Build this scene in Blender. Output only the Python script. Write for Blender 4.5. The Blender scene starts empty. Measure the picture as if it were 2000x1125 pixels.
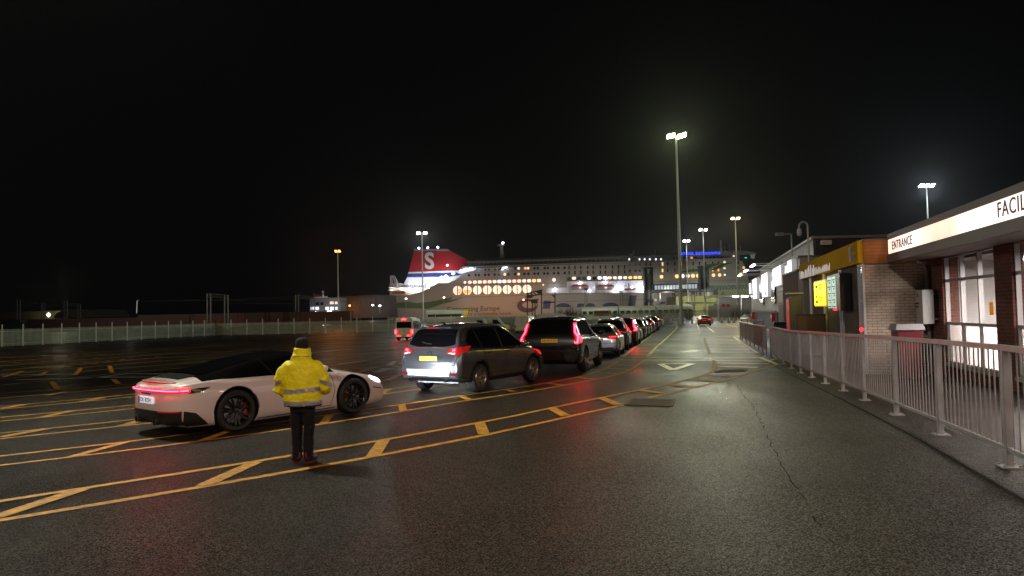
import bpy, bmesh, math, random
from mathutils import Vector, Matrix
from mathutils.bvhtree import BVHTree
R = math.radians
rnd = random.Random(7)
sc = bpy.context.scene
col = sc.collection

# ---------------------------------------------------------------- camera
F = 1350.0
CAM = Vector((0, 0, 1.9))
PITCH, ROLL = math.atan(49.5 / F), R(1.17)
fw = Vector((0, math.cos(PITCH), math.sin(PITCH)))
r0 = Vector((1, 0, 0)); u0 = r0.cross(fw)
rt = r0 * math.cos(ROLL) - u0 * math.sin(ROLL)
up = u0 * math.cos(ROLL) + r0 * math.sin(ROLL)
cd = bpy.data.cameras.new('camera'); cam = bpy.data.objects.new('camera', cd); col.objects.link(cam)
cd.sensor_width = 36; cd.lens = 36 * F / 2000; cd.clip_end = 4000; cd.clip_start = .1
M = Matrix((rt, up, -fw)).transposed().to_4x4(); M.translation = CAM
cam.matrix_world = M
sc.camera = cam

# ---------------------------------------------------------------- world, exposure
w = bpy.data.worlds.new('World'); sc.world = w; w.use_nodes = True
nt = w.node_tree; bg = nt.nodes['Background']
sky = nt.nodes.new('ShaderNodeTexSky'); sky.sky_type = 'NISHITA'; sky.sun_disc = False
sky.sun_elevation = R(-9); sky.sun_rotation = R(200)
mixc = nt.nodes.new('ShaderNodeMixRGB'); mixc.blend_type = 'ADD'; mixc.inputs[0].default_value = 1
mixc.inputs[2].default_value = (.0105, .0105, .012, 1)
nt.links.new(sky.outputs[0], mixc.inputs[1]); nt.links.new(mixc.outputs[0], bg.inputs[0])
bg.inputs[1].default_value = .12
sc.view_settings.view_transform = 'Standard'; sc.view_settings.look = 'None'
sc.view_settings.exposure = 0; sc.view_settings.gamma = 1
sc.cycles.use_denoising = True
sc.cycles.max_bounces = 6; sc.cycles.diffuse_bounces = 2; sc.cycles.glossy_bounces = 3
sc.cycles.transparent_max_bounces = 8; sc.cycles.caustics_reflective = False; sc.cycles.caustics_refractive = False
sc.cycles.sample_clamp_indirect = 3.0

def lamp(name, loc, power, color, size=.3, kind='POINT', target=None, spot=120, blend=.6, size_y=None):
    l = bpy.data.lights.new(name, kind); l.energy = power; l.color = color
    o = bpy.data.objects.new(name, l); col.objects.link(o); o.location = loc
    if kind in ('POINT', 'SPOT'): l.shadow_soft_size = size
    if kind == 'SPOT': l.spot_size = R(spot); l.spot_blend = blend
    if kind == 'AREA':
        l.size = size
        if size_y: l.shape = 'RECTANGLE'; l.size_y = size_y
    if target is not None:
        o.rotation_euler = (Vector(target) - Vector(loc)).to_track_quat('-Z', 'Y').to_euler()
    return o
WARM, GREENW, COOL = (1, .62, .36), (.92, 1, .74), (.85, .92, 1)
# off-frame floodlights, no masts built; last two added to brighten fence and yard
lamp('off_frame_flood', (-15.5, 20, 21), 20500, (1, .98, .80), .35, 'SPOT', (-6, 9, 0), 62, .9)
lamp('off_frame_flood', (5, -13, 14), 4600, (1, .50, .30), .5, 'SPOT', (3, 12, 0), 115)
lamp('off_frame_flood', (-12, -14, 16), 7600, (1, .86, .72), .5, 'SPOT', (-4, 14, 0), 110)
lamp('off_frame_flood', (-115, 75, 26), 42000, (.95, 1, .78), .5, 'SPOT', (-45, 100, 0), 130)  # unseen light added to brighten the left fence
lamp('off_frame_flood', (-44, 22, 24), 26000, (1, .76, .40), .5, 'SPOT', (-30, 58, 0), 110)  # unseen light added to lift the left yard

# ---------------------------------------------------------------- ground height and picking
def clamp(v, a=0., b=1.): return max(a, min(b, v))
def gz(x, y):
    z = .3 * clamp(x / 5) * clamp((22 - y) / 15.2, 0, 1.25)
    d = .95 + (.35 - .95) * clamp(x / 25)
    z -= d * clamp((y - 25) / 60)
    z += (d - .1) * clamp((y - 126) / 12)
    return z
def ray(px, py): return (fw * F + rt * (px - 1000) + up * (562.5 - py)).normalized()
def G(px, py, dz=0.0):
    d = ray(px, py); z = 0
    for _ in range(30):
        t = (z - CAM.z) / d.z; p = CAM + d * t
        z = gz(p.x, p.y)
    return Vector((p.x, p.y, z + dz))
def at(px, py, Y):
    d = ray(px, py); return CAM + d * (Y / d.y)
def ptx(px, Y):   # world x of image column px at depth Y near the horizon
    return at(px, 612 - .0205 * (px - 1000), Y).x

# ---------------------------------------------------------------- materials
MATS = {}
def mat(name, c=(.5, .5, .5), rough=.5, metal=0, emit=None, es=1, coat=0, var=0, vs=3, bump=0, bs=60, spec=None, stretch=None):
    if name in MATS: return MATS[name]
    m = bpy.data.materials.new(name); m.use_nodes = True; n = m.node_tree; b = n.nodes['Principled BSDF']
    b.inputs['Base Color'].default_value = (*c, 1); b.inputs['Roughness'].default_value = rough
    b.inputs['Metallic'].default_value = metal; b.inputs['Coat Weight'].default_value = coat
    if coat: b.inputs['Coat Roughness'].default_value = .04
    if spec is not None: b.inputs['Specular IOR Level'].default_value = spec
    if emit: b.inputs['Emission Color'].default_value = (*emit, 1); b.inputs['Emission Strength'].default_value = es
    if var or bump:
        tc = n.nodes.new('ShaderNodeTexCoord'); src = tc.outputs['Object']
        if stretch:
            mp = n.nodes.new('ShaderNodeMapping'); mp.inputs['Scale'].default_value = stretch
            n.links.new(src, mp.inputs[0]); src = mp.outputs[0]
    if var:
        t = n.nodes.new('ShaderNodeTexNoise'); t.inputs['Scale'].default_value = vs; t.inputs['Detail'].default_value = 6
        n.links.new(src, t.inputs['Vector'])
        mr = n.nodes.new('ShaderNodeMapRange'); mr.inputs[1].default_value = .3; mr.inputs[2].default_value = .7
        mr.inputs[3].default_value = 1 - var; mr.inputs[4].default_value = 1 + var * .5
        n.links.new(t.outputs['Fac'], mr.inputs[0])
        mx = n.nodes.new('ShaderNodeVectorMath'); mx.operation = 'SCALE'; mx.inputs[0].default_value = c
        n.links.new(mr.outputs[0], mx.inputs['Scale']); n.links.new(mx.outputs[0], b.inputs['Base Color'])
        rr = n.nodes.new('ShaderNodeMapRange'); rr.inputs[3].default_value = clamp(rough - .12); rr.inputs[4].default_value = clamp(rough + .12)
        n.links.new(t.outputs['Fac'], rr.inputs[0]); n.links.new(rr.outputs[0], b.inputs['Roughness'])
    if bump:
        t2 = n.nodes.new('ShaderNodeTexNoise'); t2.inputs['Scale'].default_value = bs; t2.inputs['Detail'].default_value = 4
        n.links.new(src, t2.inputs['Vector'])
        bp = n.nodes.new('ShaderNodeBump'); bp.inputs['Strength'].default_value = bump; bp.inputs['Distance'].default_value = .02
        n.links.new(t2.outputs['Fac'], bp.inputs['Height']); n.links.new(bp.outputs[0], b.inputs['Normal'])
    MATS[name] = m; return m

def asphalt():
    m = bpy.data.materials.new('wet_asphalt'); m.use_nodes = True; n = m.node_tree; L = n.links.new
    b = n.nodes['Principled BSDF']; N = n.nodes.new
    g = N('ShaderNodeNewGeometry')
    def noise(s, d=5, v=None):
        t = N('ShaderNodeTexNoise'); t.inputs['Scale'].default_value = s; t.inputs['Detail'].default_value = d
        L(v or g.outputs['Position'], t.inputs['Vector']); return t
    def rng(src, a, bb, c, d):
        r = N('ShaderNodeMapRange'); r.inputs[1].default_value = a; r.inputs[2].default_value = bb
        r.inputs[3].default_value = c; r.inputs[4].default_value = d; L(src, r.inputs[0]); return r.outputs[0]
    def mth(op, a, c):
        k = N('ShaderNodeMath'); k.operation = op
        for i, q in enumerate((a, c)):
            if isinstance(q, (int, float)): k.inputs[i].default_value = q
            else: L(q, k.inputs[i])
        return k.outputs[0]
    big = noise(.18, 6); mid = noise(1.3, 6)
    # elongated wear along the lanes
    mp = N('ShaderNodeMapping'); mp.inputs['Rotation'].default_value = (0, 0, R(35)); mp.inputs['Scale'].default_value = (1.2, .12, 1)
    L(g.outputs['Position'], mp.inputs[0]); lane = noise(.8, 5, mp.outputs[0])
    vor = N('ShaderNodeTexVoronoi'); vor.inputs['Scale'].default_value = 130; L(g.outputs['Position'], vor.inputs['Vector'])
    v2 = N('ShaderNodeTexVoronoi'); v2.inputs['Scale'].default_value = 95; L(g.outputs['Position'], v2.inputs['Vector'])
    speck = mth('MULTIPLY', rng(vor.outputs['Color'], .1, 1, .25, 2.2), rng(v2.outputs['Color'], .35, .95, .45, 3.2))
    base = mth('MULTIPLY', rng(big.outputs['Fac'], .38, .62, .007, .019), rng(mid.outputs['Fac'], .3, .7, .8, 1.2))
    base = mth('MULTIPLY', base, rng(lane.outputs['Fac'], .38, .62, .55, 1.35))
    base = mth('MULTIPLY', base, speck)
    cc = N('ShaderNodeCombineColor'); L(base, cc.inputs[0]); L(mth('MULTIPLY', base, .80), cc.inputs[1]); L(mth('MULTIPLY', base, .55), cc.inputs[2])
    L(cc.outputs[0], b.inputs['Base Color'])
    wet = rng(mth('ADD', big.outputs['Fac'], mth('MULTIPLY', lane.outputs['Fac'], .6)), .62, 1.0, .29, .50)
    # the asphalt beyond the kerb line of the pavement is a rougher, older surface
    L(mth('MULTIPLY', wet, rng(vor.outputs['Color'], 0, 1, .8, 1.35)), b.inputs['Roughness']); b.inputs['Specular IOR Level'].default_value = .40
    sl = rng(v2.outputs['Color'], .45, .95, .04, .62); L(sl, b.inputs['Specular IOR Level'])
    bp = N('ShaderNodeBump'); bp.inputs['Strength'].default_value = 1.0; bp.inputs['Distance'].default_value = .016
    fine = noise(100, 4); L(fine.outputs['Fac'], bp.inputs['Height'])
    bp2 = N('ShaderNodeBump'); bp2.inputs['Strength'].default_value = .03; bp2.inputs['Distance'].default_value = .03
    L(noise(9, 5).outputs['Fac'], bp2.inputs['Height']); L(bp.outputs[0], bp2.inputs['Normal'])
    L(bp2.outputs[0], b.inputs['Normal'])
    return m

def brick_mat(name, c1, c2, mortar, bw=.225, bh=.075, rough=.8):
    m = bpy.data.materials.new(name); m.use_nodes = True; n = m.node_tree; L = n.links.new; N = n.nodes.new
    b = n.nodes['Principled BSDF']; b.inputs['Roughness'].default_value = rough
    tc = N('ShaderNodeTexCoord'); sp = N('ShaderNodeSeparateXYZ'); L(tc.outputs['Object'], sp.inputs[0])
    ad = N('ShaderNodeMath'); L(sp.outputs[0], ad.inputs[0]); L(sp.outputs[1], ad.inputs[1])
    cb = N('ShaderNodeCombineXYZ'); L(ad.outputs[0], cb.inputs[0]); L(sp.outputs[2], cb.inputs[1])
    br = N('ShaderNodeTexBrick'); L(cb.outputs[0], br.inputs['Vector'])
    br.inputs['Color1'].default_value = (*c1, 1); br.inputs['Color2'].default_value = (*c2, 1); br.inputs['Mortar'].default_value = (*mortar, 1)
    br.inputs['Scale'].default_value = 1; br.inputs['Brick Width'].default_value = bw; br.inputs['Row Height'].default_value = bh
    br.inputs['Mortar Size'].default_value = .007; br.inputs['Mortar Smooth'].default_value = .2; br.inputs['Bias'].default_value = 0
    ns = N('ShaderNodeTexNoise'); ns.inputs['Scale'].default_value = 2.2; ns.inputs['Detail'].default_value = 6; L(tc.outputs['Object'], ns.inputs['Vector'])
    mr = N('ShaderNodeMapRange'); mr.inputs[1].default_value = .3; mr.inputs[2].default_value = .7; mr.inputs[3].default_value = .7; mr.inputs[4].default_value = 1.15; L(ns.outputs[0], mr.inputs[0])
    vm = N('ShaderNodeVectorMath'); vm.operation = 'SCALE'; L(br.outputs['Color'], vm.inputs[0]); L(mr.outputs[0], vm.inputs['Scale'])
    L(vm.outputs[0], b.inputs['Base Color'])
    bp = N('ShaderNodeBump'); bp.inputs['Strength'].default_value = .5; bp.inputs['Distance'].default_value = .008; bp.invert = True
    L(br.outputs['Fac'], bp.inputs['Height']); L(bp.outputs[0], b.inputs['Normal'])
    return m

def glass_mat():
    m = bpy.data.materials.new('pane_glass'); m.use_nodes = True; n = m.node_tree; n.nodes.clear(); N = n.nodes.new; L = n.links.new
    o = N('ShaderNodeOutputMaterial'); mx = N('ShaderNodeMixShader'); t = N('ShaderNodeBsdfTransparent'); g = N('ShaderNodeBsdfGlossy')
    g.inputs['Roughness'].default_value = .03; t.inputs[0].default_value = (.85, .88, .86, 1)
    f = N('ShaderNodeFresnel'); f.inputs[0].default_value = 1.6; L(f.outputs[0], mx.inputs[0]); L(t.outputs[0], mx.inputs[1]); L(g.outputs[0], mx.inputs[2]); L(mx.outputs[0], o.inputs[0])
    return m

def emi(name, c, s, dirty=0):
    if name in MATS: return MATS[name]
    m = bpy.data.materials.new(name); m.use_nodes = True; n = m.node_tree; b = n.nodes['Principled BSDF']
    b.inputs['Base Color'].default_value = (*c, 1); b.inputs['Emission Color'].default_value = (*c, 1); b.inputs['Emission Strength'].default_value = s
    b.inputs['Roughness'].default_value = .35
    if dirty:
        tc = n.nodes.new('ShaderNodeTexCoord'); t = n.nodes.new('ShaderNodeTexNoise'); t.inputs['Scale'].default_value = dirty; t.inputs['Detail'].default_value = 3
        r = n.nodes.new('ShaderNodeValToRGB'); r.color_ramp.elements[0].position = .3; r.color_ramp.elements[1].position = .62
        r.color_ramp.elements[0].color = (c[0] * .75, c[1] * .5, c[2] * .42, 1); r.color_ramp.elements[1].color = (*c, 1)
        n.links.new(tc.outputs['Object'], t.inputs['Vector']); n.links.new(t.outputs[0], r.inputs[0]); n.links.new(r.outputs[0], b.inputs['Emission Color'])
    MATS[name] = m; return m

# ---------------------------------------------------------------- mesh building
class MB:
    def __init__(s): s.v = []; s.f = []; s.mi = []
    def add(s, vs, fs, mi=0):
        o = len(s.v); s.v += [tuple(v) for v in vs]; s.f += [tuple(i + o for i in f) for f in fs]; s.mi += [mi] * len(fs); return s
    def box(s, a, b, mi=0, mtx=None):
        x0, y0, z0 = a; x1, y1, z1 = b
        if x0 > x1: x0, x1 = x1, x0
        if y0 > y1: y0, y1 = y1, y0
        if z0 > z1: z0, z1 = z1, z0
        vs = [Vector(p) for p in ((x0, y0, z0), (x1, y0, z0), (x1, y1, z0), (x0, y1, z0), (x0, y0, z1), (x1, y0, z1), (x1, y1, z1), (x0, y1, z1))]
        if mtx: vs = [mtx @ v for v in vs]
        return s.add(vs, [(0, 3, 2, 1), (4, 5, 6, 7), (0, 1, 5, 4), (1, 2, 6, 5), (2, 3, 7, 6), (3, 0, 4, 7)], mi)
    def tube(s, pts, r, n=8, mi=0, cap=True):
        pts = [Vector(p) for p in pts]; rs = r if isinstance(r, (list, tuple)) else [r] * len(pts)
        o = len(s.v); prev = None
        for i, p in enumerate(pts):
            d = (pts[min(i + 1, len(pts) - 1)] - pts[max(i - 1, 0)]).normalized()
            a = d.cross(Vector((0, 0, 1)) if abs(d.z) < .95 else Vector((1, 0, 0))).normalized()
            if prev and a.dot(prev) < 0: a = -a
            prev = a; b = d.cross(a)
            for k in range(n):
                t = 2 * math.pi * k / n; s.v.append(tuple(p + (a * math.cos(t) + b * math.sin(t)) * rs[i]))
        for i in range(len(pts) - 1):
            for k in range(n):
                k2 = (k + 1) % n; s.f.append((o + i * n + k, o + i * n + k2, o + (i + 1) * n + k2, o + (i + 1) * n + k)); s.mi.append(mi)
        if cap:
            s.f.append(tuple(o + k for k in range(n))[::-1]); s.mi.append(mi)
            s.f.append(tuple(o + (len(pts) - 1) * n + k for k in range(n))); s.mi.append(mi)
        return s
    def prism(s, poly, y0, y1, mi=0):     # poly in (x,z), extruded along y
        n = len(poly); vs = [(x, y0, z) for x, z in poly] + [(x, y1, z) for x, z in poly]
        fs = [tuple(range(n)), tuple(range(2 * n - 1, n - 1, -1))] + [(i, i + n, (i + 1) % n + n, (i + 1) % n) for i in range(n)]
        return s.add(vs, fs, mi)
    def lathe(s, prof, c, axis='y', n=24, mi=0, closed=False):   # prof: (r, h)
        o = len(s.v); m = len(prof)
        for k in range(n):
            t = 2 * math.pi * k / n
            for r, h in prof:
                if axis == 'y': s.v.append((c[0] + r * math.cos(t), c[1] + h, c[2] + r * math.sin(t)))
                else: s.v.append((c[0] + r * math.cos(t), c[1] + r * math.sin(t), c[2] + h))
        for k in range(n):
            k2 = (k + 1) % n
            for j in range(m if closed else m - 1):
                j2 = (j + 1) % m
                s.f.append((o + k * m + j, o + k * m + j2, o + k2 * m + j2, o + k2 * m + j)); s.mi.append(mi)
        return s
    def build(s, name, mats, parent=None, smooth=False, bevel=0, fix=True, ang=40):
        me = bpy.data.meshes.new(name); me.from_pydata(s.v, [], s.f)
        for m in (mats if isinstance(mats, (list, tuple)) else [mats]): me.materials.append(m)
        me.polygons.foreach_set('material_index', s.mi)
        if fix or bevel:
            bm = bmesh.new(); bm.from_mesh(me)
            if bevel:
                bmesh.ops.bevel(bm, geom=[e for e in bm.edges if len(e.link_faces) == 2 and e.calc_face_angle(0) > .6], offset=bevel, segments=2, affect='EDGES', profile=.5)
            bmesh.ops.recalc_face_normals(bm, faces=bm.faces); bm.to_mesh(me); bm.free()
        if smooth:
            me.shade_smooth(); me.set_sharp_from_angle(angle=R(ang))
        o = bpy.data.objects.new(name, me); col.objects.link(o)
        if parent is not None: o.parent = parent
        return o
def tag(o, label=None, cat=None, group=None, kind=None):
    if label: o['label'] = label
    if cat: o['category'] = cat
    if group: o['group'] = group
    if kind: o['kind'] = kind
    return o
def empty(name, loc=(0, 0, 0), rz=0, label=None, cat=None, group=None):
    o = bpy.data.objects.new(name, None); col.objects.link(o); o.location = loc; o.rotation_euler = (0, 0, rz); o.empty_display_size = .3
    return tag(o, label, cat, group)
def kids(o): return [c for c in KIDS.get(o.name, [])]
KIDS = {}
def index_kids():
    KIDS.clear()
    for o in bpy.data.objects:
        if o.parent: KIDS.setdefault(o.parent.name, []).append(o)
def copy_tree(o, parent=None, swap=None):
    c = o.copy(); col.objects.link(c); c.parent = parent
    if swap and o.type == 'MESH':
        for i, m in enumerate(o.data.materials):
            if m and m.name in swap:
                if c.data is o.data: c.data = o.data.copy()
                c.data.materials[i] = swap[m.name]
    for ch in kids(o): copy_tree(ch, c, swap)
    return c
def text_mb(body, size, depth=.004, bold=0, align='CENTER', spacing=1.0, shear=0):
    cu = bpy.data.curves.new('lettering', 'FONT'); cu.body = body; cu.size = size; cu.extrude = depth; cu.offset = bold
    cu.align_x = align; cu.align_y = 'CENTER'; cu.space_character = spacing; cu.shear = shear; cu.resolution_u = 4
    o = bpy.data.objects.new('lettering', cu); col.objects.link(o)
    dg = bpy.context.evaluated_depsgraph_get(); me = bpy.data.meshes.new_from_object(o.evaluated_get(dg))
    bpy.data.objects.remove(o); return me
def text_obj(name, body, size, m, mtx, parent=None, **k):
    me = text_mb(body, size, **k); me.transform(mtx); me.materials.clear(); me.materials.append(m); me.name = name
    o = bpy.data.objects.new(name, me); col.objects.link(o); o.parent = parent; return o
def frame(o, x, z):   # matrix with x-axis, up-axis, normal = x cross z
    x = Vector(x).normalized(); z = Vector(z).normalized(); n = x.cross(z)
    m = Matrix((x, z, n)).transposed().to_4x4(); m.translation = Vector(o); return m

# ---------------------------------------------------------------- common materials
black = mat('black_plastic', (.012, .012, .012), .5)
rubber = mat('tyre_rubber', (.018, .017, .016), .7, bump=.2, bs=40)
dglass = mat('tinted_glass', (.004, .004, .005), .04, spec=.7)
chrome = mat('chrome', (.8, .8, .8), .12, 1)
alloy = mat('silver_alloy', (.55, .52, .48), .3, .9)
darkalloy = mat('black_alloy', (.015, .015, .015), .25, .3)
galv = mat('galvanised_steel', (.42, .43, .43), .45, .6, var=.25, vs=6)
liner = mat('arch_liner', (.006, .006, .006), .9)
tail_on = emi('tail_lamp_lit', (1, .015, .02), 9)
tail_hot = emi('brake_lamp_lit', (1, .003, .006), 130)
tail_dim = mat('tail_lamp_red', (.28, .012, .012), .12, emit=(1, .02, .02), es=.25, coat=.6)
tail_off = mat('tail_lamp_unlit', (.12, .006, .008), .12, emit=(1, .03, .02), es=.03, coat=.5)
clearlens = mat('clear_lens', (.6, .6, .62), .1, emit=(.9, .92, 1), es=.15)
headlens = emi('head_lamp_lit', (.8, .9, 1), 9)
plate_y = mat('yellow_plate', (.78, .42, .02), .4, emit=(1, .55, .03), es=.12)
plate_w = mat('white_plate', (.75, .77, .8), .4, emit=(.85, .9, 1), es=.55)
ink = mat('black_ink', (.01, .01, .01), .5)
bluei = mat('blue_ink', (.01, .03, .25), .5)
redcal = mat('red_caliper', (.6, .01, .01), .3, coat=.5)

# ---------------------------------------------------------------- ground
def ground_sheet():
    xs = [-900, -500, -300, -200, -140, -100, -80] + list(range(-65, -5, 3)) + list(range(-5, 26)) + list(range(27, 80, 4)) + [100, 150, 250, 400, 700, 1100]
    ys = [-60, -30, -15] + list(range(-6, 31)) + list(range(33, 126, 3)) + [126, 132, 138, 150, 180, 240, 320, 400, 432]
    vs = [(x, y, gz(x, y)) for y in ys for x in xs]; n = len(xs)
    fs = [(j * n + i, j * n + i + 1, (j + 1) * n + i + 1, (j + 1) * n + i) for j in range(len(ys) - 1) for i in range(n - 1)]
    o = MB().add(vs, fs).build('ground', asphalt(), smooth=True, fix=False); tag(o, 'wet dark asphalt of the ferry port car lanes', None, None, 'structure')
ground_sheet()
o = MB().add([(-2500, 430, -6), (2500, 430, -6), (2500, 3500, -6), (-2500, 3500, -6)], [(0, 1, 2, 3)]).build('water', mat('harbour_water', (.004, .006, .008), .12, bump=.3, bs=.4))
tag(o, 'black harbour water behind the quay', None, None, 'structure')
o = MB().box((-900, 428, -7), (1100, 432, -.12)).build('quay_wall', mat('quay_concrete', (.2, .2, .19), .8)); tag(o, 'concrete quay edge below the ferry', None, None, 'structure')

# ---------------------------------------------------------------- painted markings
ypaint = mat('yellow_road_paint', (.56, .27, .016), .62, var=.6, vs=9, bump=.25, bs=90)
wpaint = mat('pale_road_paint', (.85, .66, .22), .36, var=.4, vs=4, bump=.25, bs=90)
opaint = mat('worn_yellow_paint', (.38, .19, .025), .5, var=.6, vs=4)
gpaint = mat('worn_white_paint', (.34, .28, .15), .5, var=.6, vs=2)
mark_lift = [.006]
def ribbon(mb, pts, wd, px=True):
    P = [G(*p) for p in pts] if px else [Vector((p[0], p[1], 0)) for p in pts]
    Q = [P[0]]
    for a, b in zip(P, P[1:]):
        n = max(1, int((b - a).length / .8))
        for k in range(1, n + 1): Q.append(a.lerp(b, k / n))
    # smooth corners lightly
    for _ in range(2 if len(pts) > 3 else 0):
        Q = [Q[0]] + [(Q[i - 1] + Q[i] * 2 + Q[i + 1]) / 4 for i in range(1, len(Q) - 1)] + [Q[-1]]
    vs = []; lift = mark_lift[0]
    for i, p in enumerate(Q):
        d = (Q[min(i + 1, len(Q) - 1)] - Q[max(i - 1, 0)]); d.z = 0; d.normalize(); s = Vector((-d.y, d.x, 0)) * wd / 2
        for q in (p + s, p - s): vs.append((q.x, q.y, gz(q.x, q.y) + lift))
    mb.add(vs, [(2 * i, 2 * i + 1, 2 * i + 3, 2 * i + 2) for i in range(len(Q) - 1)])
def marks(name, label, m, longs, rungs, wl=.13, wr=.2):
    a = MB()
    for i, p in enumerate(longs): mark_lift[0] = .006 + .0015 * (i % 3); ribbon(a, p, wl)
    mark_lift[0] = .0115
    for p in rungs: ribbon(a, p, wr)
    o = a.build(name, m, fix=False); tag(o, label, None, None, 'structure'); return o
A1 = [(-120, 1036), (0, 1017), (173, 990), (387, 952), (560, 924), (719, 894.5), (952, 850), (1060, 825), (1112, 813), (1219, 791)]
A1b = [(1268, 777), (1299, 769), (1361, 757), (1410, 746), (1438, 738), (1462, 727.5), (1490, 719.5), (1518, 712.4)]
A2 = [(-120, 999), (0, 979), (160, 956), (352, 925.8), (560, 892.8), (756, 859.6), (938, 826), (1060, 800.7), (1174, 777.7), (1246, 763.5), (1304, 751.5), (1352, 741), (1383, 732), (1395, 723), (1397, 714), (1394, 704)]
A2b = [(1387, 692), (1378, 670), (1377, 661), (1420, 656)]
RA = [[(-10, 1012), (160, 957)], [(397, 950), (499, 904)], [(728, 893), (750, 860)], [(945, 849), (937, 827)], [(1105, 813), (1077, 798)], [(1208, 791), (1174, 778)], [(1297, 769), (1251, 763)], [(1357, 756), (1306, 752)], [(1407, 745.5), (1352, 742.4)], [(1438, 736), (1383, 733)]]
marks('lane_marking', 'bright yellow ladder line sweeping past the person in the hi-vis jacket', ypaint, [A1, A1b, A2, A2b], RA, .125, .19)
B1 = [(-120, 923), (0, 910), (128, 895), (390, 862.4), (560, 840), (787, 804), (912, 781.6), (1060, 761), (1098, 753), (1165, 741.7), (1208, 731.6), (1239, 718.4), (1257, 705)]
B2 = [(-120, 905), (0, 892), (246, 864.6), (464, 836.8), (617, 814), (782, 791.3), (896, 774), (1060, 750.5), (1129, 737.6), (1165, 727.5), (1189, 718), (1206, 706)]
RB = [[(138, 893.8), (246, 864.6)], [(397, 861), (464, 837)], [(631, 827.7), (644, 812)], [(787.5, 803), (784.7, 791)], [(915.5, 781), (900, 774)], [(1005, 766.6), (988, 761)], [(1097, 752.7), (1069, 749)], [(1165, 741), (1129, 737.8)], [(1205, 730.4), (1165, 728)], [(1230, 722), (1182, 719.6)], [(1243, 714.8), (1198, 712.4)]]
marks('lane_marking', 'yellow ladder line beside the wheels of the queueing cars', ypaint, [B1, B2], RB, .105, .15)
L3 = [[(1218, 696), (1239, 679), (1285, 641.6)], [(1266, 695.6), (1282, 677.6), (1324, 637)], [(1222, 698), (1484, 698.5)], [(1208, 703), (1502, 705.5)], [(1362, 634.4), (1368, 650)], [(1377, 634.4), (1395, 649)], [(1417, 633), (1440, 639)], [(1433, 658), (1455, 673), (1479, 689.6)], [(1484, 698.5), (1518, 712.4)]]
R3 = [[(1240, 680 + k * 6), (1280 - k * 5, 680.5 + k * 6)] for k in range(3)]
for k, yy in enumerate((664, 670, 676, 682, 688)):
    R3.append([(1379 + k * 2, yy), (1440 + (yy - 660) * 1.3, yy + 1)])
R3 += [[(1396, 709.5), (1502, 711)], [(1398, 716), (1480, 718)]]
marks('lane_marking', 'pale yellow hatching and stop lines across the far approach lane', wpaint, L3, R3, .16, .18)
marks('give_way_triangle', 'pale outlined give way triangle painted on the lane', wpaint, [], [[(1289, 711.2), (1352, 710.7)], [(1352, 710.7), (1314, 723)], [(1314, 723), (1289, 711.2)]], .2, .24)
C1 = [(-60, 864), (0, 857), (249, 832), (339, 822.4), (560, 795), (742, 770.8), (805, 763), (1000, 731)]
C2 = [(-60, 853), (0, 846.4), (93, 838), (294, 817), (560, 785), (742, 762.3), (800, 755.7), (1000, 725)]
D1 = [(-60, 829), (0, 823.4), (77, 817), (261, 799), (560, 768), (742, 745), (790, 738), (1010, 708)]
D2 = [(-60, 821), (0, 816), (141, 803), (262, 792), (560, 760), (742, 738), (790, 731), (1010, 703)]
E1 = [(-60, 805), (0, 800), (160, 786.6), (262, 775), (560, 744), (742, 722), (1010, 690)]
E2 = [(-60, 799), (0, 794), (48, 791), (262, 771), (560, 738), (742, 716), (1010, 686)]
F1 = [(-60, 783), (0, 778), (128, 768), (266, 755), (560, 722), (742, 703), (1010, 676)]
F2 = [(-60, 773), (0, 768.6), (266, 751), (560, 717), (742, 699), (1010, 673)]
rg = [[(0, 855), (93, 838)], [(237, 833), (294, 817)], [(77, 817), (141, 803)], [(0, 799), (48, 791)], [(160, 786), (205, 776)], [(90, 773), (128, 766)], [(742, 770), (760, 760)], [(755, 744), (780, 733)], [(700, 728), (735, 717)]]
marks('lane_marking', 'faded yellow double lines of the empty lanes beyond the white sports car', opaint, [C1, C2, D1, D2, E1, E2, F1, F2], rg, .12, .22)
far = []
for i, (y0, y1) in enumerate(((757, 668), (745, 664), (735, 660), (726, 657), (717, 655), (708, 653), (700, 651))):
    far.append([(-80, y0 + 4), (300, y0 + (y1 - y0) * .38), (1000, y1)])
marks('lane_marking', 'worn far lane lines running towards the palisade fence', gpaint, far, [], .16)
marks('lane_marking', 'chunky yellow dashes on the empty lanes left of the white sports car', ypaint, [], [[(6, 737.6), (45, 725)], [(78, 734.4), (91, 726.4)], [(147, 733), (158, 720)], [(214, 715), (219, 728)], [(101, 745.6), (112, 760)], [(221, 741), (232, 750)]], .2, .15)
st = MB()
mark_lift[0] = .01
for (xa, ya, xb, yb, n) in ((20, 699, 205, 688, 9), (60, 703, 212, 691, 7), (30, 709, 212, 699, 7), (70, 716, 260, 700, 8), (110, 719, 330, 695, 9), (420, 690, 620, 674, 7)):
    for k in range(n):
        x = xa + (xb - xa) * k / n; y = ya + (yb - ya) * k / n; ribbon(st, [(x, y), (x + 5, y - .5)], .3)
tag(st.build('lane_marking', ypaint, fix=False), 'rows of short yellow dashes in the distance before the fence', None, None, 'structure')
wl = [[(195, 737), (250, 730), (345, 731)], [(345, 731), (300, 737), (195, 737)], [(742, 720), (790, 722)], [(735, 727), (757, 721)], [(722, 708), (770, 706), (760, 714)], [(0, 733), (150, 731)], [(30, 742), (180, 738)], [(660, 712), (715, 704)], [(600, 690), (690, 682)]]
marks('lane_symbol', 'worn white arrows and lane symbols on the empty lanes', mat('white_road_paint', (.45, .43, .38), .45, var=.4, vs=4), wl, [], .26)

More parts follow.
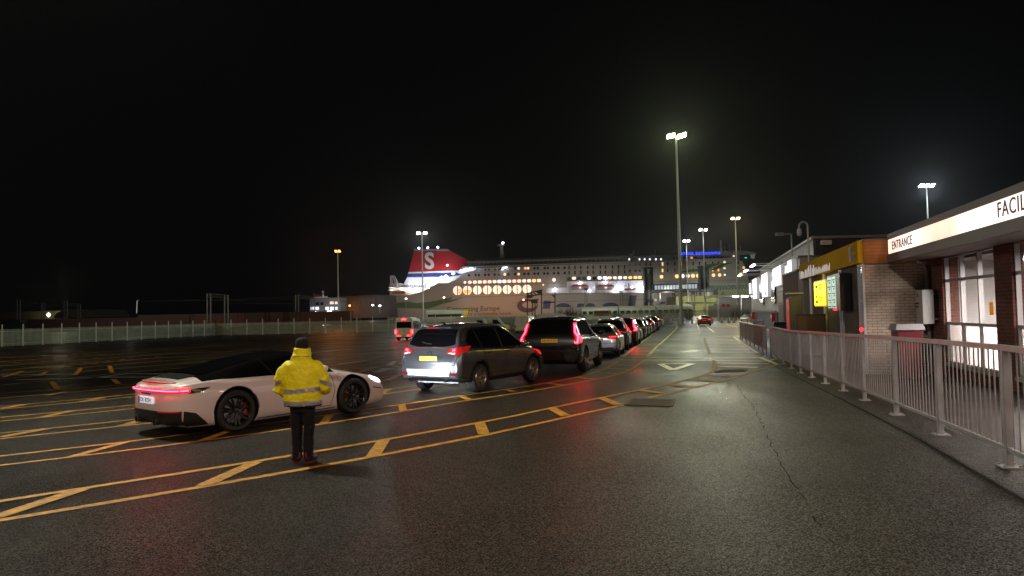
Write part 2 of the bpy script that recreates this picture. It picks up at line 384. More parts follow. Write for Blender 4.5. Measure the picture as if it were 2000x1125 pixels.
def disc_cover(name, px, py, r, m, label, cat, n=20):
    c = G(px, py); mb = MB(); mb.lathe([(0.001, .012), (r * .9, .012), (r, .004)], (c.x, c.y, c.z), 'z', n)
    tag(mb.build(name, m), label, cat, 'manhole covers on the approach lane')
iron = mat('cast_iron', (.03, .028, .026), .5, .6, bump=.5, bs=30)
disc_cover('manhole_cover', 1249, 672, .45, iron, 'round iron manhole cover farthest up the approach lane', 'manhole cover')
disc_cover('manhole_cover', 1291, 675.5, .45, iron, 'round iron manhole cover between the two pale lane lines', 'manhole cover')
disc_cover('manhole_cover', 1276, 693.5, .45, iron, 'round iron manhole cover beside the stop line', 'manhole cover')
def grate(px0, py0, px1, py1, px2, py2, nb, label):
    a, b, c = G(px0, py0), G(px1, py1), G(px2, py2)
    u = b - a; v = c - a; mb = MB(); root = empty('drain_grate', a, 0, label, 'drain grate')
    fr = MB(); uu = u.normalized(); vv = v.normalized()
    def bar(mbb, p, q, wd, h=.014):
        d = (q - p).normalized(); s = Vector((-d.y, d.x, 0)) * wd / 2; P = [p + s, p - s, q - s, q + s]
        vs = [(t.x, t.y, gz(t.x, t.y) + e) for e in (0.002, h) for t in P]; vs = [(x - a.x, y - a.y, z - a.z) for x, y, z in vs]
        mbb.add(vs, [(0, 3, 2, 1), (4, 5, 6, 7), (0, 1, 5, 4), (1, 2, 6, 5), (2, 3, 7, 6), (3, 0, 4, 7)])
    for p, q in ((a, b), (b, b + v), (b + v, c), (c, a)): bar(fr, p, q, .06, .016)
    bar(fr, a + v / 2, b + v / 2, .05, .016)
    fr.build('grate_frame', mat('worn_iron', (.11, .09, .07), .75, 0, spec=.2), root)
    for i in range(1, nb): bar(mb, a + u * i / nb, a + u * i / nb + v, .035, .015)
    mb.build('grate_bars', mat('bar_iron', (.09, .075, .055), .75, 0, spec=.15), root)
    pit_dark = MB().add([(t.x - a.x, t.y - a.y, gz(t.x, t.y) + .007 - a.z) for t in (a, b, b + v, c)], [(0, 1, 2, 3)]); pit_dark.build('grate_dark_sheet', liner, root)  # flat black sheet above the road stands in for the dark below the bars
grate(1221, 791, 1311, 794, 1232, 779.5, 20, 'large rectangular iron drain grate in front of the yellow ladder line')
grate(1398, 727.5, 1455, 726.5, 1404, 723, 16, 'narrow iron drain grate beside the curved yellow line')
# kerb seam and pavement patch by the railing
seam = MB(); mark_lift[0] = .005
sp0 = [G(*p) for p in ((1432, 742), (1446, 764), (1470, 792), (1490, 832), (1512, 880), (1538, 925), (1575, 985), (1625, 1060))]
for a_, b_ in zip(sp0, sp0[1:]):
    n_ = max(3, int((b_ - a_).length / .16)); pts_ = [a_.lerp(b_, k / n_) + Vector((rnd.uniform(-.02, .02), rnd.uniform(-.03, .03), 0)) for k in range(n_ + 1)]
    for q0, q1 in zip(pts_, pts_[1:]):
        if rnd.random() < .86: ribbon(seam, [(q0.x, q0.y), (q1.x, q1.y)], rnd.uniform(.004, .014), px=False)
tag(seam.build('road_seam', mat('tar_seam', (.008, .008, .008), .9, spec=.1), fix=False), 'dark jagged seam between two asphalt surfaces', None, None, 'structure')

# ---------------------------------------------------------------- cars
def loft(rows, name, crease_belt=.35, roofrange=None):
    """rows: x zb zs ze zt wm ws wr"""
    mb = MB(); rings = []
    for (x, zb, zs, ze, zt, wm, ws, wr) in rows:
        h = [(0, zb), (wm * .55, zb), (wm * .9, zb + .01), (wm * .985, zb + .10), (wm, zb + (zs - zb) * .55), (wm * .99, zs - .09), (ws, zs), (ws - .035, zs + min(.035, (ze - zs) * .3)),
             (wr + (ws - .035 - wr) * .45, zs + (ze - zs) * .6), (wr, ze), (wr * .62, ze + (zt - ze) * .75), (0, zt)]
        ring = [(x, -a, b) for a, b in h] + [(x, a, b) for a, b in h[-2:0:-1]]
        rings.append(ring)
    n = len(rings[0]); vs = [p for r in rings for p in r]; fs = []; mi = []
    for i in range(len(rings) - 1):
        xm = (rows[i][0] + rows[i + 1][0]) / 2
        for k in range(n):
            fs.append((i * n + k, (i + 1) * n + k, (i + 1) * n + (k + 1) % n, i * n + (k + 1) % n))
            kk = k if k < 11 else n - 1 - k
            m_ = 0
            if roofrange and kk >= 7 and roofrange[0] < xm < roofrange[1]: m_ = 2
            mi.append(m_)
    for i, e in ((0, 0), (len(rings) - 1, 1)):
        for k in range(0, 11):
            a, b, c, d = i * n + k, i * n + k + 1, i * n + (n - k - 1) % n, i * n + (n - k) % n
            f = [a, b, c, d]
            f = list(dict.fromkeys(f))
            if len(f) > 2: fs.append(tuple(f if e else f[::-1])); mi.append(0)
    me = bpy.data.meshes.new(name); me.from_pydata(vs, [], fs)
    for _ in range(3): me.materials.append(liner)
    me.polygons.foreach_set('material_index', mi)
    bm = bmesh.new(); bm.from_mesh(me); bmesh.ops.recalc_face_normals(bm, faces=bm.faces)
    cl = bm.edges.layers.float.get('crease_edge') or bm.edges.layers.float.new('crease_edge')
    for e in bm.edges:
        a, b = e.verts[0].index, e.verts[1].index
        k = a % n; kk = min(k, n - k)
        if abs(a - b) == n and kk in (6, 9): e[cl] = crease_belt
        if abs(a - b) == n and kk == 2: e[cl] = .6
        if roofrange and abs(a - b) == n and kk in (7,): e[cl] = .7
        if a // n == b // n and a // n in (0, len(rings) - 1): e[cl] = .3
    bm.to_mesh(me); bm.free(); return me
def arcq(cx, cz, ra, rb, a0, a1, n=16):
    out = []
    for i in range(n):
        t0, t1 = R(a0 + (a1 - a0) * i / n), R(a0 + (a1 - a0) * (i + 1) / n)
        out.append([(cx + ra * math.cos(t0), cz + ra * math.sin(t0)), (cx + rb * math.cos(t0), cz + rb * math.sin(t0)), (cx + rb * math.cos(t1), cz + rb * math.sin(t1)), (cx + ra * math.cos(t1), cz + ra * math.sin(t1))])
    return out
def lineq(pts, wd):
    out = []
    for a, b in zip(pts, pts[1:]):
        a = Vector(a); b = Vector(b); d = (b - a).normalized(); s = Vector((-d.y, d.x)) * wd / 2
        out.append([tuple(a - s), tuple(b - s), tuple(b + s), tuple(a + s)])
    return out
def patch(bvh, polys, axis, sgn, m, name, parent, eps=.006, step=.06, mirror=False):
    """thin pressed panel laid on the body: polys are convex outlines in the side (x,z), rear (y,z) or top (x,y) view"""
    if not isinstance(polys[0][0], (list, tuple)): polys = [polys]
    out = bmesh.new()
    for poly in polys:
        area = sum(poly[i][0] * poly[(i + 1) % len(poly)][1] - poly[(i + 1) % len(poly)][0] * poly[i][1] for i in range(len(poly)))
        if area < 0: poly = poly[::-1]
        xs = [p[0] for p in poly]; ys = [p[1] for p in poly]
        nx = max(1, int(math.ceil((max(xs) - min(xs)) / step))); ny = max(1, int(math.ceil((max(ys) - min(ys)) / step)))
        bm = bmesh.new(); gv = [[bm.verts.new((min(xs) + (max(xs) - min(xs)) * i / nx, min(ys) + (max(ys) - min(ys)) * j / ny, 0)) for j in range(ny + 1)] for i in range(nx + 1)]
        for i in range(nx):
            for j in range(ny): bm.faces.new((gv[i][j], gv[i + 1][j], gv[i + 1][j + 1], gv[i][j + 1]))
        for i in range(len(poly)):
            a = Vector((*poly[i], 0)); b = Vector((*poly[(i + 1) % len(poly)], 0)); d = b - a
            if d.length < 1e-6: continue
            bmesh.ops.bisect_plane(bm, geom=bm.verts[:] + bm.edges[:] + bm.faces[:], plane_co=a, plane_no=Vector((d.y, -d.x, 0)), clear_outer=True)
        tmp = bpy.data.meshes.new('t'); bm.to_mesh(tmp); bm.free(); out.from_mesh(tmp); bpy.data.meshes.remove(tmp)
    bmesh.ops.remove_doubles(out, verts=out.verts, dist=.0008)
    for v in out.verts:
        a, b = v.co.x, v.co.y
        if axis == 'side': o, d = Vector((a, sgn * 3, b)), Vector((0, -sgn, 0))
        elif axis == 'rear': o, d = Vector((-6, a, b)), Vector((1, 0, 0))
        elif axis == 'front': o, d = Vector((6, a, b)), Vector((-1, 0, 0))
        else: o, d = Vector((a, b, 5)), Vector((0, 0, -1))
        h, nn, _, _ = bvh.ray_cast(o, d)
        if h is None:
            h, nn, _, _ = bvh.find_nearest(o + d * (3 if axis != 'rear' else 4))
        v.co = h - d * eps + nn * eps * .5
    bmesh.ops.recalc_face_normals(out, faces=out.faces)
    me = bpy.data.meshes.new(name); out.to_mesh(me); out.free(); me.materials.append(m); me.shade_smooth()
    ob = bpy.data.objects.new(name, me); col.objects.link(ob); ob.parent = parent
    # make sure the face side points outwards
    if len(me.polygons):
        avg = sum((p.normal for p in me.polygons), Vector())
        want = {'side': Vector((0, sgn, 0)), 'rear': Vector((-1, 0, 0)), 'front': Vector((1, 0, 0)), 'top': Vector((0, 0, 1))}[axis]
        if avg.dot(want) < 0: me.flip_normals()
    return ob
def build_body(rows, arches, paint, parent, tyre_r, roofrange=None, roofmat=None, crease=.35, name='body'):
    me = loft(rows, name, crease, roofrange); o = bpy.data.objects.new(name, me); col.objects.link(o)
    for i, m in enumerate((paint, liner, roofmat or paint)): me.materials[i] = m
    s = o.modifiers.new('s', 'SUBSURF'); s.levels = 2; s.render_levels = 2
    wmax = max(r[5] for r in rows)
    cut = MB()
    for ax in arches:
        for sg in (1, -1):
            R_ = tyre_r + .055
            y0, y1 = sg * (wmax - .34), sg * (wmax + .3)
            n = 40; vs = [(ax + R_ * math.cos(2 * math.pi * k / n), y, tyre_r + R_ * math.sin(2 * math.pi * k / n)) for y in (y0, y1) for k in range(n)]
            cut.add(vs, [tuple(range(n)), tuple(range(2 * n - 1, n - 1, -1))] + [(k, k + n, (k + 1) % n + n, (k + 1) % n) for k in range(n)])
    c = cut.build('cutter', [liner, liner]); 
    for p in c.data.polygons: p.material_index = 1
    b = o.modifiers.new('b', 'BOOLEAN'); b.object = c; b.operation = 'DIFFERENCE'; b.solver = 'EXACT'
    try: b.material_mode = 'TRANSFER'
    except Exception: pass
    dg = bpy.context.evaluated_depsgraph_get(); me2 = bpy.data.meshes.new_from_object(o.evaluated_get(dg))
    # faces inside the arches become liner
    while len(me2.materials) < 3: me2.materials.append(liner)
    for i, m in enumerate((paint, liner, roofmat or paint)): me2.materials[i] = m
    for p in me2.polygons:
        cx, cy, cz = p.center
        inside = any(abs(math.hypot(cx - ax, cz - tyre_r) - (tyre_r + .055)) < .02 for ax in arches) and abs(cy) > wmax - .36 and abs(p.normal.y) < .35
        wall = any(math.hypot(cx - ax, cz - tyre_r) < tyre_r + .06 for ax in arches) and abs(abs(cy) - (wmax - .34)) < .01
        if inside or wall: p.material_index = 1
        elif p.material_index not in (0, 2): p.material_index = 0
    me2.shade_smooth(); me2.set_sharp_from_angle(angle=R(38)); me2.name = name
    bpy.data.objects.remove(o); bpy.data.objects.remove(c)
    ob = bpy.data.objects.new(name, me2); col.objects.link(ob); ob.parent = parent
    bm = bmesh.new(); bm.from_mesh(me2); bvh = BVHTree.FromBMesh(bm); bm.free()
    return ob, bvh
def wheel(parent, x, y, r, wd, rimmat, spokes=5, twin=True, cal=None, steer=0, rim_r=.66):
    sg = 1 if y > 0 else -1
    t = MB(); rr = r * rim_r
    t.lathe([(rr, -wd / 2 + .01), (r * .9, -wd / 2), (r * .975, -wd / 2 + .025), (r, -wd / 2 + .05), (r, wd / 2 - .05), (r * .975, wd / 2 - .025), (r * .9, wd / 2), (rr, wd / 2 - .01), (rr, 0)], (0, 0, 0), 'y', 48, 0, True)
    w_ = t.build('wheel', rubber, parent, True); w_.location = (x, y, r)
    rm = MB(); rm.lathe([(rr * 1.01, sg * wd * .42), (rr * .97, sg * (wd * .5 + .002)), (rr * .92, sg * wd * .44), (rr * .9, -sg * wd * .3), (rr * .99, -sg * wd * .3)], (0, 0, 0), 'y', 40)
    yo = sg * wd * .40
    for i in range(spokes):
        a0 = 2 * math.pi * i / spokes + .3
        for da in ((-.16, .16) if twin else (0,)):
            a = a0 + da; c, s_ = math.cos(a), math.sin(a); tw = .013 * r / .34 * (1.0 if twin else 2.0)
            c2, s2 = math.cos(a0 + da * .35), math.sin(a0 + da * .35)
            p0 = Vector((c2 * rr * .16, 0, s2 * rr * .16)); p1 = Vector((c * rr * .95, 0, s_ * rr * .95)); d = (p1 - p0).normalized(); q = Vector((-d.z, 0, d.x))
            vs = []
            for p, hw, dy in ((p0, tw * 1.3, -.012), (p1, tw, .006)):
                for e, f in ((q * hw, 0), (-q * hw, 0), (-q * hw, -.03), (q * hw, -.03)):
                    vs.append(tuple(p + e + Vector((0, yo + sg * (dy + f), 0))))
            rm.add(vs, [(0, 1, 2, 3), (7, 6, 5, 4), (0, 4, 5, 1), (1, 5, 6, 2), (2, 6, 7, 3), (3, 7, 4, 0)])
    rm.lathe([(.001, yo + sg * .004), (rr * .16, yo), (rr * .2, yo - sg * .03)], (0, 0, 0), 'y', 16)
    rm.build('rim', rimmat, w_, True, ang=30)
    dsk = MB().lathe([(.02, yo - sg * .09), (rr * .78, yo - sg * .09)], (0, 0, 0), 'y', 32); dsk.build('brake_disc', mat('brake_steel', (.40, .38, .38), .45, .5), w_)
    if cal:
        cb = MB()
        for k in range(5):
            a = cal + (k - 2) * .17
            cb.box((rr * .58, yo - sg * .10, -rr * .10), (rr * .88, yo - sg * .045, rr * .10), 0, Matrix.Rotation(-a, 4, 'Y'))
        cb.build('brake_caliper', redcal, w_)
    w_.rotation_euler = (0, 0, steer)
    return w_
def mirror_part(parent, x, y, z, paint, s=1):
    sg = 1 if y > 0 else -1
    mb = MB(); mb.lathe([(.002, -.11), (.05, -.105), (.085, -.07), (.10, 0), (.09, .07), (.05, .105), (.002, .11)], (0, 0, 0), 'y', 14)
    mb.v = [(v[0] * .75, v[1] * 1.05, v[2] * .8) for v in mb.v]
    mb.tube([(0, 0, -.02), (0, -sg * .16, -.06)], .02, 6)
    o = mb.build('wing_mirror', paint, parent, True); o.location = (x, y + sg * .10, z); o.scale = (s, s, s); return o
def plate(parent, bvh, z, m, txt, y=0, w_=.52, h=.11, blue=False, tilt=0):
    hit = bvh.ray_cast(Vector((-6, y, z)), Vector((1, 0, 0)))[0]
    pl = MB().box((hit.x - .022, y - w_ / 2, z - h / 2), (hit.x - .010, y + w_ / 2, z + h / 2)).build('number_plate', m, parent, bevel=.003)
    text_obj('plate_lettering', txt, h * .92, ink, frame((hit.x - .0235, y, z - .002), (0, -1, 0), (0, 0, 1)), pl, depth=.0015, spacing=1.02)
    if blue: MB().box((hit.x - .0245, y + w_ / 2 - .045, z - h / 2 + .005), (hit.x - .0215, y + w_ / 2 - .004, z + h / 2 - .005)).build('plate_badge', bluei, pl)
    return pl
def rails(parent, bvh, x0, x1, y, m, lift=.035):
    for sg in (1, -1):
        pts = []
        for k in range(9):
            x = x0 + (x1 - x0) * k / 8; h = bvh.ray_cast(Vector((x, sg * y, 5)), Vector((0, 0, -1)))[0]
            pts.append((x, sg * y, h.z + (lift if 0 < k < 8 else 0)))
        MB().tube(pts, .016, 8).build('roof_rail', m, parent, True)
def headlights(root, x, y, z, power=60, reach=8):
    for sg in (1, -1):
        l = lamp('headlamp_beam', (0, 0, 0), power, (.80, .89, 1), .06, 'SPOT', None, 75, 1)
        l.parent = root; l.location = (x, sg * y, z)
        l.rotation_euler = (Vector((reach, sg * .1, -z * .45))).to_track_quat('-Z', 'Y').to_euler()

silver_paint = mat('grey_metallic_paint', (.115, .118, .128), .26, .6, coat=.8)
dark_paint = mat('black_metallic_paint', (.010, .007, .008), .25, .2, coat=.9)
white_paint = mat('white_car_paint', (.80, .70, .69), .3, 0, coat=.9)
steel_paint = mat('silver_metallic_paint', (.42, .43, .46), .3, .7, coat=.8)

def suv():
    root = empty('suv')
    rows = [(-2.26, .42, .66, .74, .76, .80, .78, .70), (-2.24, .37, .80, .88, .90, .86, .83, .76), (-2.17, .34, .93, 1.0, 1.03, .89, .865, .78), (-2.10, .32, 1.0, 1.16, 1.19, .905, .88, .76), (-1.98, .28, 1.03, 1.38, 1.42, .915, .89, .70), (-1.84, .25, 1.04, 1.55, 1.60, .92, .895, .64),
            (-1.60, .25, 1.04, 1.60, 1.66, .92, .90, .61), (-1.0, .22, 1.02, 1.63, 1.69, .92, .90, .59), (-.3, .20, 1.0, 1.63, 1.69, .92, .90, .585), (.2, .20, .98, 1.58, 1.65, .92, .90, .585), (.6, .20, .97, 1.42, 1.49, .92, .89, .61),
            (.95, .21, .97, 1.20, 1.25, .92, .88, .67), (1.2, .22, .96, 1.06, 1.12, .92, .87, .68), (1.7, .24, .89, .98, 1.05, .92, .85, .64), (2.0, .26, .80, .88, .94, .88, .80, .6), (2.18, .30, .66, .73, .77, .78, .72, .55), (2.25, .36, .52, .58, .62, .60, .56, .45)]
    body, bv = build_body(rows, (-1.345, 1.345), silver_paint, root, .345)
    for sg in (1, -1):
        # side windows
        patch(bv, [[(-1.72, 1.12), (-1.62, 1.42), (-1.40, 1.52), (-1.32, 1.53), (-1.22, 1.09)], [(-1.72, 1.12), (-1.80, 1.22), (-1.62, 1.42)]], 'side', sg, dglass, 'window', root)
        patch(bv, [(-1.17, 1.08), (-1.27, 1.535), (-.28, 1.56), (-.28, 1.05)], 'side', sg, dglass, 'window', root)
        patch(bv, [(-.20, 1.05), (-.20, 1.56), (.10, 1.52), (.45, 1.36), (.80, 1.12), (.86, 1.04)], 'side', sg, dglass, 'window', root)
        patch(bv, lineq([(-1.74, 1.10), (-1.2, 1.065), (-.24, 1.03), (.90, 1.015)], .018), 'side', sg, chrome, 'window_trim', root, .008)
        patch(bv, lineq([(-1.78, 1.24), (-1.62, 1.45), (-1.35, 1.55), (-.3, 1.585), (.12, 1.545), (.5, 1.36)], .016), 'side', sg, chrome, 'window_trim', root, .008)
        for pts in ([(-.24, 1.02), (-.24, .40), (-.20, .30)], [(.80, .98), (.84, .60), (.78, .32)], [(-1.18, 1.05), (-1.16, .95), (-.98, .62), (-.86, .40), (-.84, .3)], [(-.84, .3), (.78, .3)]):
            patch(bv, lineq(pts, .012), 'side', sg, black, 'door_seam', root, .004)
        for hx in (-1.0, -.02):
            h = bv.ray_cast(Vector((hx, sg * 3, .93)), Vector((0, -sg, 0)))[0]
            MB().tube([(hx - .09, h.y + sg * .005, .93), (hx - .07, h.y + sg * .03, .93), (hx + .07, h.y + sg * .03, .935), (hx + .09, h.y + sg * .005, .935)], .014, 8).build('door_handle', silver_paint, root, True)
        # cladding round arches and sills
        for ax in (-1.345, 1.345): patch(bv, arcq(ax, .345, .40, .445, -5, 185), 'side', sg, black, 'arch_trim', root, .008)
        patch(bv, [(-.90, .235), (-.90, .33), (.90, .33), (.90, .235)], 'side', sg, black, 'sill_trim', root, .008)
        # tail lamps: wrap round the corner
        patch(bv, [[(.50 * sg, .985), (.56 * sg, 1.05), (.80 * sg, 1.13), (.885 * sg, 1.12), (.885 * sg, .965), (.76 * sg, .93)]], 'rear', 1, tail_dim, 'tail_lamp', root, .014)
        patch(bv, [(-2.14, .97), (-2.14, 1.12), (-1.66, 1.14), (-1.88, 1.02)], 'side', sg, tail_dim, 'tail_lamp', root, .012)
        patch(bv, [[(.56 * sg, .975), (.60 * sg, 1.0), (.76 * sg, .99), (.75 * sg, .945)]], 'rear', 1, clearlens, 'reversing_lamp', root, .02)
        patch(bv, [[(.66 * sg, 1.02), (.66 * sg, 1.07), (.75 * sg, 1.085), (.75 * sg, 1.03)]], 'rear', 1, tail_hot, 'brake_lamp', root, .022)
        patch(bv, [(sg * .62, .46), (sg * .62, .52), (sg * .83, .53), (sg * .81, .46)], 'rear', 1, tail_off, 'reflector', root, .014)
        ex = MB().lathe([(.035, 0), (.045, 0), (.047, .10), (.035, .10)], (0, 0, 0), 'y', 16, 0, True); ex.v = [(v[1] - 2.30, v[0] + sg * .52, v[2] + .345) for v in ex.v]; ex.build('exhaust_tip', chrome, root, True)
        mirror_part(root, .72, sg * .90, 1.08, silver_paint)
    patch(bv, [(-.63, 1.17), (-.69, 1.19), (-.60, 1.53), (.60, 1.53), (.69, 1.19), (.63, 1.17), (.4, 1.13), (-.4, 1.13)], 'rear', 1, dglass, 'rear_window', root, .008)
    patch(bv, [(.35, .56), (.85, .66), (.95, .67), (.95, -.67), (.85, -.66), (.35, -.56)], 'top', 1, dglass, 'windscreen', root, .008)
    patch(bv, [(-.66, .60), (-.62, .44), (.62, .44), (.66, .60)], 'rear', 1, mat('silver_skid_plate', (.42, .43, .46), .45, .2), 'skid_plate', root, .012)
    patch(bv, [(-.50, .40), (-.46, .34), (.46, .34), (.50, .40)], 'rear', 1, black, 'bumper_insert', root, .012)
    patch(bv, lineq([(-.85, .70), (.85, .70)], .02), 'rear', 1, black, 'bumper_seam', root, .006)
    patch(bv, lineq([(-.86, .93), (-.74, .70)], .014) + lineq([(.86, .93), (.74, .70)], .014), 'rear', 1, black, 'tailgate_seam', root, .006)
    patch(bv, [(-.30, .80), (-.38, .93), (.38, .93), (.30, .80)], 'rear', 1, mat('recess_shade', (.055, .055, .056), .4, .6), 'plate_recess', root, .006)  # flat patch; the shade of the recess is painted as darker body colour
    plate(root, bv, .855, plate_y, 'MT65 SSZ')
    MB().box((-2.05, -.52, 1.565), (-1.80, .52, 1.61)).build('spoiler', silver_paint, root, bevel=.012)
    MB().box((-2.055, -.18, 1.575), (-2.04, .18, 1.60)).build('high_brake_lamp', tail_dim, root)
    MB().tube([(-2.12, 0, 1.20), (-2.135, .14, 1.21), (-2.10, .30, 1.25)], .012, 6).build('rear_wiper', black, root)
    bdg = MB().lathe([(.001, 0), (.05, 0), (.055, -.012), (.001, -.012)], (0, 0, 0), 'y', 20); bdg.v = [(v[1] - 2.205, v[0] * 1.4, v[2] * .9 + .965) for v in bdg.v]; bdg.build('badge', chrome, root)
    rails(root, bv, -1.72, .15, .585, mat('satin_rail', (.45, .36, .30), .3, .8))
    MB().tube([(-1.55, 0, 1.66), (-1.62, 0, 1.70), (-1.70, 0, 1.73)], [.03, .02, .004], 6).build('roof_aerial', black, root)
    MB().box((-1.9, -.6, .24), (1.9, .6, .34)).build('underbody', mat('underbody_black', (.012, .011, .011), .7), root)
    MB().tube([(-1.345, -.7, .33), (-1.345, .7, .33)], .05, 8).build('axle', mat('axle_steel', (.08, .08, .08), .5, .7), root)
    for ax in (-1.345, 1.345):
        for sg in (1, -1): wheel(root, ax, sg * .80, .345, .225, alloy, 5, True)
    return root
def big_suv():
    root = empty('large_suv')
    rows = [(-2.47, .44, .76, .84, .86, .86, .84, .78), (-2.45, .37, .94, 1.01, 1.03, .92, .90, .84), (-2.40, .34, 1.08, 1.16, 1.19, .945, .92, .83), (-2.31, .30, 1.12, 1.34, 1.37, .96, .93, .80), (-2.2, .28, 1.13, 1.54, 1.57, .965, .93, .77), (-2.04, .26, 1.13, 1.66, 1.70, .97, .93, .73),
            (-1.7, .26, 1.12, 1.70, 1.75, .97, .93, .70), (-.8, .24, 1.10, 1.72, 1.78, .97, .93, .68), (0, .24, 1.08, 1.71, 1.77, .97, .93, .68), (.45, .24, 1.07, 1.61, 1.68, .97, .93, .68), (.85, .24, 1.06, 1.38, 1.46, .97, .92, .69),
            (1.15, .24, 1.06, 1.2, 1.25, .97, .91, .72), (1.4, .24, 1.05, 1.13, 1.18, .97, .90, .72), (2.0, .26, .99, 1.05, 1.11, .95, .87, .7), (2.3, .3, .88, .94, .98, .88, .8, .65), (2.43, .34, .68, .75, .78, .76, .7, .55), (2.47, .4, .58, .62, .64, .66, .62, .5)]
    body, bv = build_body(rows, (-1.42, 1.56), dark_paint, root, .385)
    for sg in (1, -1):
        patch(bv, [(-2.02, 1.20), (-1.86, 1.60), (-1.35, 1.62), (-1.18, 1.18)], 'side', sg, dglass, 'window', root)
        patch(bv, [(-1.10, 1.175), (-1.24, 1.625), (-.22, 1.64), (-.22, 1.15)], 'side', sg, dglass, 'window', root)
        patch(bv, [(-.14, 1.15), (-.14, 1.635), (.20, 1.60), (.60, 1.43), (.98, 1.18), (1.0, 1.13)], 'side', sg, dglass, 'window', root)
        patch(bv, lineq([(-2.05, 1.18), (-1.15, 1.15), (-.2, 1.12), (1.02, 1.105)], .022) + lineq([(-2.06, 1.20), (-1.88, 1.63), (-.8, 1.665), (0, 1.66), (.3, 1.60), (.66, 1.42), (1.0, 1.16)], .022), 'side', sg, chrome, 'window_trim', root, .009)
        for pts in ([(-.18, 1.12), (-.18, .34)], [(.98, 1.08), (1.0, .62), (.92, .34)], [(-1.14, 1.13), (-1.1, .9), (-.93, .62), (-.86, .34), (.92, .34)]):
            patch(bv, lineq(pts, .012), 'side', sg, black, 'door_seam', root, .004)
        patch(bv, lineq([(-.85, .46), (1.0, .46)], .03), 'side', sg, chrome, 'side_strip', root, .008)
        for hx in (-.95, .05):
            h = bv.ray_cast(Vector((hx, sg * 3, 1.02)), Vector((0, -sg, 0)))[0]
            MB().tube([(hx - .1, h.y + sg * .005, 1.02), (hx - .08, h.y + sg * .03, 1.02), (hx + .08, h.y + sg * .03, 1.02), (hx + .1, h.y + sg * .005, 1.02)], .014, 8).build('door_handle', chrome, root, True)
        # tall shouldered tail lamps
        patch(bv, lineq([(sg * .745, 1.56), (sg * .79, 1.28), (sg * .90, 1.12)], .045) + lineq([(sg * .885, 1.14), (sg * .885, .97)], .055) + lineq([(sg * .90, .965), (sg * .80, .965)], .04), 'rear', 1, tail_hot, 'tail_lamp', root, .02, .05)
        patch(bv, [[(sg * .76, 1.22), (sg * .93, 1.13), (sg * .93, .93), (sg * .80, .93)]], 'rear', 1, tail_dim, 'tail_lamp_housing', root, .010)
        patch(bv, [(-2.40, .95), (-2.40, 1.12), (-2.22, 1.17), (-2.1, 1.06), (-2.15, .98)], 'side', sg, tail_on, 'tail_lamp', root, .012)
        patch(bv, lineq([(sg * .52, .405), (sg * .78, .415)], .06), 'rear', 1, chrome, 'exhaust_trim', root, .014)
        patch(bv, lineq([(sg * .55, .406), (sg * .75, .414)], .035), 'rear', 1, liner, 'exhaust_opening', root, .02)
        mirror_part(root, .92, sg * .97, 1.20, dark_paint, 1.2)
        for ax in (-1.42, 1.56): patch(bv, arcq(ax, .385, .44, .47, -2, 182), 'side', sg, mat('arch_gloss_black', (.02, .02, .02), .3), 'arch_trim', root, .006)
    patch(bv, [(-.68, 1.24), (-.63, 1.60), (.63, 1.60), (.68, 1.24)], 'rear', 1, dglass, 'rear_window', root, .008)
    patch(bv, [(.55, .62), (1.1, .70), (1.1, -.70), (.55, -.62)], 'top', 1, dglass, 'windscreen', root, .008)
    patch(bv, lineq([(-.9, .72), (.9, .72)], .014), 'rear', 1, black, 'tailgate_seam', root, .006)
    plate(root, bv, 1.03, plate_y, 'KN18 EYA')
    hx = bv.ray_cast(Vector((-6, 0, 1.15)), Vector((1, 0, 0)))[0].x
    text_obj('badge_lettering', 'VOLVO', .065, chrome, frame((hx - .012, 0, 1.155), (0, -1, 0), (0, 0, 1)), root, depth=.003, spacing=2.6)
    MB().box((-2.2, -.62, 1.655), (-1.95, .62, 1.695)).build('spoiler', dark_paint, root, bevel=.012)
    rails(root, bv, -1.85, .4, .665, chrome, .04)
    MB().box((-2.0, -.62, .26), (2.0, .62, .40)).build('underbody', mat('underbody_black'), root)
    MB().tube([(-1.42, -.75, .36), (-1.42, .75, .36)], .05, 8).build('axle', mat('axle_steel'), root)
    for ax in (-1.42, 1.56):
        for sg in (1, -1): wheel(root, ax, sg * .845, .385, .25, mat('bronze_alloy', (.40, .33, .26), .35, .9), 5, False)  # rims in one even bronze tone
    return root
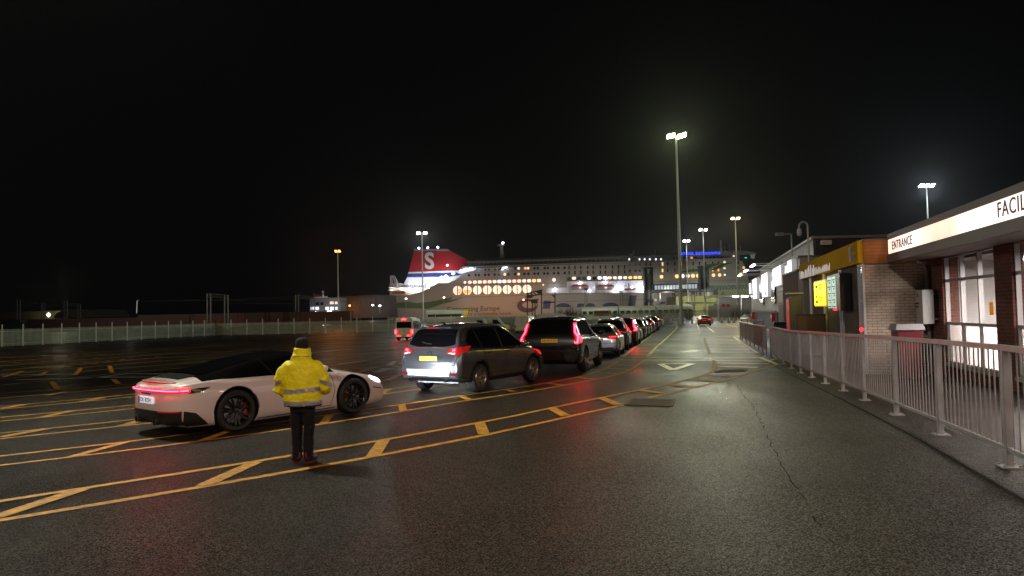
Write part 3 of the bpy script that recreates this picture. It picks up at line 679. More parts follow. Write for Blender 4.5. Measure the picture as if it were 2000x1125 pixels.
def hatch(label_lamps=tail_dim):
    root = empty('hatchback')
    rows = [(-2.22, .38, .62, .70, .72, .78, .76, .66), (-2.20, .32, .78, .85, .87, .84, .81, .72), (-2.13, .28, .90, .96, .98, .865, .83, .72), (-1.98, .25, .94, 1.04, 1.07, .88, .84, .68), (-1.72, .22, .945, 1.24, 1.28, .89, .845, .61), (-1.45, .2, .94, 1.34, 1.385, .9, .85, .57),
            (-.9, .18, .93, 1.38, 1.44, .9, .85, .56), (-.2, .18, .92, 1.385, 1.45, .9, .85, .555), (.25, .18, .91, 1.32, 1.39, .9, .845, .56), (.65, .18, .90, 1.15, 1.22, .9, .84, .60), (1.0, .18, .89, .99, 1.04, .9, .83, .66),
            (1.6, .2, .83, .90, .96, .88, .81, .62), (1.95, .22, .74, .80, .85, .84, .77, .58), (2.14, .26, .60, .66, .69, .74, .69, .52), (2.2, .3, .5, .55, .57, .6, .56, .45)]
    body, bv = build_body(rows, (-1.33, 1.33), steel_paint, root, .325)
    for sg in (1, -1):
        patch(bv, [(-1.60, 1.03), (-1.48, 1.20), (-1.20, 1.29), (-1.10, 1.295), (-1.02, 1.0)], 'side', sg, dglass, 'window', root)
        patch(bv, [(-.98, 1.0), (-1.05, 1.30), (-.20, 1.325), (-.20, .975)], 'side', sg, dglass, 'window', root)
        patch(bv, [(-.13, .975), (-.13, 1.325), (.15, 1.29), (.5, 1.13), (.74, .97)], 'side', sg, dglass, 'window', root)
        patch(bv, lineq([(-1.62, 1.0), (-.2, .955), (.78, .95)], .014), 'side', sg, chrome, 'window_trim', root, .008)
        for pts in ([(-.165, .95), (-.165, .28)], [(.74, .93), (.78, .5), (.7, .28)], [(-1.0, .97), (-.96, .8), (-.84, .55), (-.8, .28), (.7, .28)]):
            patch(bv, lineq(pts, .012), 'side', sg, black, 'door_seam', root, .004)
        patch(bv, [[(sg * .44, .80), (sg * .46, .92), (sg * .84, .93), (sg * .84, .79)]], 'rear', 1, tail_dim, 'tail_lamp', root, .014)
        patch(bv, [(-2.12, .80), (-2.12, .92), (-1.92, .93), (-1.97, .82)], 'side', sg, tail_dim, 'tail_lamp', root, .012)
        patch(bv, lineq([(sg * .52, .87), (sg * .80, .88)], .03), 'rear', 1, tail_on, 'tail_lamp_bulb', root, .022)
        mirror_part(root, .62, sg * .85, 1.0, steel_paint)
    patch(bv, [(-.62, 1.06), (-.55, 1.31), (.55, 1.31), (.62, 1.06)], 'rear', 1, dglass, 'rear_window', root, .008)
    patch(bv, [(.35, .53), (.9, .62), (.9, -.62), (.35, -.53)], 'top', 1, dglass, 'windscreen', root, .008)
    patch(bv, [(-.70, .36), (-.66, .42), (.66, .42), (.70, .36)], 'rear', 1, black, 'bumper_insert', root, .01)
    patch(bv, lineq([(-.85, .60), (.85, .60)], .014), 'rear', 1, black, 'bumper_seam', root, .006)
    plate(root, bv, .74, plate_y, 'AO17 KTF')
    MB().box((-1.9, -.56, .22), (1.9, .56, .32)).build('underbody', mat('underbody_black'), root)
    for ax in (-1.33, 1.33):
        for sg in (1, -1): wheel(root, ax, sg * .77, .325, .21, alloy, 5, True)
    return root
def sports():
    root = empty('sports_car')
    rows = [(-2.28, .30, .64, .75, .79, .36, .34, .22), (-2.25, .25, .74, .83, .86, .54, .52, .36), (-2.18, .21, .80, .865, .89, .70, .68, .48), (-2.08, .18, .83, .885, .91, .81, .79, .57), (-1.95, .16, .85, .905, .935, .88, .85, .63), (-1.78, .15, .865, .935, .97, .918, .87, .65), (-1.5, .14, .87, .985, 1.03, .93, .85, .64),
            (-1.2, .13, .85, 1.05, 1.105, .93, .83, .61), (-.8, .12, .85, 1.15, 1.21, .905, .82, .57), (-.4, .12, .84, 1.20, 1.27, .885, .815, .545), (0.0, .12, .83, 1.215, 1.295, .88, .81, .53), (.3, .12, .825, 1.17, 1.26, .88, .805, .54),
            (.6, .12, .82, 1.04, 1.12, .885, .80, .58), (.88, .12, .82, .88, .93, .895, .79, .64), (1.2, .12, .80, .835, .85, .91, .78, .58), (1.5, .13, .755, .78, .785, .90, .765, .54), (1.8, .13, .69, .715, .73, .88, .75, .52), (2.03, .14, .60, .63, .65, .82, .71, .49), (2.14, .15, .53, .56, .575, .74, .65, .45), (2.19, .19, .47, .50, .51, .66, .58, .4)]
    bt = mat('gloss_black_roof', (.006, .006, .007), .12, coat=1)
    body, bv = build_body(rows, (-1.2, 1.25), white_paint, root, .352, (-1.72, .86), bt, .3)
    for sg in (1, -1):
        patch(bv, [(-.20, .90), (-.36, 1.12), (-.05, 1.185), (.28, 1.15), (.66, .97), (.70, .90)], 'side', sg, dglass, 'window', root, .008)
        patch(bv, [(-1.35, .905), (-1.05, 1.02), (-.55, 1.14), (-.48, 1.14), (-.30, .90)], 'side', sg, dglass, 'rear_quarter_window', root, .008)
        patch(bv, lineq([(-.60, 1.16), (-.44, .90)], .02), 'side', sg, mat('dark_chrome', (.2, .2, .2), .25, .9), 'targa_hoop_trim', root, .012)
        patch(bv, lineq([(-.30, .86), (-.27, .60), (-.10, .26), (.0, .22), (.72, .22)], .010) + lineq([(.72, .22), (.80, .5), (.74, .82)], .010), 'side', sg, black, 'door_seam', root, .004)
        h = bv.ray_cast(Vector((-.12, sg * 3, .68)), Vector((0, -sg, 0)))[0]
        MB().tube([(-.22, h.y, .69), (-.19, h.y + sg * .028, .69), (-.06, h.y + sg * .028, .69), (-.04, h.y, .69)], .012, 8).build('door_handle', white_paint, root, True)
        for ax, r_ in ((-1.2, .352), (1.25, .352)): patch(bv, arcq(ax, .352, .407, .418, 0, 180, 24), 'side', sg, black, 'arch_edge', root, .003)
        patch(bv, [(-.78, .13), (-.78, .18), (.82, .18), (.82, .13)], 'side', sg, black, 'sill_trim', root, .01)
        patch(bv, [(-1.99, .715), (-1.99, .775), (-1.86, .795), (-1.66, .80), (-1.84, .725)], 'side', sg, mat('smoked_lens', (.05, .03, .025), .08, coat=1), 'lamp_end', root, .008)
        patch(bv, lineq([(-2.10, .752), (-1.97, .758)], .05), 'side', sg, mat('tail_bar_lens', (.25, .006, .01), .1, emit=(1, .01, .03), es=.9, coat=1), 'light_bar_end', root, .012)
        patch(bv, lineq([(-2.10, .760), (-2.0, .764)], .018), 'side', sg, emi('tail_bar_lit', (1, .006, .014), 85), 'light_bar_tip', root, .02)
        patch(bv, [(1.74, .645), (1.72, .70), (1.86, .68), (2.02, .60), (2.02, .55), (1.88, .575)], 'side', sg, headlens, 'headlamp', root, .012)
        patch(bv, lineq([(1.74, .475), (1.98, .43)], .02), 'side', sg, black, 'indicator', root, .008)
        patch(bv, [(-2.06, .22), (-2.06, .44), (-1.90, .40), (-1.68, .19), (-2.0, .19)], 'side', sg, black, 'bumper_vent', root, .010)
        ex = MB().lathe([(.05, 0), (.062, 0), (.064, .10), (.05, .10)], (0, 0, 0), 'y', 18, 0, True); ex.v = [(v[1] - 2.31, v[0] + sg * .33, v[2] + .27) for v in ex.v]; ex.build('exhaust_tip', mat('dark_chrome'), root, True)
        MB().lathe([(.001, .04), (.05, .04)], (0, 0, 0), 'y', 16)
        mirror_part(root, .50, sg * .86, .94, white_paint, .9)
        patch(bv, arcq(.96, .73, .075, .081, 0, 360, 24), 'side', sg, mat('panel_gap', (.25, .22, .22), .5), 'filler_flap_seam', root, .003)
    # full-width light bar
    bar = lineq([(-.80, .752), (-.6, .757), (0, .76), (.6, .757), (.80, .752)], .050)
    patch(bv, bar, 'rear', 1, mat('tail_bar_lens', (.25, .006, .01), .1, emit=(1, .01, .03), es=.9, coat=1), 'light_bar', root, .016)
    patch(bv, lineq([(-.78, .760), (0, .768), (.78, .760)], .018), 'rear', 1, emi('tail_bar_lit', (1, .006, .014), 85), 'light_bar_filament', root, .026)
    patch(bv, [(-.80, .44), (-.78, .22), (-.6, .19), (.6, .19), (.78, .22), (.80, .44)], 'rear', 1, mat('diffuser_black', (.012, .012, .013), .5), 'rear_diffuser', root, .012)
    patch(bv, lineq([(-.78, .43), (-.42, .43)], .022), 'rear', 1, tail_dim, 'reflector', root, .018); patch(bv, lineq([(.42, .43), (.78, .43)], .022), 'rear', 1, tail_dim, 'reflector', root, .018)
    plate(root, bv, .60, plate_w, 'DU 8224', blue=True)
    patch(bv, lineq([(-.17, .705), (.17, .705)], .018), 'rear', 1, mat('dark_chrome'), 'badge', root, .01)
    # engine grille under the rear screen and ducktail edge
    patch(bv, [(-1.98, -.42), (-1.98, .42), (-1.72, .52), (-1.72, -.52)], 'top', 1, mat('grille_black', (.004, .004, .004), .9, spec=.1), 'engine_grille', root, .006)
    patch(bv, [(-1.66, -.52), (-1.66, .52), (-.75, .50), (-.75, -.50)], 'top', 1, dglass, 'rear_screen', root, .006)
    patch(bv, [(.28, .50), (.78, .60), (.78, -.60), (.28, -.50)], 'top', 1, dglass, 'windscreen', root, .006)
    sp = MB()
    pr = []
    for k in range(13):
        y = -.60 + 1.2 * k / 12; h = bv.ray_cast(Vector((-2.02, y, 5)), Vector((0, 0, -1)))[0]
        pr.append((y, h.z - .012, -2.25 + .42 * abs(y) ** 2))
    for (y0_, z0_, x0_), (y1_, z1_, x1_) in zip(pr, pr[1:]):
        e0 = .012 if k else 0
        sp.add([(-2.02, y0_, z0_ + .005), (x0_, y0_, z0_ + .004), (x0_, y0_, z0_ - .015), (-2.04, y0_, z0_ - .03), (-2.02, y1_, z1_ + .005), (x1_, y1_, z1_ + .004), (x1_, y1_, z1_ - .015), (-2.04, y1_, z1_ - .03)],
               [(0, 1, 5, 4), (1, 2, 6, 5), (2, 3, 7, 6), (3, 0, 4, 7), (0, 3, 2, 1), (4, 5, 6, 7)])
    sp.build('spoiler', white_paint, root, True)
    MB().box((-1.9, -.6, .13), (2.0, .6, .24)).build('underbody', mat('underbody_black'), root)
    MB().tube([(-1.2, -.7, .34), (-1.2, .7, .34)], .05, 8).build('axle', mat('axle_steel'), root)
    for ax, wd in ((-1.2, .30), (1.25, .25)):
        for sg in (1, -1): wheel(root, ax, sg * (.925 - wd / 2 - .005), .352 if ax < 0 else .345, wd, darkalloy, 7, True, cal=(.1 if ax < 0 else math.pi - .1), rim_r=.735)
    return root

def place(root, x, y, slope_dir, label, cat, group=None, name=None):
    a = math.atan2(slope_dir[1], slope_dir[0]); z0 = gz(x, y)
    root.location = (x, y, z0)
    d = Vector((math.cos(a), math.sin(a)))
    pf = gz(x + d.x * 1.3, y + d.y * 1.3); pb = gz(x - d.x * 1.3, y - d.y * 1.3)
    root.rotation_euler = (0, -math.atan2(pf - pb, 2.6), a)
    root.location.z = (pf + pb) / 2
    tag(root, label, cat, group); return root
def by_wheels(root, rear, front, ax_r, ax_f, side_y, **k):
    """seat a car from the ground points of its right-hand wheels"""
    a = Vector(rear); b = Vector(front); d = (b - a).normalized(); left = Vector((-d.y, d.x))
    m = (a + b) / 2 - d * (ax_r + ax_f) / 2 + left * side_y
    return place(root, m.x, m.y, (d.x, d.y), **k)
GQ = 'cars queueing for the ferry'
sp_ = by_wheels(sports(), (-4.66, 11.72), (-3.12, 13.62), -1.2, 1.25, .93, label='white targa sports car with a full-width red light bar and black roof', cat='sports car', group=GQ)
headlights(sp_, 2.16, .62, .58, 480)
s1 = by_wheels(suv(), (-.80, 17.0), (.56, 19.3), -1.345, 1.345, .91, label='grey suv with yellow rear plate, its bumper lit up by headlamps behind', cat='car', group=GQ)

s2 = by_wheels(big_suv(), (2.33, 22.1), (3.16, 25.0), -1.42, 1.56, .97, label='black suv with tall glowing red tail lamps ahead of the grey suv', cat='car', group=GQ)
headlights(s2, 2.35, .7, .8, 45)
hb = hatch()
index_kids()
def paintvar(n, c, r=.32, me=.5): return mat(n, c, r, me, coat=.8)
def qx(y): return 3.78 + .2426 * (y - 30.5)
place(hb, qx(32), 32, (.2426, 1), 'silver hatchback directly ahead of the black suv', 'car', GQ)
spec = [  # y, template, paint, lamps lit, label
    (38.0, s1, (.05, .05, .055), 0, 'dark grey suv with unlit lamps ahead of the silver hatchback'),
    (44.0, s2, (.05, .006, .008), 2, 'tall dark red suv with roof rails and brilliant brake lamps'),
    (50.0, hb, (.45, .46, .48), 2, 'pale silver hatchback showing bright brake lamps mid queue'),
    (55.8, s1, (.02, .02, .022), 0, 'black suv just beyond the pale silver hatchback'),
    (61.5, s1, (.10, .10, .11), 0, 'mid grey suv past the black one in the queue'),
    (67.3, hb, (.03, .03, .04), 0, 'dark blue hatchback between a grey suv and a red one'),
    (73.0, s1, (.22, .012, .015), 1, 'bright red suv with lit tail lamps far up the queue'),
    (78.8, hb, (.25, .25, .27), 0, 'light grey hatchback just beyond the bright red suv'),
    (84.5, s2, (.02, .02, .02), 0, 'black large suv fourth from the head of the queue'),
    (90.2, s1, (.30, .31, .33), 0, 'silver suv third from the head of the queue'),
    (95.8, hb, (.02, .02, .02), 0, 'black hatchback second from the head of the queue'),
    (101.5, s1, (.10, .01, .02), 1, 'dark maroon suv at the very head of the queue')]
for i, (y, t, c, lit, lab) in enumerate(spec):
    pm = paintvar('queue_paint_%d' % i, c)
    sw = {'grey_metallic_paint': pm, 'black_metallic_paint': pm, 'silver_metallic_paint': pm}
    if lit == 0: sw.update({'brake_lamp_lit': tail_off, 'tail_lamp_lit': tail_off, 'tail_lamp_red': tail_off})
    if lit == 1: sw.update({'brake_lamp_lit': tail_on, 'tail_lamp_red': tail_dim})
    if lit == 2: sw.update({'tail_lamp_lit': tail_hot, 'tail_lamp_red': tail_on})
    c_ = copy_tree(t, None, sw)
    for ch in list(bpy.data.objects):
        if ch.parent == c_ and ch.type == 'LIGHT': bpy.data.objects.remove(ch)
    side = .10 if t is not s2 else .02
    place(c_, qx(y) - side, y, (.2426, 1), lab, 'car', GQ)
rc = copy_tree(hb, None, {'silver_metallic_paint': paintvar('bright_red_paint', (.20, .006, .008)), 'tail_lamp_lit': tail_on})
place(rc, ptx(1375, 97), 97, (.27, 1), 'small red hatchback alone at the far end of the right-hand lane', 'car')
# red glow of brake lamps on the wet road
for (px, py, p) in ((1226, 640, 20), (1240, 637, 10)):
    pass
print('cars ok')
#PART2
# ---------------------------------------------------------------- person
def remesh(mb, vox, name, m, parent, smooth=8, folds=None):
    me = bpy.data.meshes.new(name); me.from_pydata(mb.v, [], mb.f)
    bm = bmesh.new(); bm.from_mesh(me); bmesh.ops.recalc_face_normals(bm, faces=bm.faces); bm.to_mesh(me); bm.free()
    o = bpy.data.objects.new(name, me); col.objects.link(o)
    r = o.modifiers.new('r', 'REMESH'); r.mode = 'VOXEL'; r.voxel_size = vox
    s = o.modifiers.new('s', 'SMOOTH'); s.iterations = smooth; s.factor = .6
    if folds:
        for sc_, st_ in folds:
            t = bpy.data.textures.new('folds', 'CLOUDS'); t.noise_scale = sc_; t.noise_depth = 2
            d = o.modifiers.new('d', 'DISPLACE'); d.texture = t; d.strength = st_; d.mid_level = .5
    me2 = bpy.data.meshes.new_from_object(o.evaluated_get(bpy.context.evaluated_depsgraph_get()))
    bpy.data.objects.remove(o); me2.materials.clear(); me2.materials.append(m); me2.name = name; me2.shade_smooth()
    ob = bpy.data.objects.new(name, me2); col.objects.link(ob); ob.parent = parent; return ob
def etube(mb, rings, n=24):   # rings: (cx, cy, cz, rx, ry)
    o = len(mb.v)
    for cx, cy, cz, rx, ry in rings:
        for k in range(n):
            t = 2 * math.pi * k / n; mb.v.append((cx + rx * math.cos(t), cy + ry * math.sin(t), cz))
    for i in range(len(rings) - 1):
        for k in range(n):
            k2 = (k + 1) % n; mb.f.append((o + i * n + k, o + i * n + k2, o + (i + 1) * n + k2, o + (i + 1) * n + k)); mb.mi.append(0)
    mb.f.append(tuple(o + k for k in range(n))[::-1]); mb.f.append(tuple(o + (len(rings) - 1) * n + k for k in range(n))); mb.mi += [0, 0]
def rtube(mb, pts, rs, n=16):
    # extra rounded ends
    pts = [Vector(p) for p in pts]; a = (pts[0] - pts[1]).normalized(); b = (pts[-1] - pts[-2]).normalized()
    P = [pts[0] + a * rs[0] * .8, pts[0] + a * rs[0] * .5] + pts + [pts[-1] + b * rs[-1] * .5, pts[-1] + b * rs[-1] * .8]
    mb.tube(P, [rs[0] * .35, rs[0] * .8] + list(rs) + [rs[-1] * .8, rs[-1] * .35], n)
def person(loc, rz, scale, label, vox=.010):
    root = empty('person', loc, rz, label, 'person')
    skin = mat('skin', (.35, .19, .13), .5)
    hv = mat('hi_vis_fabric', (.95, .88, .008), .6, bump=.35, bs=38, emit=None)
    navy = mat('navy_fabric', (.012, .013, .02), .8)
    tr = mat('black_trousers', (.0045, .0035, .004), .95, bump=.3, bs=25)
    refl = mat('reflective_tape', (.42, .40, .42), .35, .3)
    B = MB()   # body: head, neck, trunk, arms with hands, legs
    etube(B, [(0, .0, 1.36, .12, .09), (0, .005, 1.43, .065, .065), (0, .015, 1.50, .058, .062), (0, .02, 1.54, .062, .07), (0, .03, 1.565, .07, .085), (0, .025, 1.60, .078, .095), (0, .02, 1.64, .078, .097), (0, .015, 1.675, .066, .085), (0, .01, 1.70, .03, .04)])
    B.box((-.012, .11, 1.585), (.012, .145, 1.615)); B.box((-.025, .105, 1.555), (.025, .125, 1.568))
    for sg in (1, -1):
        etube(B, [(sg * .08, .02, 1.585, .008, .012), (sg * .084, .018, 1.605, .012, .02), (sg * .084, .018, 1.625, .01, .018), (sg * .08, .02, 1.635, .005, .01)], 10)
        rtube(B, [(sg * .20, 0, 1.34), (sg * .30, .0, 1.08), (sg * .235, .18, .965)], [.055, .045, .032])
        rtube(B, [(sg * .225, .19, .96), (sg * .19, .25, .945)], [.034, .038])
        for k in range(4):
            f0 = Vector((sg * (.205 - .002 * k), .262, .972 - .02 * k)); ln = (.034, .038, .036, .029)[k]
            B.tube([f0, f0 + Vector((-sg * ln, .022, -.004)), f0 + Vector((-sg * ln * 1.7, .0, -.010)), f0 + Vector((-sg * ln * 2.0, -.022, -.012))], [.0095, .009, .0085, .007], 8)
        B.tube([(sg * .20, .22, .975), (sg * .165, .225, .995), (sg * .135, .245, .99)], [.012, .011, .009], 8)
        rtube(B, [(sg * .095, 0, .84), (sg * .095, .01, .45), (sg * .09, -.01, .10)], [.085, .06, .045])
    etube(B, [(0, 0, .78, .15, .11), (0, .02, 1.0, .19, .15), (0, .0, 1.2, .19, .12), (0, 0, 1.37, .15, .09)])
    remesh(B, .012, 'body', skin, root, 3)
    J = MB()   # padded jacket
    etube(J, [(0, .01, .775, .262, .19), (0, .012, .83, .274, .20), (0, .012, .95, .276, .205), (0, .005, 1.10, .272, .195), (0, -.005, 1.25, .268, .185), (0, -.01, 1.33, .245, .165), (0, -.01, 1.385, .19, .135), (0, -.005, 1.43, .135, .115), (0, .0, 1.46, .118, .11)], 36)
    etube(J, [(0, .0, 1.42, .135, .12), (0, .0, 1.47, .128, .115), (0, .01, 1.53, .12, .11), (0, .012, 1.565, .122, .112)], 28)
    etube(J, [(0, -.07, 1.40, .14, .06), (0, -.085, 1.44, .135, .055), (0, -.085, 1.48, .11, .04)], 20)     # hood roll
    for sg in (1, -1):
        rtube(J, [(sg * .185, -.01, 1.315), (sg * .262, -.01, 1.235), (sg * .315 - (.012 if sg < 0 else 0), -.005, 1.13), (sg * .335 - (.02 if sg < 0 else 0), .02, 1.045 - (.03 if sg < 0 else 0)), (sg * .315, .10, .985 - (.035 if sg < 0 else 0)), (sg * .262, .175, .965 - (.02 if sg < 0 else 0))], [.100, .104, .097, .092, .080, .062], 20)
    jk = remesh(J, vox, 'jacket', hv, root, 6, [(.13, .040), (.05, .012)])
    # reflective tape: bands lifted from the jacket's own surface
    bm = bmesh.new(); bm.from_mesh(jk.data); bm.faces.ensure_lookup_table()
    def band(name, test, m=refl, off=.0035):
        b2 = bm.copy(); b2.normal_update()
        for v in b2.verts: v.co += v.normal * off
        dl = [f for f in b2.faces if not test(f.calc_center_median())]
        bmesh.ops.delete(b2, geom=dl, context='FACES'); me = bpy.data.meshes.new(name); b2.to_mesh(me); b2.free(); me.materials.append(m); me.shade_smooth()
        o = bpy.data.objects.new(name, me); col.objects.link(o); o.parent = root; return o
    arm = lambda c: abs(c.x) > .262 + (1.3 - c.z) * .12 or (abs(c.x) > .2 and c.y > .17 and c.z > .88)
    band('reflective_stripe', lambda c: .965 < c.z - .06 * c.x < 1.022 and not arm(c) and abs(c.x) < .285)
    band('reflective_stripe', lambda c: .795 < c.z < .855 and abs(c.x) < .30)
    band('jacket_hem', lambda c: c.z < .79, navy)
    for sg in (1, -1): band('sleeve_stripe', lambda c: c.x * sg > .235 and 1.09 < c.z + (abs(c.x) - .3) * .5 < 1.145 and arm(c))
    band('neck_seam', lambda c: 1.452 < c.z < 1.460 and abs(c.x) < .2, mat('hi_vis_seam', (.30, .25, .01), .7), .0025)
    bm.free()
    for sg in (1, -1):
        cf = MB(); rtube(cf, [(sg * .262, .17, .962), (sg * .238, .20, .958)], [.052, .046], 14); cf.build('cuff', navy, root, True)
    T = MB()
    etube(T, [(0, 0, .69, .175, .13), (0, 0, .78, .185, .145), (0, 0, .86, .18, .14)], 28)
    for sg in (1, -1):
        etube(T, [(sg * .085 + .005, .0, .06, .074, .085), (sg * .085, 0, .10, .066, .078), (sg * .088, 0, .25, .070, .078), (sg * .09, 0, .45, .078, .085), (sg * .09, 0, .62, .088, .10), (sg * .088, 0, .76, .092, .115)], 20)
    remesh(T, .012, 'trousers', tr, root, 4, [(.10, .035), (.04, .014)])
    H = MB(); etube(H, [(0, .0, 1.545, .072, .08), (0, -.0, 1.58, .088, .10), (0, .0, 1.64, .094, .11), (0, .005, 1.685, .082, .10), (0, .01, 1.715, .045, .06)], 24)
    H.tube([(-.05, .10, 1.655), (0, .125, 1.658), (.05, .10, 1.655)], .018, 6)
    remesh(H, .009, 'cap', mat('black_cap', (.010, .010, .010), .9), root, 3, [(.05, .006)])
    Hb = MB(); Hb.prism([(-.07, 0), (.07, 0), (.055, .0)], 0, .08)
    bri = MB(); bri.add([(-.07, .09, 1.64), (.07, .09, 1.64), (.055, .17, 1.625), (0, .19, 1.625), (-.055, .17, 1.625), (-.07, .09, 1.65), (.07, .09, 1.65), (.055, .17, 1.633), (0, .19, 1.633), (-.055, .17, 1.633)],
        [(0, 1, 2, 3, 4), (9, 8, 7, 6, 5), (0, 5, 6, 1), (1, 6, 7, 2), (2, 7, 8, 3), (3, 8, 9, 4), (4, 9, 5, 0)]); bri.build('cap_peak', mat('black_cap'), root)
    for sg, yaw in ((1, -.15), (-1, .75)):
        S = MB(); c, s_ = math.cos(yaw), math.sin(yaw)
        def P(x, y, z): return (sg * .09 + x * c - y * s_, x * s_ + y * c - .0, z)
        for rr in (((0, -.05, .045), .05), ((0, .04, .045), .05), ((0, .13, .04), .048), ((0, .19, .032), .038)): pass
        rtube(S, [P(0, -.03, .06), P(0, .06, .052), P(0, .15, .042), P(0, .195, .036)], [.056, .054, .048, .036], 14)
        rtube(S, [P(0, -.02, .06), P(0, -.01, .12)], [.054, .052], 14)
        S.v = [(x, y, max(z, .012)) for x, y, z in S.v]
        so = remesh(S, .009, 'shoe', mat('dark_trainer', (.015, .015, .02), .5), root, 2)
        so.data = so.data.copy() if False else so.data
        sl = MB(); q = []
        for k in range(18):
            t = 2 * math.pi * k / 18; q.append((.052 * math.cos(t) * (1 if math.sin(t) > 0 else .95), .07 + .16 * math.sin(t)))
        sl.add([P(x, y, 0) for x, y in q] + [P(x, y, .018) for x, y in q], [tuple(range(17, -1, -1)), tuple(range(18, 36))] + [(k, (k + 1) % 18, (k + 1) % 18 + 18, k + 18) for k in range(18)])
        sl.build('shoe_sole', mat('coral_sole', (.18, .016, .014), .6), so)
        tb = MB(); x0, y0, _ = P(0, -.095, 0)
        tb.box((x0 - .012, y0 - .004, .08), (x0 + .012, y0 + .02, .15)); tb.build('heel_tab', mat('coral_sole'), so)
    root.scale = (scale * .94, scale, scale); return root
pf = G(592, 903)
person(pf, R(-2), .955, 'person from behind in yellow hi-vis jacket and dark cap watching the white sports car')
index_kids()
p2 = [o for o in bpy.data.objects if o.name == 'person'][0]
q2 = copy_tree(p2); l2 = G(990, 655); q2.location = (ptx(990, 88), 88, gz(ptx(990, 88), 88)); q2.rotation_euler = (0, 0, R(150)); tag(q2, 'distant person in hi-vis yellow standing beside the white panel van', 'person')
for o in list(bpy.data.objects):
    if o.parent == q2 and o.name.startswith(('neck_seam', 'cap_peak')): bpy.data.objects.remove(o)

# ---------------------------------------------------------------- vans and far cars
vwhite = mat('van_white', (.62, .64, .60), .4, coat=.4, var=.12, vs=2)
def van(L=5.6, W=2.0, H=2.5, mini=False):
    root = empty('minibus' if mini else 'panel_van')
    x0 = -L / 2; x1 = L / 2
    rows = [(x0, .42, H * .55, H - .14, H - .06, W / 2 - .05, W / 2 - .06, W / 2 - .16), (x0 + .06, .36, H * .55, H - .09, H - .02, W / 2, W / 2 - .01, W / 2 - .13), (x0 + .5, .3, H * .55, H - .08, H, W / 2, W / 2 - .01, W / 2 - .13),
            (x1 - 2.0, .28, H * .52, H - .08, H, W / 2, W / 2 - .01, W / 2 - .13), (x1 - 1.5, .28, H * .5, H - .2, H - .1, W / 2, W / 2 - .02, W / 2 - .15), (x1 - .9, .28, 1.2, 1.5, 1.56, W / 2, W / 2 - .05, W / 2 - .2),
            (x1 - .75, .28, 1.1, 1.25, 1.3, W / 2, W / 2 - .05, W / 2 - .2), (x1 - .2, .3, .9, 1.02, 1.07, W / 2 - .06, W / 2 - .12, W / 2 - .3), (x1, .4, .65, .75, .78, W / 2 - .2, W / 2 - .25, W / 2 - .4)]
    b, bv = build_body(rows, (x0 + 1.0, x1 - .95), vwhite, root, .34)
    for sg in (1, -1):
        if mini:
            for a, c in ((x0 + .35, x0 + 1.5), (x0 + 1.6, x0 + 2.75)): patch(bv, [(a, 1.25), (a, H - .45), (c, H - .45), (c, 1.25)], 'side', sg, dglass, 'window', root, .01, .2)
        patch(bv, [(x1 - 2.35, 1.25), (x1 - 2.35, H - .55), (x1 - 1.65, H - .6), (x1 - 1.15, 1.25)], 'side', sg, dglass, 'cab_window', root, .01, .2)
        patch(bv, [(sg * (W / 2 - .03), .75), (sg * (W / 2 - .03), 1.15), (sg * (W / 2 - .16), 1.15), (sg * (W / 2 - .16), .75)], 'rear', 1, tail_hot if mini else tail_off, 'tail_lamp', root, .02, .2)
        patch(bv, lineq([(x1 - 2.4, .4), (x1 - 2.4, H - .3)], .02) + lineq([(x0 + 1.6, .4), (x0 + 1.6, H - .3)], .02), 'side', sg, black, 'door_seam', root, .006, .3)
        MB().box((x1 - 1.25, sg * (W / 2), 1.2), (x1 - 1.1, sg * (W / 2 + .24), 1.5)).build('wing_mirror', black, root, bevel=.02)
        for ax in (x0 + 1.0, x1 - .95): wheel(root, ax, sg * (W / 2 - .13), .34, .22, alloy, 5, False)
    if mini:
        patch(bv, [(-W / 2 + .2, 1.35), (-W / 2 + .2, H - .5), (W / 2 - .2, H - .5), (W / 2 - .2, 1.35)], 'rear', 1, dglass, 'rear_window', root, .012, .3)
        patch(bv, lineq([(-.2, H - .22), (.2, H - .22)], .07), 'rear', 1, tail_hot, 'high_brake_lamp', root, .02, .2)
        patch(bv, lineq([(-.75, .52), (-.35, .52)], .12) + lineq([(.35, .52), (.75, .52)], .12), 'rear', 1, tail_on, 'bumper_lamp', root, .02, .2)
    patch(bv, lineq([(0, .5), (0, H - .3)], .025), 'rear', 1, black, 'door_seam', root, .01, .3)
    patch(bv, [(-W / 2 + .04, .36), (-W / 2 + .04, .56), (W / 2 - .04, .56), (W / 2 - .04, .36)], 'rear', 1, black, 'bumper', root, .01, .3)
    plate(root, bv, .70, plate_y, 'EJ66 WXV', y=.0)
    return root
mb_ = van(5.2, 2.0, 2.5, True)
place(mb_, ptx(801, 76), 76, (.12, 1), 'white minibus with three red brake lamps glowing on the empty lanes', 'minibus')
vn = van(5.9, 2.05, 2.5); index_kids()
vx = [(1028, 98, (.25, 1), 'white panel van with plain rear doors beside the distant hi-vis worker', 0), (925, 104, (1, -.05), 'long white panel van seen side-on above the roof of the grey suv', 0), (955, 108, (1, -.02), 'white box-bodied van parked behind the long white van', 0), (1085, 112, (.9, .3), 'low white van half hidden behind the roof of the black suv', 0)]
for i, (px, y, d, lab, _) in enumerate(vx):
    o = vn if i == 0 else copy_tree(vn); place(o, ptx(px, y), y, d, lab, 'van', 'white vans parked before the fence')
index_kids()
fc = copy_tree(hb, None, {'silver_metallic_paint': paintvar('faded_red_paint', (.35, .03, .03)), 'tail_lamp_lit': tail_off}); place(fc, ptx(842, 92), 92, (-.9, -.3), 'red hatchback showing just above the roof of the grey suv', 'car')

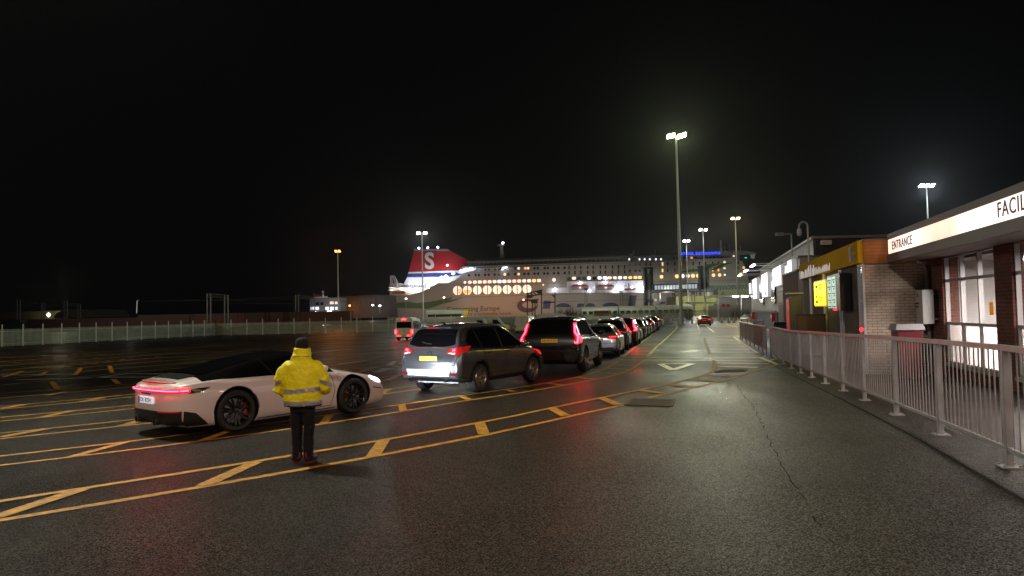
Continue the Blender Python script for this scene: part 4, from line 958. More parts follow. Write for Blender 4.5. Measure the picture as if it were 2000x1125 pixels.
# ---------------------------------------------------------------- palisade fence
pal = mat('galvanised_pale', (.48, .54, .47), .5, .35, var=.25, vs=1.5)
def fence(a, b, label, nb, h=2.2, ph=2.75):
    a = Vector(a); b = Vector(b); root = empty('palisade_fence', (a.x, a.y, 0), 0, label, 'fence', 'galvanised palisade fences round the car lanes')
    for i in range(nb + 1):
        p = a.lerp(b, i / nb) - a; z = gz(a.x + p.x, a.y + p.y)
        MB().box((p.x - .06, p.y - .04, z), (p.x + .06, p.y + .04, z + ph)).build('post', mat('fence_post_steel', (.55, .57, .52), .5, .3), root)
        if i < nb:
            q = a.lerp(b, (i + 1) / nb) - a; z2 = gz(a.x + q.x, a.y + q.y); m = MB(); d = (q - p).normalized(); s_ = Vector((-d.y, d.x)) * .05
            n = int((q - p).length / .155)
            for k in range(1, n):
                t = k / n; c = p.lerp(q, t) - s_; zz = z + (z2 - z) * t; e = d * .034
                m.add([(c.x - e.x, c.y - e.y, zz + .08), (c.x + e.x, c.y + e.y, zz + .08), (c.x + e.x, c.y + e.y, zz + h - .08), (c.x, c.y, zz + h), (c.x - e.x, c.y - e.y, zz + h - .08)], [(0, 1, 2, 3, 4)])
            for hz in (.35, h - .35):
                for o_ in (0, .03): m.add([(p.x, p.y, z + hz), (q.x, q.y, z2 + hz), (q.x, q.y, z2 + hz + .06), (p.x, p.y, z + hz + .06)], [(0, 1, 2, 3)])
                break
            m.add([(p.x, p.y, z + h - .35), (q.x, q.y, z2 + h - .35), (q.x, q.y, z2 + h - .29), (p.x, p.y, z + h - .29)], [(0, 1, 2, 3)])
            m.build('pale_panel', pal, root)
fence((-66, 75), (-52, 121), 'long grey palisade fence running away on the left of the empty lanes', 18)
fence((-52, 121), (-8, 121), 'grey palisade fence across the far end in front of the dark red containers', 16)
fence((-8, 121), (42, 122), 'grey palisade fence behind the queueing cars below the ferry hull', 18)

# white cones along the fence
cm = mat('white_bollard', (.75, .75, .72), .5)
cones = []
for i, (px, yy) in enumerate(((1294, 106), (1310, 112), (1325, 112), (1333, 112), (1351, 112), (1390, 112), (1409, 112), (1422, 112), (1434, 112))):
    x = ptx(px, yy)
    if i == 0:
        r = empty('traffic_cone', (x, yy, gz(x, yy))); MB().box((-.26, -.26, 0), (.26, .26, .06)).build('cone_base', black, r)
        MB().lathe([(.20, .06), (.075, 1.0), (.001, 1.02)], (0, 0, 0), 'z', 14).build('cone_body', cm, r, True); MB().lathe([(.165, .30), (.13, .55)], (0, 0, 0), 'z', 14).build('cone_sleeve', mat('grey_sleeve', (.3, .3, .3), .4), r, True); index_kids()
    else: r = copy_tree(cones[0]); r.location = (x, yy, gz(x, yy))
    cones.append(r)
lbc = ['white cone just beyond the head of the car queue', 'white cone in the gap between the queue and the tall lamp mast', 'white cone touching the left of the tall lamp mast', 'white cone touching the right of the tall lamp mast', 'white cone midway between the tall mast and the small red car', 'white cone immediately right of the small red car', 'first white cone of the three on the open fence right of the red car', 'middle white cone of the three on the open fence', 'white cone nearest the metal railing at the fence']
for c, l in zip(cones, lbc): tag(c, l, 'cone', 'white cones along the far fence')

# ---------------------------------------------------------------- railings
rs = mat('railing_steel', (.33, .33, .335), .40, .4, var=.2, vs=4)
def railing(P, label, h=1.2, bars=14):
    root = empty('guard_railing', P[0], 0, label, 'railing', 'pedestrian guard railings'); O = P[0]
    P = [p - O for p in P]; up_ = Vector((0, 0, 1))
    tr_ = MB()
    for a, b in zip(P, P[1:]):
        d = (b - a).normalized(); s = Vector((-d.y, d.x, 0)).normalized() * .032
        for z0, z1, nm, mbx in ((h - .055, h, 't', tr_),):
            vs = [a + s + up_ * z0, a - s + up_ * z0, a - s + up_ * z1, a + s + up_ * z1, b + s + up_ * z0, b - s + up_ * z0, b - s + up_ * z1, b + s + up_ * z1]
            mbx.add(vs, [(0, 1, 2, 3), (7, 6, 5, 4), (0, 4, 5, 1), (1, 5, 6, 2), (2, 6, 7, 3), (3, 7, 4, 0)])
        pn = MB()
        for k in range(1, bars + 1):
            c = a.lerp(b, k / (bars + 1)); pn.tube([c + up_ * .19, c + up_ * (h - .05)], .0075, 6)
        s2 = s * .6
        vs = [a + s2 + up_ * .16, a - s2 + up_ * .16, a - s2 + up_ * .20, a + s2 + up_ * .20, b + s2 + up_ * .16, b - s2 + up_ * .16, b - s2 + up_ * .20, b + s2 + up_ * .20]
        pn.add(vs, [(0, 1, 2, 3), (7, 6, 5, 4), (0, 4, 5, 1), (1, 5, 6, 2), (2, 6, 7, 3), (3, 7, 4, 0)])
        pn.build('railing_panel', rs, root)
    tr_.build('top_rail', rs, root)
    for i, p in enumerate(P):
        d = (P[min(i + 1, len(P) - 1)] - P[max(i - 1, 0)]); a = math.atan2(d.y, d.x); mx_ = Matrix.Translation(p) @ Matrix.Rotation(a, 4, 'Z')
        m = MB(); m.box((-.028, -.032, .01), (.028, .032, h - .056), 0, mx_); po = m.build('post', rs, root, bevel=.004)
        m = MB(); m.box((-.09, -.09, .0), (.09, .09, .014), 0, mx_)
        for bx in (-.065, .065):
            for by in (-.065, .065): m.lathe([(.001, .034), (.011, .034), (.011, .012)], tuple(p + (mx_.to_3x3() @ Vector((bx, by, 0)))), 'z', 6)
        m.build('base_plate', rs, po); 
    return root
pp = [(1506, 698), (1517, 702.5), (1530.5, 711.6), (1546, 720), (1563.7, 729), (1585.6, 737.5), (1612, 749.4), (1646.8, 763.6), (1689, 782), (1751.5, 810.5), (1837.6, 849.5), (1972, 913)]
PP = [G(*p) for p in pp]; dlast = PP[-1] - PP[-2]; PP += [PP[-1] + dlast, PP[-1] + dlast * 2, PP[-1] + dlast * 3]
for p in PP: p.z = gz(p.x, p.y)
railing(PP, 'long steel railing on base plates sweeping along the pavement past the brick shops')
def rl(px, y): x = ptx(px, y); return Vector((x, y, gz(x, y)))
FR = [rl(1494, 29), rl(1487, 31), rl(1479, 33.4), rl(1471, 36), rl(1463, 39), rl(1455, 42.5), rl(1448, 46), rl(1444.5, 49), rl(1444, 51.5)]
railing(FR, 'shorter steel railing curving round the far ramp beyond the gap', 1.2, 12)
railing([rl(1490, 47), rl(1474, 50), rl(1459, 54), rl(1447, 57)], 'dark steel railing on the inner side of the far ramp', 1.3, 12)

# ---------------------------------------------------------------- buildings on the right (local frame: x = away from the lanes, y = along them)
AX = .263; NN = math.sqrt(1 + AX * AX); BRZ = -math.atan(AX)
def S(px, p): return p * (F * NN * NN / (px - 1000 - F * AX) + AX)
def frm(name, p, s, z, label, cat, group=None):
    v = Matrix.Rotation(BRZ, 4, 'Z') @ Vector((p, s, 0)); o = empty(name, (v.x, v.y, z), BRZ, label, cat, group); o['_p'] = p; o['_s'] = s; return o
def L2W(p, s, z=0):
    v = Matrix.Rotation(BRZ, 4, 'Z') @ Vector((p, s, 0)); return Vector((v.x, v.y, z))
brown = brick_mat('brown_brick', (.19, .045, .028), (.11, .030, .020), (.16, .12, .10))
buff = brick_mat('buff_brick', (.62, .49, .40), (.53, .41, .33), (.20, .16, .14), .225, .075)
greyb = brick_mat('grey_brown_brick', (.17, .14, .115), (.13, .105, .09), (.12, .105, .09))
alu = mat('window_aluminium', (.42, .41, .43), .45, .2)
fas = mat('grey_fascia', (.16, .15, .16), .5)
navyletter = mat('navy_letters', (.012, .025, .16), .4)
glass = glass_mat()
# facilities building: origin at its near-lane far corner, p=4.9 (fascia), wall p=5.88
z0 = .12
fb = frm('shop_building', 0, 0, 0, 'brown brick facilities building with a long lit white sign and big glazed windows', 'building')
WP, FP = 5.88, 4.9
def bx(name, a, b, m, parent=fb, bevel=0): return MB().box(a, b).build(name, m, parent, bevel=bevel)
bx('roof', (FP, -8, 3.655), (16, 19.8, 3.75), fas)
bx('fascia_top', (FP - .02, -8, 3.60), (FP + .10, 19.8, 3.652), fas)
bx('fascia_bottom', (FP - .03, -8, 3.02), (FP + .10, 19.8, 3.225), fas)
bx('soffit', (FP + .102, -8, 3.06), (WP + .3, 19.79, 3.10), mat('soffit_panel', (.42, .38, .36), .6))
sgn = bx('lit_sign', (FP, -8, 3.228), (FP + .10, 19.75, 3.598), emi('sign_lightbox', (1, .80, .66), 1.6, .45))
def wtext(name, body, size, m, p, s, z, parent, **k):
    return text_obj(name, body, size, m, frame((p, s, z), (0, -1, 0), (0, 0, 1)), parent, **k)
wtext('sign_lettering', 'ENTRANCE', .30, navyletter, FP - .006, S(1746, FP), 3.405, fb, align='LEFT', spacing=1.12, bold=.002)
wtext('sign_lettering', 'FACILITIES', .36, navyletter, FP - .006, S(1955, FP), 3.425, fb, align='LEFT', spacing=1.12, bold=.002)
colm = [(S(1812, WP), S(1841, WP)), (S(1943, WP), S(1977, WP)), (9.9, 9.1)]
s_c0a, s_c0b = 20.1, S(1841, WP); s_c1a, s_c1b = S(1943, WP), S(1977, WP)
for a, b in ((s_c0b, s_c0a), (s_c1b, s_c1a), (8.9, 9.9), (2.5, 3.5), (-8, -4)): bx('brick_pier', (WP, a, 0), (WP + .35, b, 3.058), brown)
inner = mat('interior_wall', (.62, .60, .60), .7)
frost = bpy.data.materials.new('frosted_film'); frost.use_nodes = True; _n = frost.node_tree; _n.nodes.clear()
_o = _n.nodes.new('ShaderNodeOutputMaterial'); _m = _n.nodes.new('ShaderNodeMixShader'); _d = _n.nodes.new('ShaderNodeBsdfDiffuse'); _t = _n.nodes.new('ShaderNodeBsdfTranslucent')
_d.inputs[0].default_value = (.6, .56, .55, 1); _t.inputs[0].default_value = (.9, .84, .82, 1); _m.inputs[0].default_value = .65
_n.links.new(_d.outputs[0], _m.inputs[1]); _n.links.new(_t.outputs[0], _m.inputs[2]); _n.links.new(_m.outputs[0], _o.inputs[0])
def window(sa, sb):   # sa < sb; full-height glazed bay between brick piers
    bx('brick_apron', (WP + .06, sa, 0), (WP + .32, sb, .42), brown)
    bx('window_sill', (WP - .03, sa + .002, .421), (WP + .20, sb - .002, .50), mat('stone_sill', (.40, .38, .34), .7))
    f = MB(); t = .06; zz = [.50, 1.02 + .45, 1.75 + .62, 3.057]; zz = [.50, 1.45, 2.48, 3.05]
    for z in zz: f.box((WP + .06, sa, z - t / 2 if z > .5 else z), (WP + .14, sb, z + t / 2 if z < 3 else z))
    n = 3
    for k in range(n + 1):
        c = sa + (sb - sa) * k / n; f.box((WP + .055, c - t / 2, .50), (WP + .145, c + t / 2, 3.05))
    w_ = f.build('window_frame', alu, fb)
    MB().add([(WP + .10, sa, .5), (WP + .10, sa, 3.05), (WP + .10, sb, 3.05), (WP + .10, sb, .5)], [(0, 1, 2, 3)]).build('pane', glass, w_, fix=False)
    MB().add([(WP + .115, sa + .03, .53), (WP + .115, sa + .03, 1.42), (WP + .115, sb - .03, 1.42), (WP + .115, sb - .03, .53)], [(0, 1, 2, 3)]).build('lower_panel', frost, w_, fix=False)
window(s_c1a, s_c0b); window(9.9, s_c1b); window(3.5, 8.9)
# interior room
rm_ = MB(); x0, x1, y0, y1, h_ = WP + .4, WP + 5.0, -4, 20.0, 3.0
rm_.add([(x0, y0, .1), (x1, y0, .1), (x1, y1, .1), (x0, y1, .1), (x0, y0, h_), (x1, y0, h_), (x1, y1, h_), (x0, y1, h_)], [(4, 5, 6, 7), (1, 2, 6, 5), (2, 3, 7, 6), (0, 4, 5, 1)])
rm_.build('interior_walls', inner, fb)
MB().add([(x0 - .3, y0, .12), (x1, y0, .12), (x1, y1, .12), (x0 - .3, y1, .12)], [(0, 1, 2, 3)]).build('interior_floor', mat('interior_floor', (.25, .22, .2), .4), fb)
for k, (s_, p_) in enumerate(((17.4, 7.4), (14.2, 7.6), (11.6, 7.2), (8.0, 7.6), (5.5, 7.6))):
    pd = MB().lathe([(.001, .0), (.16, -.02), (.18, -.10), (.16, -.11)], (p_, s_, 2.72), 'z', 16); pd.tube([(p_, s_, 2.72), (p_, s_, 2.99)], .01, 5); pd.build('pendant_lamp', emi('pendant_glow', (1, .93, .85), 7), fb, True)
for s_ in (16.2, 11.5, 6.5):
    v = L2W(7.8, s_, 2.85); lamp('interior_light', v, 720, (1, .86, .80), 1.6, 'AREA', v + Vector((0, 0, -1)))
for s_, p_, w_, h2, m_, nm in ((16.9, 9.5, .9, 2.1, mat('grey_door', (.28, .27, .27), .5), 'inner_door'), (13.0, 9.8, 1.4, .95, mat('counter_wood', (.35, .28, .24), .5), 'counter'), (17.6, 7.9, .5, 1.6, mat('machine_grey', (.18, .18, .19), .4), 'vending_machine')):
    bx(nm, (p_, s_ - w_ / 2, .13), (p_ + .35, s_ + w_ / 2, h2), m_)
nt_ = bx('window_notice', (WP + .085, S(1921, WP), 1.62), (WP + .092, S(1929, WP), 1.87), mat('orange_notice', (.75, .28, .03), .6, emit=(1, .35, .02), es=.35)) if False else bx('window_notice', (WP + .086, S(1929, WP), 1.66), (WP + .092, S(1921.5, WP), 1.93), mat('orange_notice', (.75, .28, .03), .6, emit=(1, .35, .02), es=.3))
# downpipe
MB().tube([(WP - .25, 20.0, 3.0), (WP - .12, 19.9, 2.96), (WP - .08, 19.88, 2.8), (WP - .08, 19.88, .15)], .045, 10).build('downpipe', mat('grey_pipe', (.34, .33, .33), .5), fb, True)

# linking buff wall and yellow-fronted shop
yb = frm('shop_building', 0, 0, 0, 'grey brick shop with a wide yellow fascia and lit menu signs on its front', 'building')
YP = 4.36; ys0, ys1 = 20.1, S(1568, YP)
bx('side_wall', (YP + .02, ys0, 0), (WP + .3, ys0 + .3, 3.02), buff, yb)
bx('orange_band', (YP + .01, ys0 - .06, 3.022), (WP - .2, ys0 + .3, 3.64), brick_mat('orange_glazed_brick', (.50, .17, .025), (.44, .15, .02), (.30, .12, .03), .3, .09, .5), yb)
bx('band_coping', (YP, ys0 - .08, 3.642), (WP + 4, ys0 + .3, 3.675), fas, yb)
bx('front_wall', (YP + .02, ys0 + .302, 0), (YP + .30, ys1, 3.05), greyb, yb)
bx('flat_roof', (YP + .1, ys0 + .302, 3.60), (14, ys1, 3.638), fas, yb)
bx('yellow_fascia', (YP - .12, ys0 - .02, 3.04), (YP + .015, ys1, 3.64), mat('mustard_fascia', (.72, .44, .015), .9, spec=.05, var=.12, vs=1), yb)
whitef = mat('white_upvc', (.62, .62, .64), .45)
for a, b, zt in ((S(1688, YP), S(1678, YP), 3.03), (S(1646, YP), S(1640, YP), 3.03), (S(1613, YP), S(1609, YP), 3.03), (S(1586, YP), S(1582.5, YP), 3.03)):
    f = MB()
    if b - a > .45:
        f.box((YP - .03, a, .1), (YP + .019, a + .07, zt)); f.box((YP - .03, b - .07, .1), (YP + .019, b, zt))
        for z in (.1, 1.0, 2.0, zt - .07): f.box((YP - .03, a + .07, z), (YP + .019, b - .07, z + .07))
        fo = f.build('narrow_window', whitef, yb); MB().box((YP, a + .07, .17), (YP + .006, b - .07, zt - .07)).build('pane', mat('dim_lit_pane', (.12, .12, .13), .15, emit=(.8, .85, 1), es=.05), fo)
    else: f.box((YP - .03, a, .1), (YP + .019, b, zt)).build('white_pilaster', whitef, yb)
# brand letters low on the fascia
wt = mat('white_letters', (.75, .75, .78), .4, emit=(.85, .88, 1), es=.5)
def strokes(s0, n, pitch, h, z):
    m = MB(); y_ = s0
    for k in range(n):
        hh = h * rnd.uniform(.55, 1); q = rnd.uniform(-.5, .5) * pitch * .5
        m.add([(YP - .124, y_, z), (YP - .124, y_ - pitch * .38, z), (YP - .124, y_ - pitch * .38 + q, z + hh), (YP - .124, y_ + q, z + hh)], [(0, 1, 2, 3)]); y_ -= pitch
    m.build('fascia_lettering', wt, yb)
strokes(S(1569.5, YP), 12, .33, .42, 3.06); strokes(S(1603, YP), 12, .22, .24, 3.08)
wtext('fascia_lettering', 'HOT', .19, mat('brown_letters', (.10, .06, .02), .5), YP - .125, S(1675.5, YP), 3.46, yb, align='LEFT')
wtext('fascia_lettering', 'FOOD', .17, mat('brown_letters'), YP - .125, S(1675.5, YP), 3.22, yb, align='LEFT')
bx('fascia_icon', (YP - .126, S(1674, YP), 3.14), (YP - .121, S(1669.5, YP), 3.56), ink, yb)
# yellow lit sign
ysn = frm('lit_sign_box', 0, 0, 0, 'glowing yellow sign box with a dark T symbol on the grey brick shop front', 'sign')
a, b = S(1629, YP), S(1605, YP)
bx('sign_case', (YP - .25, a, 1.92), (YP - .02, b, 2.80), mat('yellow_case', (.6, .42, .02), .4, emit=(1, .7, .02), es=.5), ysn)
fce = bx('sign_face', (YP - .262, a + .06, 1.97), (YP - .252, b - .06, 2.75), emi('yellow_lightbox', (1, .78, .02), 2.6), ysn)
cf = mat('dark_print', (.06, .035, .005), .5)
lb = b - (b - a) * .16
MB().box((YP - .268, lb - .45, 2.56), (YP - .264, lb, 2.64)).box((YP - .268, lb - .28, 2.36), (YP - .264, lb - .16, 2.559)).box((YP - .268, lb - .34, 2.22), (YP - .264, lb - .1, 2.31)).box((YP - .268, lb - .42, 2.03), (YP - .264, lb - .04, 2.12)).build('sign_symbol', cf, fce)
og = mat('orange_print', (.5, .2, .01), .5, emit=(1, .45, .01), es=.6)
wtext('sign_lettering', 'HOT', .30, og, YP - .266, lb - .62, 2.56, fce, align='LEFT', bold=.006)
wtext('sign_lettering', 'FOOD', .26, og, YP - .266, lb - .62, 2.16, fce, align='LEFT', bold=.006)
lamp('sign_glow', L2W(YP - .6, (a + b) / 2, 2.2), 4, (1, .75, .05), .3)
# green-white display in a black case
ds = frm('display_board', 0, 0, 0, 'tall black-cased display with two pale green lit poster columns', 'display')
a, b = S(1664, YP), S(1637, YP)
bx('display_case', (YP - .32, a, 1.78), (YP - .03, b, 2.86), mat('case_black', (.01, .01, .01), .35), ds)
gl = emi('poster_backlight', (.62, 1, .84), .5)
for k in range(2):
    c0 = a + .55 + k * (b - a - .6) / 2; c1 = c0 + (b - a - .6) / 2 - .1
    pf_ = bx('poster', (YP - .332, c0, 1.86), (YP - .322, c1, 2.80), gl, ds)
    pr_ = MB()
    for j in range(5):
        zc = 2.72 - j * .2; pr_.box((YP - .337, c0 + .06, zc - .03), (YP - .333, c1 - .06, zc)); pr_.box((YP - .337, c0 + .15, zc - .11), (YP - .333, c0 + .3, zc - .06))
    pr_.build('poster_print', mat('dark_green_print', (.02, .12, .08), .5), pf_)
bx('red_strip', (YP - .333, a + .52, 1.79), (YP - .322, a + .95, 1.845), emi('red_led', (1, .02, .03), 2.5), ds)
rd = MB().lathe([(.001, -.03), (.05, -.02), (.05, .02)], (0, 0, 0), 'y', 12).build('alarm_light', emi('alarm_red', (1, .02, .03), 4), None); rd.location = L2W(YP - .07, ys0 + .12, 1.28); tag(rd, 'tiny round red alarm light on the corner of the buff brick wall', 'alarm light')
# brown rendered block past the yellow fascia
bb = frm('brown_block', 0, 0, 0, 'plain brown block with a grey panelled door next to the yellow-fronted shop', 'building')
P3 = 4.6; a, b = S(1558, P3), S(1529, P3) 
bx('wall', (P3, a, -.1), (P3 + 5, b, 3.58), mat('brown_render', (.12, .095, .08), .8, var=.25, vs=2, bump=.3, bs=40), bb)
bx('coping', (P3 - .04, a - .03, 3.583), (P3 + 5, b, 3.66), fas, bb)
bx('dark_pier', (YP + .25, ys1 + .02, 0), (P3 + .5, a - .04, 3.5), mat('black_cladding', (.02, .018, .018), .6), bb)
dr = MB(); c = S(1519, P3)
dr.box((P3 + .02, b + .01, -.1), (P3 + .3, c, 2.85)); dr.build('door_surround', mat('grey_metal_panel', (.30, .30, .31), .5, .3), bb)
for k in range(4):
    w_ = (c - b) / 4; bx('door_leaf', (P3 - .01, b + .08 + k * w_, .0), (P3 + .018, b + (k + 1) * w_ - .05, 2.05), mat('grey_door', (.28, .27, .27), .5), bb)
bx('vent_panel', (P3 - .01, b + .1, 2.2), (P3 + .018, c - .1, 2.75), alu, bb)

# white terminal building with lit posters
tb = frm('terminal_building', 0, 0, 0, 'pale two-storey terminal building with tall lit posters and black panels', 'building')
P4 = 5.5
a, b = S(1560, P4), S(1466, P4)
wr_ = mat('pale_cladding', (.42, .42, .42), .5, .1, var=.12, vs=1.5)
bx('upper_wall', (P4 + .1, a, 1.6), (P4 + 8, b, 4.6), wr_, tb)
bx('lower_wall', (P4 + .14, S(1512, P4), -.3), (P4 + 8, b, 1.598), mat('blue_grey_render', (.15, .17, .20), .6, var=.2, vs=1), tb)
bx('string_course', (P4 + .04, S(1512, P4), 1.60), (P4 + .138, b, 1.72), fas, tb)
bx('parapet', (P4 + .02, a, 4.602), (P4 + 8, b, 4.72), fas, tb)
bx('plinth', (P4 - .25, S(1512, P4), -.35), (P4 + .138, b + 1, .25), mat('white_kerb', (.55, .54, .50), .6), tb)
wl_ = emi('poster_white', (.94, .95, 1), 2.4)
for (u, v, zb_, zt_, nm) in ((1554, 1545, 3.72, 4.62, 'b'), (1532, 1515, 3.35, 4.60, 'w'), (1504, 1492, 2.75, 4.60, 't'), (1481.5, 1474, 2.75, 4.60, 't'), (1470.5, 1466.5, 3.3, 4.4, 'w')):
    sa, sb = S(u, P4), S(v, P4)
    fr_ = bx('poster_frame', (P4 - .16, sa, zb_), (P4 + .098, sb, zt_), mat('white_frame_glow', (.7, .7, .72), .4, emit=(.9, .92, 1), es=.25), tb)  # frame is no lamp; a faint glow is put into its material
    MB().box((P4 - .172, sa + .25, zb_ + .07), (P4 - .162, sb - .25, zt_ - .07)).build('poster_face', wl_, fr_)
    m_ = (sa + sb) / 2
    if nm == 't':
        q = MB(); w2 = (sb - sa) * .18
        q.add([(P4 - .178, m_ + w2 * 1.4, zb_ + .12), (P4 - .178, m_ + w2 * .2, zb_ + .12), (P4 - .178, m_ + w2 * .1, zb_ + .95), (P4 - .178, m_ + w2 * .8, zb_ + .95)], [(0, 1, 2, 3)])
        q.add([(P4 - .178, m_ - w2 * .3, zb_ + .12), (P4 - .178, m_ - w2 * 1.6, zb_ + .12), (P4 - .178, m_ - w2 * 1.0, zb_ + .95), (P4 - .178, m_ - w2 * .2, zb_ + .95)], [(0, 1, 2, 3)])
        q.build('poster_print', mat('mauve_print', (.10, .06, .09), .5, emit=(.4, .3, .4), es=.25), fr_)
    if nm == 'b':
        q = MB(); 
        for k in range(5): q.box((P4 - .178, m_ - .3, zb_ + .2 + k * .12), (P4 - .174, m_ + .2, zb_ + .26 + k * .12))
        q.build('poster_print', mat('blue_print', (.02, .06, .35), .5, emit=(.05, .15, .9), es=.6), fr_)
    if nm == 'w':
        q = MB(); q.lathe([(.12, 0), (.2, 0), (.2, .004), (.12, .004)], (0, 0, 0), 'y', 16, 0, True); q.v = [(P4 - .176 + v_[1], m_ + v_[0], (zb_ + zt_) / 2 + v_[2] * 1.3) for v_ in q.v]; q.build('poster_print', mat('blue_print'), fr_)
    lamp('poster_glow', L2W(P4 - .8, m_, (zb_ + zt_) / 2), 14 * (zt_ - zb_), (.9, .93, 1), .4)
for u, v in ((1543, 1533), (1513, 1506), (1490, 1483)):
    bx('black_panel', (P4 - .02, S(u, P4), 2.2 if u < 1530 else 3.6), (P4 + .098, S(v, P4), 4.45), mat('black_glass_panel', (.012, .013, .015), .15), tb)
for u, ln in ((1529, 1.7), (1507.5, 1.7), (1489, 1.7)):
    s_ = S(u, P4) + 2.6
    am = MB(); am.box((P4 - ln, s_ - .03, 4.78), (P4 + .3, s_ + .03, 4.82)); am.box((P4 - ln, s_ - 2.2, 4.78), (P4 - ln + .06, s_ - .05, 4.82)); am.box((P4 - ln, s_ - 2.26, 4.78), (P4 + .3, s_ - 2.2, 4.82)); lf = am.build('light_bar_arm', mat('arm_grey', (.4, .4, .4), .5), tb)
    MB().box((P4 - ln - .05, s_ - 2.2, 4.72), (P4 - ln + .13, s_ - .05, 4.778)).build('led_tube', emi('led_white', (.95, .95, 1), 14), lf)
for u in (1511, 1470.5):
    o = frm('fire_point', P4 - .05, S(u, P4), .4, '', 'fire point'); bx('cabinet', (-.18, -.35, .35), (.10, .35, 1.15), mat('fire_red', (.45, .012, .015), .4), o, .02); bx('cabinet_label', (-.19, -.2, .8), (-.182, .2, 1.0), mat('white_frame_glow'), o); bx('bracket', (-.05, -.1, -.2), (.15, .1, .349), fas, o)
    o['label'] = 'red fire cabinet on the blue-grey wall below the %s tall poster' % ('nearer' if u > 1500 else 'farther')
lamp('wall_wash', L2W(P4 - 2, 55, 5), 120, (1, .97, .95), .5)

# grey shed behind
sh = empty('metal_shed', (0, 0, 0), 0, 'dark grey corrugated metal shed rising behind the yellow-fronted shop', 'building')
Ysh = 42
def w_at(px, py, Y): return at(px, py, Y)
c0, c1, c2 = at(1556, 487, Ysh + 8), at(1588, 467, Ysh), at(1760, 459, Ysh)
shm = mat('corrugated_steel', (.085, .088, .095), .5, .3, var=.15, vs=1)
m = MB(); n = 90
zt = (c1.z + c2.z) / 2; x0, x1 = c1.x, c2.x + 6
for k in range(n):
    xa = x0 + (x1 - x0) * k / n; xb = x0 + (x1 - x0) * (k + .6) / n; xc = x0 + (x1 - x0) * (k + 1) / n
    m.add([(xa, Ysh, 0), (xb, Ysh, 0), (xb, Ysh, zt), (xa, Ysh, zt)], [(0, 1, 2, 3)]); m.add([(xb, Ysh, 0), (xb + .02, Ysh - .05, 0), (xb + .02, Ysh - .05, zt), (xb, Ysh, zt)], [(0, 1, 2, 3)]); m.add([(xb + .02, Ysh - .05, 0), (xc, Ysh, 0), (xc, Ysh, zt), (xb + .02, Ysh - .05, zt)], [(0, 1, 2, 3)])
m.build('front_wall', shm, sh)
m = MB(); d_ = Vector((AX, 1, 0)) * 34; m.add([(x0, Ysh, 0), (x0 + d_.x, Ysh + d_.y, 0), (x0 + d_.x, Ysh + d_.y, zt), (x0, Ysh, zt)], [(0, 1, 2, 3)]); m.build('side_wall', shm, sh)
m = MB(); m.add([(x0, Ysh, zt + .02), (x1, Ysh, zt + .02), (x1 + d_.x, Ysh + d_.y, zt + .6), (x0 + d_.x, Ysh + d_.y, zt + .02)], [(0, 1, 2, 3)]); m.build('roof', shm, sh)
MB().tube([(x0 - .1, Ysh - .12, zt + .02), (x1, Ysh - .12, zt + .02)], .10, 8).build('gutter', alu, sh)
MB().tube([(x0 - .1, Ysh - .12, zt), (x0 + d_.x, Ysh + d_.y, zt)], .10, 8).build('gutter', alu, sh)
fx = at(1611, 474, Ysh - .3); fl = MB().box((fx.x - .28, fx.y - .3, fx.z - .13), (fx.x + .28, fx.y, fx.z + .13)).build('wall_light', mat('dull_lens', (.3, .25, .18), .5, emit=(1, .8, .55), es=.05), sh)

# pole cameras
def cctv(px, pyb, pyt, Y, hook, label):
    a = at(px, pyb, Y); b = at(px, pyt, Y); r = empty('camera_pole', (a.x, a.y, a.z), 0, label, 'camera pole'); h = b.z - a.z
    if hook:
        w2 = Y * 17 / F; pts = [(0, 0, 0), (0, 0, h - w2 * .5)] + [(-w2 / 2 + w2 / 2 * math.cos(t), 0, h - w2 * .5 + w2 * .5 * math.sin(t)) for t in [math.pi * k / 8 for k in range(1, 9)]] + [(-w2, 0, h - w2 * .9)]
        MB().tube(pts, .045, 8).build('pole', galv, r, True)
        MB().lathe([(.001, .08), (.08, .06), (.11, -.10), (.09, -.24), (.001, -.30)], (-w2, 0, h - w2 * .95), 'z', 14).build('camera_dome', mat('camera_white', (.6, .6, .6), .4), r, True)
    else:
        MB().tube([(0, 0, 0), (0, 0, h), (-.1, 0, h + .05), (-.5, 0, h + .05)], .05, 8).build('pole', galv, r, True)
        MB().box((-1.0, -.1, h - .06), (-.5, .1, h + .14)).build('camera_box', galv, r, bevel=.02)
cctv(1581, 540, 433, 32, True, 'tall hooked pole with a white dome camera above the yellow fascia')
cctv(1547, 500, 458, 44, False, 'short straight pole with a small box camera above the lit posters')

